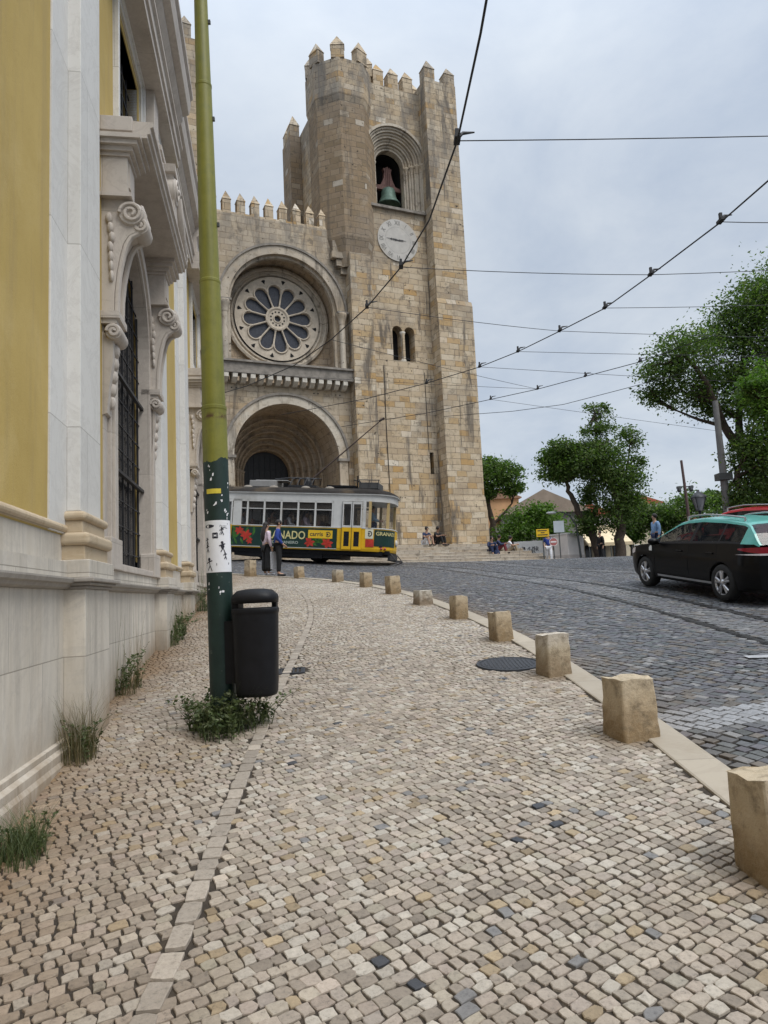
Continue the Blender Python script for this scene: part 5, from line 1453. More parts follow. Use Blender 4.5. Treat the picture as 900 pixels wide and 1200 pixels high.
# gallery
GG = 'people looking out from the gallery below the rose window'
for s, top, lab in ((-14.35, red, 'person in red on the gallery, near its left end'), (-9.75, red, 'person in a red top on the gallery, right of the rose window'), (-8.45, white, 'person with dark hair and white top at the gallery right end')):
    person(lab, cw(s, 1.35, 12.85), -66, STAND, top, blk, sleeve='short', group=GG, scale=.98, over_=dict(wrL=(.2,.2,1.3), haL=(.28,.18,1.35), elL=(.05,.26,1.15), wrR=(.2,-.2,1.3), haR=(.28,-.18,1.35), elR=(.05,-.26,1.15)))
WALK = dict(knL=(.16,.10,.52), anL=(.20,.10,.11), toL=(.36,.11,.07), knR=(-.02,-.1,.5), anR=(-.24,-.1,.12), toR=(-.10,-.11,.035), wrR=(.2,-.2,.95), haR=(.27,-.18,.92), wrL=(-.1,.24,.9), haL=(-.12,.23,.82))
def far(px, py, Y): p = at(px, py, Y); return (p[0], p[1], g(p[0], p[1]))
person('walker in a blue top, white trousers and cap beside the graffiti fence', far(643.5, 650, 38.5), -100, STAND, blue, white, over_=WALK, hat=khaki, sleeve='short')
person('man dressed in black standing between the tree trunks', far(705, 650, 39), 200, STAND, blk, blk)
person('person in a light blue top half hidden behind the black taxi bonnet', far(771, 650, 27), 190, STAND, lightblue, navy, scale=1.02)
# ================================================================== TRAM
tx, ty = -3.84, 29.57
zl_, zr_ = gr(tx-2.3, ty+.4), gr(tx+2.3, ty-.4)
tram = thing('tram', 'yellow and white vintage tram with dark green floral advert and roof trolley pole', 'tram', (tx, ty, gr(tx, ty)))
tram.rotation_euler = (0, math.atan((zl_-zr_)/4.67), radians(-10))
TM = tram.rotation_euler.to_matrix().to_4x4(); TM.translation = Vector((tx, ty, gr(tx, ty)))
def tl(x, y, z): return tuple(TM @ Vector((x, y, z)))
def plan(hw=1.15, hl=4.25, k=0.0):
    o = []
    for i in range(17):
        t = pi*(-.5+i/16)
        cx, sy = cos(t), sin(t)
        o.append((hl-1.15+1.15*abs(cx)**.75, hw*(abs(sy)**.62)*(1 if sy > 0 else -1)))
    return o+[(-x, -y) for x, y in o]
def tloft(mb, levels, m=0, cap=True):
    S = [[(x, y, z) for x, y in plan(hw, hl)] for hw, hl, z in levels]
    n = len(S[0]); vs_ = [p for s_ in S for p in s_]
    mb.add(vs_, [(i*n+j, i*n+(j+1) % n, (i+1)*n+(j+1) % n, (i+1)*n+j) for i in range(len(S)-1) for j in range(n)], m, False)
    if cap: mb.add(S[0], [tuple(range(n))[::-1]], m); mb.add(S[-1], [tuple(range(n))], m)
yel = MAT['yellow_paint']
mb = MB(); tloft(mb, [(1.13,4.22,.45),(1.15,4.25,.55),(1.15,4.25,1.33)]); mb.build('lower_body', yel, tram)
mb = MB(); tloft(mb, [(1.16,4.26,1.331),(1.165,4.265,1.345),(1.16,4.26,1.372)]); mb.build('waist_rail', MAT['tram_white'], tram)
mb = MB(); tloft(mb, [(1.15,4.25,2.40),(1.15,4.25,2.64),(1.2,4.32,2.66),(1.2,4.32,2.70)]); mb.build('letterboard', MAT['tram_white'], tram)
roofm = simple('tram_roof_canvas', (.034,.03,.027), .9, .35, 2, .3, .01, spec=.08, dirt=((.15,.11,.07), .8))
mb = MB(); tloft(mb, [(1.21,4.33,2.702),(1.15,4.22,2.80),(1.0,4.0,2.89),(.75,3.7,2.96),(.4,3.3,3.0)]); mb.build('roof', roofm, tram)
mb = MB(); mb.box(-3.9, 3.9, -1.05, 1.05, .62, .70); mb.build('floor', MAT['iron'], tram)
gls = glass('tram_glass', (.02,.022,.025), .32, .08)
# pillars and panes, both sides
xsP = [-2.37+.708*i for i in range(7)]
mp = MB()
for sy in (-1, 1):
    y0, y1 = (1.06*sy, 1.148*sy) if sy > 0 else (-1.148, -1.06)
    for i, x in enumerate(xsP):
        w = .035
        mp.box(x-w, x+w, y0, y1, 1.37, 2.41)
    for sx in (-1, 1):
        a, b = sorted((sx*1.92, sx*2.27)); mp.box(a+(.0 if sx > 0 else 0), b, y0, y1, 1.37, 2.41)
        a, b = sorted((sx*3.09, sx*3.22)); mp.box(a, b, y0, y1, 1.37, 2.41)
    mp.box(-1.9 if False else -2.4, 1.9, y0, y1, 2.32, 2.405)
build_split(mp, 'window_pillar', MAT['tram_white'], tram)
for sy in (-1, 1):
    for i in range(6):
        mb = MB(); x = xsP[i]; mb.box(x+.036, x+.672, sy*1.10-.004, sy*1.10+.004, 1.372, 2.318); w = mb.build('window', gls, tram)
        mb = MB(); mb.box(x+.036, x+.672, sy*1.118-.012, sy*1.118+.012, 2.02, 2.05); mb.build('sash_bar', MAT['tram_white'], w)
        mb = MB(); mb.box(x+.04, x+.668, sy*1.085-.004, sy*1.085+.004, 2.06, 2.30); mb.build('roller_blind', cloth('blind', (.16,.135,.11)), w)
# ends: curved glazing with posts
def end_post(mb, sx, i, w=.05):
    x, y = plan()[i]; mb.T = Matrix.Translation((x*sx*.985, y*.985, 0)); mb.box(-w, w, -w, w, 1.37, 2.41); mb.T = None
for sx in (-1, 1):
    mb = MB()
    for i in (1, 5, 11, 15): end_post(mb, sx, i)
    build_split(mb, 'end_post', simple('end_post_tan', (.50,.36,.16), .5, .1, 3, .1) if sx > 0 else MAT['tram_white'], tram)
    mb = MB(); pl = [(x*sx*.98, y*.98) for x, y in plan()[:17]]
    mb.add([(x, y, 1.375) for x, y in pl]+[(x, y, 2.40) for x, y in pl], [(i, i+1, 17+i+1, 17+i) for i in range(1, 15)]); mb.build('windscreen', gls, tram)
# doors
for sy in (-1, 1):
    for sx in (-1, 1):
        for k in (0, 1):
            a, b = sorted((sx*(2.29+.40*k), sx*(2.29+.40*k+.385)))
            y = sy*1.196; dmb = MB()
            def fr(z0, z1, xa, xb, m): dmb.box(xa, xb, min(y, y-sy*.04), max(y, y-sy*.04), z0, z1, m)
            fr(.5, .62, a, b, 0); fr(1.2, 1.36, a, b, 0); fr(.62, 1.2, a, a+.085, 0); fr(.62, 1.2, b-.085, b, 0)
            fr(1.36, 1.44, a, b, 1); fr(2.28, 2.38, a, b, 1); fr(1.44, 2.28, a, a+.05, 1); fr(1.44, 2.28, b-.05, b, 1)
            do = dmb.build('door_leaf', [yel, MAT['tram_white']], tram, bevel=.004)
            mb = MB(); yy_ = y-sy*.02; mb.box(a+.085, b-.085, yy_-.003, yy_+.003, .62, 1.2); mb.build('lower_door_pane', MAT['winglass'], do)
            mb = MB(); mb.box(a+.05, b-.05, yy_-.003, yy_+.003, 1.44, 2.28); mb.build('door_glass', gls, do)
            mb = MB(); mb.box(a-.012, a+.0, y-sy*.0-.01, y+.01, .5, 2.38); mb.build('door_seal', MAT['iron'], do)
mb = MB(); mb.box(2.30, 3.07, -1.10, -1.05, .5, 1.35); mb.build('door_well', MAT['dark'], tram)
# advert panels
adg = simple('advert_green', (.006,.03,.023), .45, .2, 3, 0); cream = simple('advert_lettering', (.62,.55,.25), .5, .05, 3, 0); flower = simple('advert_red', (.45,.035,.02), .5, .3, 5, 0); leafg = simple('advert_leaf', (.04,.13,.02), .5, .5, 5, 0); pale = simple('advert_pale', (.35,.4,.35), .5, .1, 5, 0); yl = simple('sign_yellow', (.72,.45,.02), .5, .05, 4, 0)
for sy in (-1, 1):
    mb = MB(); y = sy*1.153
    mb.box(-2.75, 2.10, min(y, y+sy*.012), max(y, y+sy*.012), .52, 1.30); ad = mb.build('advert_panel', adg, tram)
    mb = MB(); mb.box(-2.75, 2.10, min(y, y+sy*.018), max(y, y+sy*.018), .495, .519); mb.build('advert_edge', MAT['tram_white'], ad)
    Yf = y+sy*.0125; rA = random.Random(12)
    def put(name, polys, m, d=.0):
        mb = MB()
        for q in polys:
            q = [(x*(-sy), Yf+sy*d, z) for x, z in q]; mb.add(q, [tuple(range(len(q))), ])
        o = mb.build(name, m, ad); o['kind'] = 'stuff'
    def leafpoly(cx, cz, L_, a, w): return [(cx+cos(a)*L_*s_-sin(a)*w*sin(pi*s_)*k, min(1.295, max(.525, cz+sin(a)*L_*s_+cos(a)*w*sin(pi*s_)*k))) for s_, k in ((0,0),(.25,1),(.5,1),(.75,1),(1,0),(.75,-1),(.5,-1),(.25,-1))]
    lv = [leafpoly(rA.uniform(-2.7,-1.35), rA.uniform(.55,1.1), rA.uniform(.25,.45), rA.uniform(.6,2.4), .05) for _ in range(26)]+[leafpoly(rA.uniform(1.0,1.75), rA.uniform(.55,.8), rA.uniform(.2,.4), rA.uniform(.3,2.7), .05) for _ in range(16)]
    put('advert_leaves', lv, leafg, .0015)
    fl = []
    for cx, cz, r_ in ((-2.55,1.05,.2),(-1.95,1.12,.16),(-1.65,.95,.2),(-1.5,.72,.12),(1.0,.74,.18),(1.15,1.1,.12),(1.72,.72,.2)):
        for k in range(6):
            a = k*pi/3+rA.uniform(0,.5); fl.append(leafpoly(cx, cz, r_*1.25, a, r_*.33))
    put('advert_flowers', fl, flower, .003)
    v, f = text_geo('GRANADO', .46, bold=.006); k = 1.86/(max(p[0] for p in v)-min(p[0] for p in v))
    put('advert_lettering', [[(v[i][0]*k-.12, .985+v[i][1]*.97) for i in q] for q in f], cream, .0045)
    v, f = text_geo('RIO DE JANEIRO', .15, bold=.003)
    put('advert_small_lettering', [[(v[i][0]*1.12-.08, .70+v[i][1]) for i in q] for q in f], pale, .0045)
    mb = MB(); yb = y+sy*.012; sg = -sy
    a, b = sorted((sg*.93, sg*1.92)); mb.box(a, b, min(yb, yb+sy*.008), max(yb, yb+sy*.008), .90, 1.22); cs = mb.build('operator_sign', yl, ad)
    mb = MB(); v, f = text_geo('carris', .24, bold=.004)
    mb.add([(sg*(p[0]+1.27), yb+sy*.0095, 1.06+p[1]) for p in v], f)
    mb.build('operator_lettering', MAT['ink'], cs)['kind'] = 'stuff'
    mb = MB(); mb.lathe([(.105,0),(.075,0)], (sg*1.74, yb+sy*.0095, 1.06), 20, 0, 'y', False, -2.6, 2.6); mb.lathe([(.045,0),(.0,0)], (sg*1.72, yb+sy*.0095, 1.06), 14, 0, 'y', False); mb.build('operator_logo', MAT['ink'], cs)
# front quarter panel with the second advert: follows the curved nose
pl = plan(1.158, 4.258)
def on_nose(u, z, d=.0):
    # u: arc length along the nose from the door post (x=3.25) on the street side towards the front
    Q = plan(1.152+d, 4.252+d)[:17]; acc = 0
    pts = [(3.2, Q[0][1])]+Q
    for (x0, y0), (x1, y1) in zip(pts[:-1], pts[1:]):
        l = hypot(x1-x0, y1-y0)
        if acc+l >= u and l > 0: s_ = (u-acc)/l; return (x0+(x1-x0)*s_, y0+(y1-y0)*s_, z)
        acc += l
    return (Q[-1][0], Q[-1][1], z)
def nose_patch(name, u0, u1, z0, z1, m, d, n=10, par=tram):
    mb = MB(); vs_ = []
    for i in range(n+1):
        u = u0+(u1-u0)*i/n; vs_ += [on_nose(u, z0, d), on_nose(u, z1, d)]
    mb.add(vs_, [(2*i, 2*i+2, 2*i+3, 2*i+1) for i in range(n)]); return mb.build(name, m, par)
na = nose_patch('nose_advert', .56, 1.75, .66, 1.30, adg, .012)
nose_patch('nose_advert_flower', .22, .55, .62, .92, flower, .011, par=na)
nl = nose_patch('nose_logo_plate', .2, .52, .95, 1.32, simple('logo_plate', (.66,.64,.5), .5, .05, 4, 0), .012)
mb = MB()
for i in range(20):
    t0, t1 = (-2.4+4.8*i/20, -2.4+4.8*(i+1)/20)
    q = [(.37+r*cos(t)*.9, 1.14+r*sin(t)) for r, t in ((.11,t0),(.11,t1),(.07,t1),(.07,t0))]; mb.add([on_nose(u, z, .016) for u, z in q], [(0,1,2,3)])
mb.add([on_nose(.34+.04*cos(i*pi/6), 1.14+.04*sin(i*pi/6), .016) for i in range(12)], [tuple(range(12))]); mb.build('nose_logo', MAT['ink'], nl)
v, f = text_geo('GRANADO', .2, bold=.003); mb = MB(); x0 = min(p[0] for p in v)
mb.add([on_nose(.62+(p[0]-x0)*1.05, 1.15+p[1], .017) for p in v], f); mb.build('nose_lettering', cream, na)['kind'] = 'stuff'
mb = MB()
for u in (.85, 1.0): 
    c_ = on_nose(u, .57, .02); mb.ball(c_, .05, 10, 8)
build_split(mb, 'marker_lamp', MAT['sign_red'], tram)
mb = MB(); mb.ball((4.27, 0, .85), (.06,.14,.14), 14, 10); mb.build('headlamp', MAT['tram_white'], tram)
# underframe
uf = MB(); uf.box(-3.9, 3.9, -1.02, 1.02, .3, .46); uf.box(-2.2, 2.2, -.95, .95, .14, .34); uf.box(-1.6, -.4, -1.0, -.85, .10, .3); uf.box(.3, 1.5, -1.0, -.85, .12, .3)
uf.box(-4.15, 4.15, -.9, .9, .36, .5)
uf.build('underframe', MAT['black_plastic'], tram)
for x in (-1.1, 1.1):
    for y in (-.47, .47):
        mb = MB(); mb.lathe([(0,-.05),(.30,-.05),(.30,.05),(.33,.05),(.33,.07),(0,.07)], (x, y, .33), 24, 0, 'y'); mb.build('wheel', MAT['rail'], tram)
mb = MB()
for y in (-.8, -.4, 0, .4, .8): mb.box(4.2, 4.42, y-.015, y+.015, .12, .15)
mb.box(4.38, 4.44, -.85, .85, .10, .17); mb.box(4.1, 4.2, -.85, .85, .12, .42); mb.tube([(4.2,-.85,.4),(4.42,-.85,.14)], .02, 6); mb.tube([(4.2,.85,.4),(4.42,.85,.14)], .02, 6)
mb.build('lifeguard', MAT['iron'], tram)
# roof gear
mb = MB(); mb.box(-1.9, -.75, -.5, .45, 3.0, 3.27); mb.box(-1.7, -.3, -.35, .3, 3.27, 3.31); mb.build('resistor_box', simple('pale_grey_paint', (.26,.25,.235), .6, .15, 4), tram, bevel=.02)
mb = MB(); mb.box(2.75, 3.55, -.5, .5, 3.0, 3.25)
for a in (2.75, 3.15, 3.53): mb.box(a, a+.03, -.54, -.5, 2.96, 3.36)
mb.box(2.72, 3.6, -.56, -.53, 3.32, 3.36); mb.build('destination_box', simple('dark_grey_paint', (.07,.068,.065), .6, .2, 4), tram, bevel=.01)
for x in (-2.9, -1.85, -.75, .6, 1.6): 
    mb = MB(); mb.ball((x, -.72, 2.93), (.2,.16,.1), 14, 8); mb.build('roof_vent', simple('roof_vent_paint', (.22,.19,.155), .7, .2, 4) if 'roof_vent_paint' not in bpy.data.materials else bpy.data.materials['roof_vent_paint'], tram)
mb = MB(); mb.box(-.25, .95, -.45, .45, 3.02, 3.1)
for a in (-.2, .1, .4, .7): mb.tube([(a,-.4,3.05),(a+.1,-.3,3.38),(a+.35,-.1,3.42),(a+.2,.3,3.2)], .022, 6)
mb.tube([(-.9,-.2,3.36),(-.2,-.25,3.42),(.9,-.2,3.40)], .03, 6); mb.lathe([(.16,0),(.16,.34),(.08,.40)], (.45,0,3.08), 14); mb.build('trolley_base', MAT['iron'], tram)
mb = MB(); mb.box(1.4, 2.6, -.45, .4, 3.0, 3.12); mb.box(1.5, 2.5, -.6, -.5, 3.02, 3.1); mb.tube([(2.62,-.2,3.0),(2.62,-.2,3.55)], .03, 6); mb.tube([(2.45,-.2,3.38),(2.75,-.2,3.3)], .02, 6); mb.build('lightning_arrester', MAT['black_plastic'], tram)
tip = at(447, 492, 29.1); il = TM.inverted()
lt = il @ Vector(tip)
mb = MB(); mb.tube([(.5,0,3.3), tuple(Vector((.5,0,3.3)).lerp(lt, .5)), tuple(lt)], [.035,.028,.02], 8); mb.tube([tuple(lt-Vector((.1,0,.06))), tuple(lt+Vector((.12,0,.08)))], .05, 8); mb.build('trolley_pole', simple('trolley_pole_brown', (.06,.04,.032), .7, .2, 5, .1), tram)
# seats
for i in range(6):
    for y in (-.62, .62):
        mb = MB(); x = -2.0+.7*i; mb.box(x-.2, x+.22, y-.42, y+.42, 1.08, 1.16); mb.box(x-.24, x-.17, y-.42, y+.42, 1.1, 1.62); mb.box(x-.15, x+.15, y-.35, y+.35, .7, 1.08); mb.build('seat', MAT['rust'], tram, bevel=.015)
# passengers, each a person of its own
GP = 'passengers seen through the tram windows'
def tyaw(a): return -10+a
for x, y, a, top, lab, sc in ((-2.0,-.62,0,white,'tram passenger in white, in the leftmost visible tram window',1.0),(-.75,-.62,-20,cloth('tan',(.42,.3,.22)),'tram passenger in a tan top behind the second and third tram windows',1.0),(.0,-.65,10,white,'tram passenger in a white shirt right of the man in blue',1.0),(.7,-.62,0,pink,'tram passenger in pale clothes leaning at the fourth tram window',1.05),(2.0,-.62,160,cloth('brick',(.28,.11,.09)),'tram passenger in brick red at the last tram window before the door',1.0),(-.1,.62,0,grey,'grey-clad tram passenger on the far side of the tram',1.0)):
    person(lab, tl(x, y, 1.16), tyaw(a), CHAIR, top, navy, group=GP, scale=sc, hair='short' if x < 0 else 'long')
person('tram driver in a pale blue shirt behind the front side window', tl(3.45, -.35, .71), tyaw(0), STAND, cloth('paleblue', (.22,.32,.42)), navy, scale=.93, over_=dict(wrL=(.3,.15,1.05), haL=(.38,.12,1.05), elL=(.1,.24,1.12), wrR=(.3,-.15,1.05), haR=(.38,-.12,1.05), elR=(.1,-.24,1.12)))
# ================================================================== CARS
def carpaint(name, c, coat=.8):
    t = NT(name); o = t.coord('Object')
    return t.fin(t.ramp(t.noise(o, 3, 4), [(.3, tuple(x*.85 for x in c)), (.7, c)]), .4, None, Coat_Weight=coat, Coat_Roughness=.06, Specular_IOR_Level=.1 if coat < .5 else .5)
CARGLASS = glass('car_glass', (.012,.014,.016), .62, .03)
RUB = simple('tyre_rubber', (.018,.018,.018), .8, .2, 10, .2); ALLOY = simple('wheel_alloy', (.5,.5,.52), .3, .1, 5, .05, metallic=.8); CHR = simple('brushed_silver', (.55,.56,.58), .3, .1, 5, .05, metallic=.8)
TAILR = simple('tail_lamp_red', (.22,.012,.02), .2, .2, 5, .05); TAILW = simple('tail_lamp_clear', (.6,.55,.55), .2, .2, 5, .05)
def lerp_tab(T, x):
    for (a, b), (c, d) in zip(T[:-1], T[1:]):
        if a <= x <= c: return b+(d-b)*(x-a)/(c-a)
    return T[0][1] if x < T[0][0] else T[-1][1]
def make_car(label, loc, yaw, pitch, roll, paint, roofp, tail=True, driver=None):
    car = thing('car', label, 'car', loc); car.rotation_euler = (roll, pitch, yaw)
    AX = (-1.36, 1.34); RA = .37
    zb = lambda x: lerp_tab([(-2.2,.98),(-2.1,1.03),(-1.5,1.03),(0,.98),(1.0,.95),(1.5,.91),(1.95,.84),(2.25,.73),(2.38,.60)], x)
    def zl(x):
        z = .25 if -1.9 < x < 1.9 else .27+.04*max(0, abs(x)-1.9)
        for a in AX:
            d = x-a
            if abs(d) < RA: z = max(z, .33+sqrt(RA*RA-d*d))
        return z
    def hw(x):
        e = 1.0
        if x > 1.6: e = 1-.36*((x-1.6)/.8)**2.2
        if x < -1.8: e = 1-.14*((-1.8-x)/.4)**2
        return .905*e
    def yy(x, z):
        k = lerp_tab([(.2,.93),(.35,.975),(.55,1.0),(.75,.995),(.9,.965),(1.05,.94)], z)
        return hw(x)*k
    xs_ = sorted(set([round(-2.2+4.58*i/90, 4) for i in range(91)]+[a+RA*s*cos(t) for a in AX for s in (-1,1) for t in np.linspace(0, pi/2, 10)]))
    mb = MB(); NR = 9
    for sd_ in (-1, 1):
        vs_ = []
        for x in xs_:
            a, b = zl(x), zb(x)
            for j in range(NR+1):
                z = a+(b-a)*j/NR; vs_.append((x, sd_*yy(x, z), z))
        mb.add(vs_, [(i*(NR+1)+j, (i+1)*(NR+1)+j, (i+1)*(NR+1)+j+1, i*(NR+1)+j+1) for i in range(len(xs_)-1) for j in range(NR)], 0, True)
    # bonnet, nose and tail surfaces
    hx = [x for x in xs_ if x >= .95]
    M_ = 10; vs_ = []
    for x in hx:
        for j in range(M_+1):
            s_ = -1+2*j/M_; y = yy(x, zb(x)); vs_.append((x+.0, y*s_, zb(x)+.05*(1-s_*s_)*(1 if x < 2.2 else .6)))
    mb.add(vs_, [(i*(M_+1)+j, (i+1)*(M_+1)+j, (i+1)*(M_+1)+j+1, i*(M_+1)+j+1) for i in range(len(hx)-1) for j in range(M_)], 0, True)
    for x, sg in ((xs_[-1], .05), (xs_[0], -.06)):
        vs_ = []
        for i in range(9):
            z = zl(x)+(zb(x)-zl(x))*i/8
            for j in range(M_+1):
                s_ = -1+2*j/M_; vs_.append((x+sg*(1-s_**4)*(1 if i < 6 else .6), yy(x, z)*s_, z))
        mb.add(vs_, [(i*(M_+1)+j, i*(M_+1)+j+1, (i+1)*(M_+1)+j+1, (i+1)*(M_+1)+j) for i in range(8) for j in range(M_)], 0, True)
    mb.build('body', paint, car)
    mb = MB(); mb.box(-2.05, 2.05, -.72, .72, .2, .62); mb.box(-1.9, 1.1, -.8, .8, .3, .5); mb.build('floor_pan', MAT['dark'], car)
    # greenhouse
    zr = lambda x: lerp_tab([(-2.17,1.02),(-2.02,1.22),(-1.86,1.36),(-1.7,1.415),(-1.1,1.47),(-.4,1.495),(.1,1.465),(.36,1.41),(.75,1.20),(1.18,.955)], x)
    gx = [x for x in np.linspace(-2.17, 1.18, 68)]
    def sec_(x):
        b, r = zb(x)-.01, zr(x); r = max(r, b+.002); yb = yy(x, b)*.985; k = min(1, (r-b)/.50); ye = yb-(yb-.60)*k
        P = [(yb+(ye-yb)*t, b+(r-.055*k-b)*t) for t in (0, .12, .32, .55, .78, .9, 1)]
        P += [(ye*cos(a)**.8, r-.055*k+.055*k*sin(a)) for a in (.35, .7, 1.1, 1.4)]
        return P+[(0, r)]
    SECS = [sec_(x) for x in gx]; n = len(SECS[0])
    cats = {}
    for i in range(len(gx)-1):
        xm = (gx[i]+gx[i+1])/2
        for j in range(n-1):
            side = j < 6
            if side:
                ok = 1 <= j <= 4
                if ok and -.28 < xm < .86: c = 'front_side_window'
                elif ok and -1.18 < xm <= -.36: c = 'rear_side_window'
                elif ok and -1.82 < xm <= -1.24: c = 'quarter_window'
                elif xm < -1.80: c = 'roof'
                elif j >= 5: c = 'roof'
                elif xm > .86 and j < 5: c = 'front_side_window' if False else 'pillar'
                else: c = 'pillar'
            else:
                if xm > .40: c = 'windscreen' if j >= 7 else 'roof'
                elif xm < -1.84: c = 'rear_window' if j >= 7 else 'roof'
                else: c = 'roof'
            cats.setdefault(c, []).append((i, j))
    def patchcar(name, cells, mat, par):
        mb = MB()
        for sd_ in (-1, 1):
            for i, j in cells:
                q = [(gx[i], SECS[i][j]), (gx[i+1], SECS[i+1][j]), (gx[i+1], SECS[i+1][j+1]), (gx[i], SECS[i][j+1])]
                mb.add([(x, sd_*p[0], p[1]) for x, p in q], [(0,1,2,3)], 0, True)
        if ('window' in name and name != 'rear_window') or name == 'pillar': return build_split(mb, name, mat, par)
        return mb.build(name, mat, par)
    for c in cats: patchcar(c, cats[c], CARGLASS if 'window' in c or c == 'windscreen' else (roofp if c == 'roof' else MAT['black_plastic']), car)
    # trim
    for sd_ in (-1, 1):
        mb = MB(); mb.tube([(x, sd_*.56, zr(x)-.01+.05) for x in (-1.55,-1.2,-.8,-.4,.0,.2)], .018, 6)
        for x in (-1.55, .2): mb.tube([(x, sd_*.56, zr(x)-.05), (x, sd_*.56, zr(x)+.04)], .02, 6)
        mb.build('roof_rail', CHR, car)
        mb = MB(); y = sd_*.90; mb.ball((.78, sd_*.98, 1.0), (.09,.11,.075), 12, 8); mb.tube([(.8, sd_*.86, .97), (.8, sd_*.95, .98)], .03, 6); mb.build('door_mirror', paint, car)
        for x in (-1.02, -.02):
            mb = MB(); mb.tube([(x-.1, sd_*(yy(x-.1, .84)+.012), .84), (x+.1, sd_*(yy(x+.1, .84)+.012), .84)], .014, 6); mb.build('door_handle', paint, car)
        mb = MB(); dl = [(.92,.30,.93),(-.32,.30,.97),(-1.2,.78,1.0)]
        for x, a, b in dl: mb.prism([(x-.004, sd_*(yy(x, z)+.001), z) for z in np.linspace(a, b, 6)]+[(x+.004, sd_*(yy(x, z)+.001), z) for z in np.linspace(b, a, 6)], (0, sd_*.0015, 0))
        mb.build('door_gap', MAT['dark'], car)
        mb = MB(); vs_ = []
        for i in range(8):
            x = -1.05+1.9*i/7; vs_ += [(x, sd_*(yy(x, .30)+.006), .285), (x, sd_*(yy(x, .33)+.006), .325)]
        mb.add(vs_, [(2*i, 2*i+2, 2*i+3, 2*i+1) for i in range(7)]); mb.build('sill_strip', CHR, car)
        if tail:
            for nme, x0, x1, za, zc, m in (('tail_lamp', -2.2, -1.80, .88, .985, TAILR), ('tail_lamp_clear', -2.2, -1.74, .85, .88, TAILW)):
                mb = MB(); vs_ = []
                for i in range(9):
                    x = x0+(x1-x0)*i/8; s_ = i/8
                    for z in (za+(.05*s_ if nme == 'tail_lamp' else 0), zc-(.03*s_)): vs_.append((x, sd_*(yy(x, z)+.008), z))
                mb.add(vs_, [(2*i, 2*i+2, 2*i+3, 2*i+1) for i in range(8)], 0, True)
                mb.add([(x0, sd_*(yy(x0, za)+.008), za), (x0, sd_*(yy(x0, zc)+.008), zc), (x0-.03, sd_*.62, zc), (x0-.03, sd_*.62, za)], [(0,1,2,3)]); mb.build(nme, m, car)
        mb = MB(); vs_ = []
        for i in range(7):
            x = 1.75+.5*i/6
            for z in (lerp_tab([(1.75,.74),(2.3,.60)], x), zb(x)-.03): vs_.append((x, sd_*(yy(x, z)+.006), z))
        mb.add(vs_, [(2*i, 2*i+2, 2*i+3, 2*i+1) for i in range(6)], 0, True); mb.build('headlight', TAILW, car)
        for a in AX:
            mb = MB(); y = sd_*.80
            prof = [(.215,-.09),(.30,-.10),(.325,-.07),(.335,0),(.325,.07),(.30,.10),(.215,.09)]
            mb.lathe(prof, (a, y, .335), 32, 0, 'y'); ty_ = mb.build('tyre', RUB, car)
            mb = MB(); yo = y+sd_*.07
            mb.lathe([(.225,-.02*sd_),(.215,.02*sd_),(.20,.005*sd_),(.195,-.05*sd_)], (a, yo, .335), 32, 0, 'y')
            for k in range(5):
                t = 2*pi*k/5+.3+a
                for dt in (-.17, .17):
                    p0 = (a+.05*cos(t), yo+sd_*.01, .335+.05*sin(t)); p1 = (a+.205*cos(t+dt), yo+sd_*.005, .335+.205*sin(t+dt)); mb.tube([p0, p1], [.028,.022], 6)
            mb.lathe([(.065,-.02*sd_),(.06,.03*sd_),(0,.035*sd_)], (a, yo, .335), 16, 0, 'y')
            mb.build('rim', ALLOY, ty_)
            mb = MB(); mb.lathe([(0,0),(.2,0)], (a, yo-sd_*.075, .335), 24, 0, 'y'); mb.build('brake_disc', MAT['castiron'], ty_)
        # dark lining of the wheel arches
        for a in AX:
            mb = MB(); mb.lathe([(RA+.004, sd_*.35), (RA+.004, sd_*.86)], (a, 0, .33), 20, 0, 'y', True, 0, pi); mb.lathe([(0,0),(RA+.02,0)], (a, sd_*.4, .33), 20, 0, 'y', True, 0, pi); mb.build('arch_liner', MAT['dark'], car)
    for x, y in ((.15,.36),(.15,-.36),(-.85,.38),(-.85,-.38)):
        mb = MB(); mb.box(x-.25, x+.25, y-.25, y+.25, .5, .66); mb.prism([(x-.25,y-.23,.6),(x-.12,y-.23,.6),(x-.32,y-.23,1.12),(x-.42,y-.23,1.12)], (0,.46,0)); mb.box(x-.40, x-.30, y-.13, y+.13, 1.14, 1.30); mb.build('seat', MAT['black_plastic'], car, bevel=.03)
    mb = MB(); mb.box(.62, 1.1, -.72, .72, .72, .93); mb.build('dashboard', MAT['black_plastic'], car, bevel=.04)
    mb = MB(); mb.lathe([(.18,-.015),(.195,0),(.18,.015),(.165,0),(.18,-.015)], (.55,.36,.93), 20, 0, 'x'); mb.build('steering_wheel', MAT['black_plastic'], car)
    return car
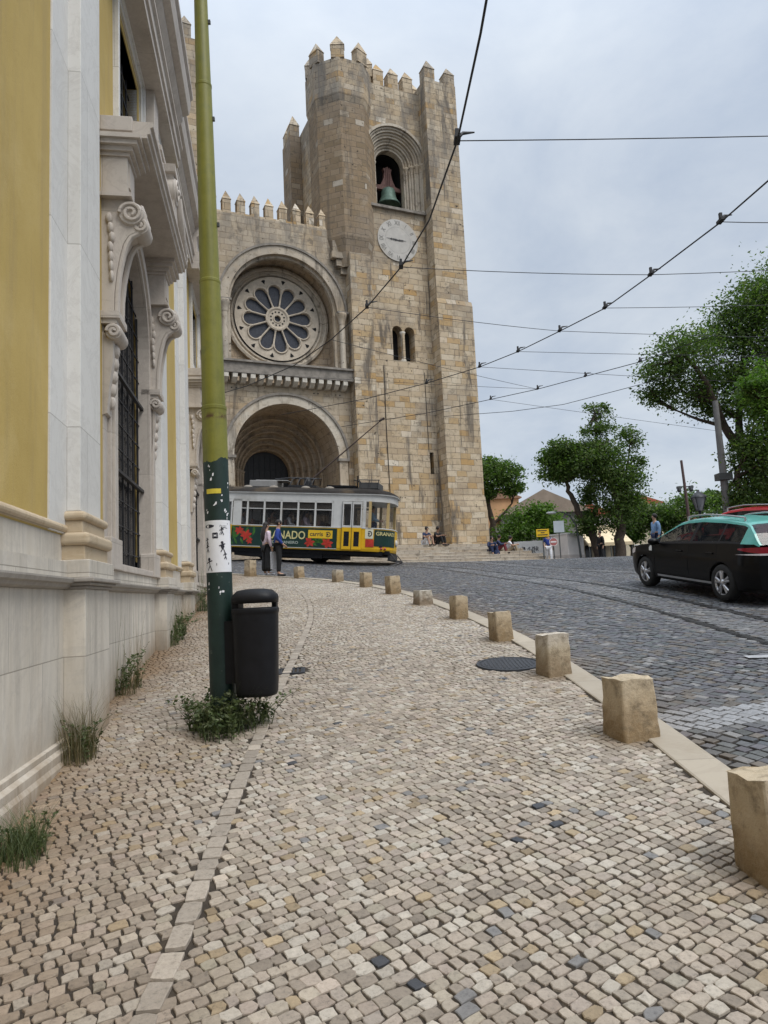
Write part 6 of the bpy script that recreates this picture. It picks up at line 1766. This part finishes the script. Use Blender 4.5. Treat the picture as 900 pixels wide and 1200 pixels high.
# taxi: black with turquoise roof
ang = atan2(14.52-11.91, 5.27-5.54)
cx_, cy_ = 6.22, 13.30
pitch_t = -math.atan((gr(cx_-.14, cy_+1.35)-gr(cx_+.14, cy_-1.35))/2.7)
roll_t = math.atan((gr(cx_-.8, cy_)-gr(cx_+.8, cy_))/1.6)
black = carpaint('black_car_paint', (.003,.003,.0035), .16); turq = carpaint('turquoise_roof_paint', (.09,.36,.31), .5); redp = carpaint('red_car_paint', (.45,.012,.02))
taxi = make_car('black estate taxi with turquoise roof driving up the cobbled road', (cx_, cy_, gr(cx_, cy_)), ang, pitch_t, roll_t, black, turq); taxi.scale = (1, 1, .93)
def zoff(car): pass
mb = MB(); vs_ = []
for i in range(8):
    t = i/7; x = 1.02+.13*t
    vs_ += [(x, .893-.0*t, .80+.015*t), (x, .893, .90-.01*t)]
mb.add([(1.0,.907,.80),(1.13,.90,.80),(1.15,.892,.86),(1.10,.885,.91),(1.03,.89,.90)], [(0,1,2,3,4)]); mb.build('door_crest', MAT['white_paint'], taxi)
mb = MB(); mb.box(-2.10,-2.02,-.42,.42,1.22,1.30); mb.build('rear_window_strip', simple('orange_strip', (.6,.3,.06), .6, .1, 6, 0), taxi)
TT = Matrix.Translation((cx_, cy_, gr(cx_, cy_))) @ taxi.rotation_euler.to_matrix().to_4x4() @ Matrix.Diagonal((1,1,.93,1))
person('taxi driver in red at the wheel of the black car', tuple(TT @ Vector((.12,.36,.60))), math.degrees(ang), CHAIR, red, navy, scale=.86, over_=dict(wrL=(.4,.1,.42), haL=(.47,.08,.44), wrR=(.4,-.1,.42), haR=(.47,-.08,.44), knL=(.42,.12,.16), knR=(.42,-.12,.16), anL=(.62,.12,-.12), anR=(.62,-.12,-.12), toL=(.76,.12,-.08), toR=(.76,-.12,-.08)))
rx_, ry_ = 9.5, 18.6
pr_ = -math.atan((gr(rx_-.1, ry_+1.3)-gr(rx_+.1, ry_-1.3))/2.6)
make_car('red car with pale windscreen glimpsed over the roof of the black taxi', (rx_, ry_, gr(rx_, ry_)+.0), radians(103), pr_, 0, redp, redp).scale = (1, 1, 1.05)
# ================================================================== TREES
def leaves(mb, blobs, count, size, r, aspect=.5):
    """blobs: (centre, radii, weight). Leaf-sized faces gathered in sprays inside each blob"""
    tot = sum(b[2] for b in blobs)
    for c, R_, w in blobs:
        n_ = int(count*w/tot); clumps = []
        for _ in range(max(4, n_//55)):
            d = Vector((r.gauss(0,1), r.gauss(0,1), r.gauss(0,1))).normalized()*(r.random()**.42)
            clumps.append(Vector((c[0]+d.x*R_[0], c[1]+d.y*R_[1], c[2]+d.z*R_[2])))
        cr = .29*(R_[0]+R_[2])/2
        for _ in range(n_):
            k = r.choice(clumps); p = k+Vector((r.gauss(0,1)*cr, r.gauss(0,1)*cr, r.gauss(0,.62)*cr))
            d = Vector((r.uniform(-1,1), r.uniform(-1,1), r.uniform(-.9,.5))).normalized(); s_ = d.cross(Vector((r.uniform(-1,1), r.uniform(-1,1), r.uniform(-1,1)))).normalized()
            L_ = size*r.uniform(.6, 1.4); W_ = L_*aspect*.5
            mb.add([tuple(p), tuple(p+d*L_*.5+s_*W_), tuple(p+d*L_), tuple(p+d*L_*.5-s_*W_)], [(0,1,2,3)])
    return mb
def tree(label, base, limbs, blobs, count, size, mat, seed=1, group='street trees', name='tree', twigs=0):
    r = random.Random(seed); b = Vector(base)
    t = thing(name, label, 'tree', base, group=group)
    mb = MB()
    for pts, r0, r1 in limbs:
        k = len(pts); P = [Vector(p)-b for p in pts]
        Q = []
        for i in range(k-1):
            for q in range(3):
                s_ = q/3; Q.append(P[i].lerp(P[i+1], s_)+(Vector((r.uniform(-1,1), r.uniform(-1,1), 0))*r0*.25 if (i or q) else Vector((0,0,0))))
        Q.append(P[-1]); m = len(Q)
        mb.tube([tuple(q) for q in Q], [r0+(r1-r0)*i/(m-1) for i in range(m)], 8)
    tips = []
    for c, R_, w in blobs:
        src = min((p for l in limbs for p in l[0][1:]), key=lambda p: (Vector(p)-Vector(c)).length)
        for _ in range(3+twigs):
            e = Vector(c)-b+Vector((r.uniform(-.7,.7)*R_[0], r.uniform(-.7,.7)*R_[1], r.uniform(-.5,.8)*R_[2]))
            s0 = Vector(src)-b; md = s0.lerp(e, .5)+Vector((0,0,-.08*(e-s0).length)); mb.tube([tuple(s0), tuple(md), tuple(e)], [.05*min(1,limbs[0][1]/.15),.03*min(1,limbs[0][1]/.15),.008], 5)
    mb.build('trunk', MAT['bark'], t)
    mb = leaves(MB(T=Matrix.Translation(-b)), blobs, count, size, r)
    mb.build('crown', mat, t, uv=False)
    return t
def px(L, Y): return [tuple(at(x, y, Y+d)) for x, y, d in L]
def pb(L, Y):     # blobs from pixel centre, pixel radii, depth offset, weight
    o = []
    for x, y, rx, ry, d, w in L:
        k = (Y+d)/FPX; o.append((tuple(at(x, y, Y+d)), (rx*k, rx*k*.9, ry*k), w))
    return o
# big tree reaching in from the right
Yb = 22.0; bb = at(905, 640, Yb); bb = (bb[0]+1.0, Yb, g(bb[0]+1.0, Yb)-.1)
tree('big spreading tree leaning in from the right edge above the taxi', bb,
     [([bb]+px([(922,612,0),(905,585,0),(885,556,0),(868,528,0)], Yb), .30, .18), (px([(868,528,0),(848,500,0),(838,470,-.3),(822,440,-.5),(800,415,-.5)], Yb), .15, .05), (px([(868,528,0),(866,490,.3),(868,440,.5),(872,395,.5)], Yb), .14, .05), (px([(905,585,0),(915,530,-.5),(930,470,-.5),(945,400,0)], Yb), .16, .05), (px([(848,500,0),(820,492,.2),(790,480,.4)], Yb), .07, .025), (px([(885,556,0),(880,590,-.6),(862,560,-1)], Yb), .06,.02)],
     pb([(800,412,42,26,-.5,.9),(775,440,28,20,-.3,.5),(815,460,40,26,.3,.8),(768,462,22,14,0,.3),(850,395,40,36,.5,1.1),(880,360,34,34,0,1.0),(905,400,45,50,0,1.6),(860,440,40,30,.3,1.0),(900,470,42,34,-.6,1.1),(940,440,60,70,.3,1.8),(885,545,32,32,-.8,.9),(870,580,26,20,-1,.5),(920,560,40,60,-.4,1.3),(905,345,28,24,.2,.6),(838,475,28,18,.6,.35),(960,520,60,60,0,1.0),(890,520,26,26,-.9,.6),(905,600,30,26,-.8,.7),(868,600,18,16,-1.2,.3),(935,350,50,60,.4,1.4)], Yb), 64000, .105, MAT['leaf_dark'], 3, twigs=4)
tree('bright green bough of a neighbouring tree at the right edge', (bb[0]+1.2, Yb-3, g(bb[0]+1.2, Yb-3)), [([(bb[0]+1.2, Yb-3, g(bb[0]+1.2, Yb-3))]+px([(960,600,0),(950,520,0),(930,480,0)], Yb-3), .16, .05)],
     pb([(898,470,26,34,0,1.0),(905,440,30,24,.2,.8),(930,490,40,50,0,1.2),(880,452,18,12,0,.35)], Yb-3), 8000, .115, MAT['leaf_bright'], 9)
# tree right of the tower
Ym = 40.0
def gp(x, Y): p = at(x, 655, Y); return (p[0], p[1], g(p[0], p[1])-.05)
b1 = gp(727, Ym)
tree('round-crowned street tree with open wispy top, right of the white kiosk', b1, [([b1]+px([(727,640,0),(726,615,0),(724,590,0)], Ym), .33, .22), (px([(724,590,0),(715,560,0),(700,520,0),(697,485,0)], Ym), .14, .03), (px([(724,590,0),(735,550,.3),(738,520,.4)], Ym), .12, .03)],
     pb([(718,560,30,30,0,1.2),(690,540,30,22,-.3,.8),(725,600,26,22,.2,.8),(735,575,18,26,.3,.6),(705,528,32,20,0,.6),(738,515,13,18,.3,.22),(700,498,22,12,0,.28),(660,520,16,8,0,.12),(748,545,8,18,0,.10),(700,480,14,8,0,.1)], Ym), 22000, .16, MAT['leaf_dark'], 5, twigs=6)
b2 = gp(703, Ym+.8)
tree('leaning twin-limbed tree with dense low crown behind the white kiosk', b2, [([b2]+px([(700,640,0),(692,620,0),(678,600,0),(668,580,0),(664,566,0)], Ym+.8), .30, .10), (px([(692,620,0),(696,600,0),(700,590,0)], Ym+.8), .15, .05)],
     pb([(655,550,22,16,0,1.0),(672,540,26,18,0,1.0),(642,535,12,9,0,.3),(690,612,18,14,0,.6),(660,530,22,12,.3,.6),(690,580,12,12,.3,.3)], Ym+.8), 14000, .16, MAT['leaf'], 6, twigs=3)
Yt = 50.0
b3 = gp(580, Yt)
tree('dark leafy tree close behind the right edge of the bell tower', b3, [([b3]+px([(578,620,0),(574,600,0),(572,585,0)], Yt), .25, .15), (px([(578,615,0),(592,600,0),(600,590,0)], Yt), .10, .05)],
     pb([(580,560,24,20,0,1.2),(592,555,18,14,-.3,.6),(600,572,12,10,0,.35),(575,545,16,10,.3,.5),(566,575,14,14,0,.5)], Yt), 9000, .2, MAT['leaf'], 8, group='trees behind the cathedral')
b4 = gp(620, Yt-2)
tree('broad bushy tree behind the graffiti fence', b4, [([b4]+px([(620,640,0),(620,620,0)], Yt-2), .2, .1)],
     pb([(622,612,30,20,0,1.3),(605,628,22,18,-.3,.8),(645,620,22,20,0,.9),(590,638,18,14,0,.5),(632,598,16,8,0,.35)], Yt-2), 9500, .2, MAT['leaf_bright'], 10, group='trees behind the cathedral')
Yf = 62.0
for i, (x, bl_, m) in enumerate(((800, [(800,590,26,18,0,1),(782,600,20,14,0,.6),(820,588,18,12,0,.5),(800,610,32,14,0,.6)], 'leaf'), (765, [(765,605,22,16,0,1),(752,598,12,12,0,.4),(778,612,16,14,0,.5)], 'leaf_dark'), (850, [(850,600,30,22,0,1),(835,585,12,10,0,.3)], 'leaf'), (740, [(742,620,14,16,0,.6),(735,600,12,14,0,.5)], 'leaf_bright'))):
    b_ = gp(x, Yf+i); tree(['rounded far tree behind the taxi bonnet below the slim mast','dark far tree left of the slim mast, beyond the taxi','far tree behind the street lantern above the taxi roof','small light green far tree between the street trunks and the taxi'][i], b_, [([b_]+px([(x,635,0),(x,615,0)], Yf+i), .2, .1)], pb(bl_, Yf+i), 5200, .26, MAT[m], 20+i, group='far trees beyond the square')
# ================================================================== BACKGROUND STREET
def plainbox(name, label, cat, x0, x1, ytop, Y, depth, mat, rot=0, roof=None, zlow=None, windows=(), group=None):
    a, b = at(x0, 640, Y), at(x1, 640, Y); zt_ = at((x0+x1)/2, ytop, Y)[2]; zb_ = g(a[0], Y)-.1
    cxx = (a[0]+b[0])/2; w = b[0]-a[0]
    t = thing(name, label, cat, (cxx, Y, zb_), radians(rot), group)
    mb = MB(); mb.box(-w/2, w/2, 0, depth, 0, zt_-zb_); wo = mb.build('wall', mat, t)
    if roof:
        rh, rm_, ov = roof; H_ = zt_-zb_
        mb = MB(); mb.prism([(-w/2-ov,-ov,H_-.05),(w/2+ov,-ov,H_-.05),(w/2+ov,-ov,H_+.08),(0,-ov,H_+rh),(-w/2-ov,-ov,H_+.08)], (0, depth+2*ov, 0)); mb.build('roof', rm_, t)
    for wx, wz, ww, wh in windows:
        mb = MB(); mb.box(wx-ww/2-.08, wx+ww/2+.08, -.06, .05, wz-.08, wz+wh+.08); f_ = mb.build('window', MAT['white_paint'], t)
        mb = MB(); mb.box(wx-ww/2, wx+ww/2, -.075, .0, wz, wz+wh); mb.build('pane', MAT['winglass'], f_)
    return t, w, zt_-zb_
greyw = simple('grey_plaster', (.25,.235,.21), .9, .2, 1.5, .2, dirt=((.14,.13,.12), .6)); orangew = simple('orange_plaster', (.50,.30,.16), .9, .15, 1, .2); tile = simple('roof_tiles', (.27,.16,.105), .9, .3, 6, .5, .03); tiler = simple('red_roof_tiles', (.36,.10,.06), .9, .3, 6, .5, .03); creamw = simple('cream_plaster', (.58,.5,.36), .9, .1, 1, .2); offw = simple('offwhite_panel', (.76,.74,.71), .7, .06, 2, .15, dirt=((.5,.48,.44), .5))
browng = simple('brown_gable_plaster', (.33,.26,.2), .9, .2, 1, .2)
plainbox('house', 'grey house with a wide brown gable beyond the bushy tree', 'house', 592, 690, 601, 78, 12, greyw, -6, (2.6, browng, .4), windows=((2.2,2.6,1,1.3),(-2.5,2.6,1,1.3)))
plainbox('house', 'orange plastered house just right of the tower behind dark foliage', 'house', 566, 612, 584, 84, 10, orangew, 5, (1.2, tile, .3), windows=((1.4,4.5,.9,1.2),))
plainbox('house', 'pink and white house with a red tiled roof behind the street tree', 'house', 668, 720, 604, 92, 10, offw, 0, (1.6, tiler, .4), windows=((-1.6,3.4,.9,1.2),(1.6,3.4,.9,1.2)))
plainbox('house', 'cream house with small windows beyond the square, right of the tree trunks', 'house', 722, 852, 612, 88, 10, creamw, 0, (1.4, tile, .4), windows=((-4,2.0,1,1.4),(-1,2.0,1,1.4),(3,2.0,1,1.4)))
plainbox('house', 'white house glimpsed between the far trees at the right', 'house', 735, 780, 590, 105, 8, offw, 0, (1.2, tiler, .3), windows=((0,5,1,1.3),))
plainbox('wall', 'grey retaining wall behind the bushy tree beside the tower', 'wall', 560, 640, 618, 58, .5, greyw)
# white and grey hoardings
Yh = 43.0
t, w, h = plainbox('hoarding', 'off-white corrugated hoarding with scribbled graffiti by the steps', 'hoarding', 607, 639, 634, Yh, .08, offw)
mb = MB()
for i in range(14): mb.box(-w/2+.05+i*w/14, -w/2+.09+i*w/14, -.015, -.001, .1, h)
mb.build('panel_rib', offw, t)['kind'] = 'stuff'
mb = MB(); rG = random.Random(5)
def scrib(x, z, s): 
    pts = [(x+s*a, -.03, z+s*b) for a, b in ((-.3,.1),(-.1,.3),(-.2,-.2),(.0,.1),(.1,-.25),(.12,.3),(.3,.15),(.2,-.1),(.35,-.2))]; mb.tube(pts, .018, 5)
scrib(-.05, h-.55, .7); scrib(.22, h-.48, .5); scrib(-.5, h-.42, .3)
mb.build('graffiti', MAT['ink'], t)
plainbox('post', 'square white post between the dark panel and the graffiti hoarding', 'post', 602.5, 607, 635, Yh-.1, .25, MAT['white_paint'])
t, w, h = plainbox('banner', 'dark maroon banner panel on the fence right of the sitting group', 'banner', 584, 602, 635, Yh+.05, .06, simple('maroon_panel', (.035,.012,.016), .6, .2, 3, .1))
mb = MB(); mb.prism([(w*.22,-.012,h-.55),(w*.28,-.012,h-.5),(w*.26,-.012,h-.2),(w*.2,-.012,h-.3)], (0,.01,0)); mb.build('banner_mark', MAT['white_paint'], t)
t, w, h = plainbox('notice_board', 'small pale green notice board beside the sitting group at the tower', 'notice board', 575.5, 583.5, 636, Yh-.3, .05, simple('pale_green_panel', (.45,.55,.48), .6, .1, 3, 0))
mb = MB()
for i in range(4): mb.box(-w*.3, w*.3*(1 if i % 2 else .7), -.006, -.001, h-.25-.13*i, h-.21-.13*i)
mb.build('notice_line', MAT['grey_paint'], t)['kind'] = 'stuff'
# kiosk
Yk = 41.5
t, w, h = plainbox('kiosk', 'pinkish white kiosk box with a low skirting beside the no entry sign', 'kiosk', 660, 690, 625, Yk, 1.2, simple('kiosk_panel', (.82,.75,.70), .7, .08, 2, .1), 38)
mb = MB(); mb.box(-w/2-.02, w/2+.02, -.03, 1.23, 0, h*.36); mb.build('skirting', simple('kiosk_skirt', (.62,.55,.50), .7, .12, 2, .1), t)
mb = MB(); mb.box(-w/2-.04, w/2+.04, -.05, 1.25, h-.06, h+.03); mb.build('kiosk_roof', offw, t)
mb = MB(); v, f = text_geo('fixos', .28); mb.add([(w*.36+p[0]*.9, -.034, h*.25+p[1]) for p in v], f); mb.build('kiosk_scribble', MAT['lampgrey'], t)
# awning tent and shop front behind the trunks
Ya = 52.0
a, b = at(690, 640, Ya), at(742, 640, Ya); z0 = g(a[0], Ya); zt_ = at(715, 618, Ya)[2]; zm = at(715, 636, Ya)[2]
t = thing('awning', 'cream sloping awning over a shop front behind the tree trunks', 'awning', (a[0], Ya, z0))
W_ = b[0]-a[0]; H1, H2 = zm-z0, zt_-z0
mb = MB(); mb.prism([(0,0,H1),(W_,0,H1),(W_,0,H1+.04),(0,0,H1+.04)], (0,.04,0)); mb.prism([(0,0,H1),(0,2.5,H2),(0,2.5,H2-.05),(0,0,H1-.2)], (W_,0,0)); mb.build('canvas', simple('cream_canvas', (.66,.53,.34), .8, .08, 2, .1), t)
mb = MB(); mb.box(0, W_, 2.5, 2.8, 0, H2+.4); mb.build('shop_front', creamw, t)
for i in range(3):
    mb = MB(); mb.box(.4+i*W_/3, W_/3-.2+i*W_/3, 2.42, 2.49, .3, H1); mb.build('shop_window', MAT['winglass'], t)
for x in (.05, W_*.5, W_-.05):
    mb = MB(); mb.tube([(x,.05,0),(x,.05,H1)], .04, 6); mb.build('awning_post', MAT['lampgrey'], t)
# signs
def signpost(label, x, ybase, ytop, Y, r=.03, cat='sign', name='road_sign'):
    p = at(x, 650, Y); zb_ = g(p[0], Y); zt_ = at(x, ytop, Y)[2]
    t = thing(name, label, cat, (p[0], Y, zb_)); mb = MB(); mb.tube([(0,0,0),(0,0,zt_-zb_)], r, 8); mb.build('post', MAT['lampgrey'], t)
    return t, p[0], zb_
Ys = 37.0
t, sx_, sz_ = signpost('yellow rectangular sign with lines of dark text left of the no entry sign', 637.5, 655, 620, Ys)
zc = lambda y, Y, x: at(x, y, Y)[2]
z0, z1 = zc(629, Ys, 638)-sz_, zc(620, Ys, 638)-sz_
mb = MB(); mb.box(-.33, .33, -.06, -.035, z0, z1); sg_ = mb.build('sign_plate', yl, t, bevel=.005)
mb = MB()
for k, (a, b) in enumerate(((-.26,.22),(-.1,.1),(-.27,.25))): mb.box(a, b, -.066, -.0605, z1-.10-.11*k, z1-.055-.11*k)
mb.build('sign_line', MAT['ink'], sg_)['kind'] = 'stuff'
Yq = 39.5
t, sx_, sz_ = signpost('grey sign board seen from behind on a post above the kiosk', 657, 655, 609, Yq)
z0, z1 = zc(624, Yq, 657)-sz_, zc(610.5, Yq, 657)-sz_
mb = MB(); mb.box(-.29, .29, -.06, -.035, z0, z1); mb.build('sign_plate', simple('sign_back', (.45,.49,.52), .5, .08, 3, 0), t, bevel=.01)
Yn = 36.5
t, sx_, sz_ = signpost('round red and white no entry sign in front of the kiosk', 649.5, 655, 629, Yn)
zc_ = zc(635, Yn, 649)-sz_
mb = MB(); mb.lathe([(0,-.05),(.215,-.05),(.215,-.03),(0,-.03)], (0,0,zc_), 32, 0, 'y', False); dk = mb.build('sign_disc', simple('sign_red_faded', (.40,.13,.12), .6, .1, 3, 0), t)
mb = MB(); mb.lathe([(.215,-.053),(.195,-.053)], (0,0,zc_), 32, 0, 'y', False); mb.box(-.15, .15, -.056, -.0505, zc_-.035, zc_+.035); mb.build('sign_bar', offw, dk)
Yp = 24.0
t, sx_, sz_ = signpost('round-topped parking sign seen behind the red car at the right', 859, 650, 588, Yp, .04)
zc_ = zc(594, Yp, 859)-sz_
mb = MB(); mb.lathe([(0,-.06),(.17,-.06),(.17,-.04),(0,-.04)], (0,0,zc_), 28, 0, 'y', False); mb.build('sign_disc', simple('sign_blue', (.06,.05,.16), .5, .1, 3, 0), t)
mb = MB(); mb.lathe([(.17,-.063),(.145,-.063)], (0,0,zc_), 28, 0, 'y', False); mb.build('sign_ring', MAT['sign_red'], t)
mb = MB(); mb.box(-.16, .16, -.055, -.04, zc_-.62, zc_-.19); mb.build('sub_plate', simple('sub_plate_grey', (.3,.31,.34), .5, .1, 3, 0), t)
# curved street lamp above the kiosk
Yl = 40.8
p = at(681, 650, Yl); zb_ = g(p[0], Yl)
t = thing('street_lamp', 'grey lamp post with a curved arm and flat lamp head, right of the kiosk', 'street lamp', (p[0], Yl, zb_))
def rel(x, y): q = at(x, y, Yl); return (q[0]-p[0], 0, q[2]-zb_)
mb = MB(); mb.tube([(0,0,0), rel(679,640), rel(675,615), rel(668,605), rel(659,600), rel(648,600)], [.07,.06,.05,.045,.035,.03], 8); mb.build('post', MAT['lampgrey'], t)
mb = MB(T=Matrix.Translation(rel(646,601))); mb.ball((0,0,0), (.3,.14,.08), 14, 8); mb.build('lamp_head', simple('lamp_head_pale', (.55,.57,.58), .4, .1, 3, 0), t)
# slim mast with cameras
Ymst = 44.0
p = at(813, 650, Ymst); zb_ = g(p[0], Ymst); zt_ = zc(539, Ymst, 809)-zb_
t = thing('camera_mast', 'slim rusty brown mast with two cameras above the taxi bonnet', 'mast', (p[0]-.02, Ymst, zb_))
mb = MB(); mb.tube([(0,0,0),(-.10,0,zt_*.6),(-.2,0,zt_)], [.10,.09,.075], 10); mb.build('shaft', simple('mast_brown', (.10,.06,.055), .6, .2, 4, .1), t)
zz = zc(570, Ymst, 811)-zb_
mb = MB(); mb.box(-.5, .3, -.03, .03, zz-.03, zz+.03); mb.build('cross_arm', MAT['lampgrey'], t)
for s_ in (-.5, .24):
    mb = MB(); mb.ball((s_-.0, 0, zz-.18), (.13,.13,.16), 12, 8); mb.box(s_-.12, s_+.12, -.12, .12, zz-.1, zz+.04); mb.build('camera', MAT['lampgrey'], t)
# lantern
Yla = 30.0
p = at(825, 650, Yla); zb_ = g(p[0], Yla)
t = thing('street_lantern', 'old-fashioned four-sided street lantern on a black post above the taxi roof', 'street lamp', (p[0], Yla, zb_))
zq0, zq1, zq2 = zc(597, Yla, 825)-zb_, zc(583, Yla, 825)-zb_, zc(577, Yla, 825)-zb_
mb = MB(); mb.lathe([(.13,0),(.13,.4),(.08,.5),(.06,.6),(.045,zq0-.15),(.08,zq0-.1),(.03,zq0-.03)], (0,0,0), 14); mb.build('post', MAT['iron'], t)
def sq(r_, z): return [(r_,r_,z),(-r_,r_,z),(-r_,-r_,z),(r_,-r_,z)]
mb = MB(); loft(mb, [sq(.10,zq0), sq(.21,zq1)]); mb.build('lantern_glass', simple('lantern_glass', (.28,.28,.3), .2, .1, 3, 0), t)
mb = MB(); loft(mb, [sq(.25,zq1), sq(.24,zq1+.05), sq(.10,zq2), sq(.05,zq2+.03), sq(.04,zq2+.12)]); loft(mb, [sq(.13,zq0-.05), sq(.12,zq0)])
for x, y in ((1,1),(-1,1),(-1,-1),(1,-1)): mb.tube([(.105*x,.105*y,zq0),(.215*x,.215*y,zq1)], .015, 5)
mb.build('lantern_frame', MAT['iron'], t)
# leaning catenary pole under the big tree
Yc_ = 21.0
p0, p1 = at(857, 640, Yc_), at(838, 470, Yc_)
pz = g(p0[0], Yc_); q0 = p0.copy(); q0[2] = pz
t = thing('catenary_pole', 'grey tapering pole leaning under the big right-hand tree', 'pole', tuple(q0))
dv = (p1-p0)/(p1[2]-p0[2]); L0 = pz-p0[2]
mb = MB(); mb.tube([(dv[0]*L0, 0, 0), (p1[0]-p0[0], 0, p1[2]-pz)], [.13,.08], 12); mb.build('shaft', simple('pole_grey', (.17,.165,.16), .6, .15, 4, .2), t)
mb = MB(); mb.box(-.2+dv[0]*(L0+2.6), .2+dv[0]*(L0+2.6), -.16, .16, 2.5, 2.7); mb.build('pole_collar', MAT['lampgrey'], t)
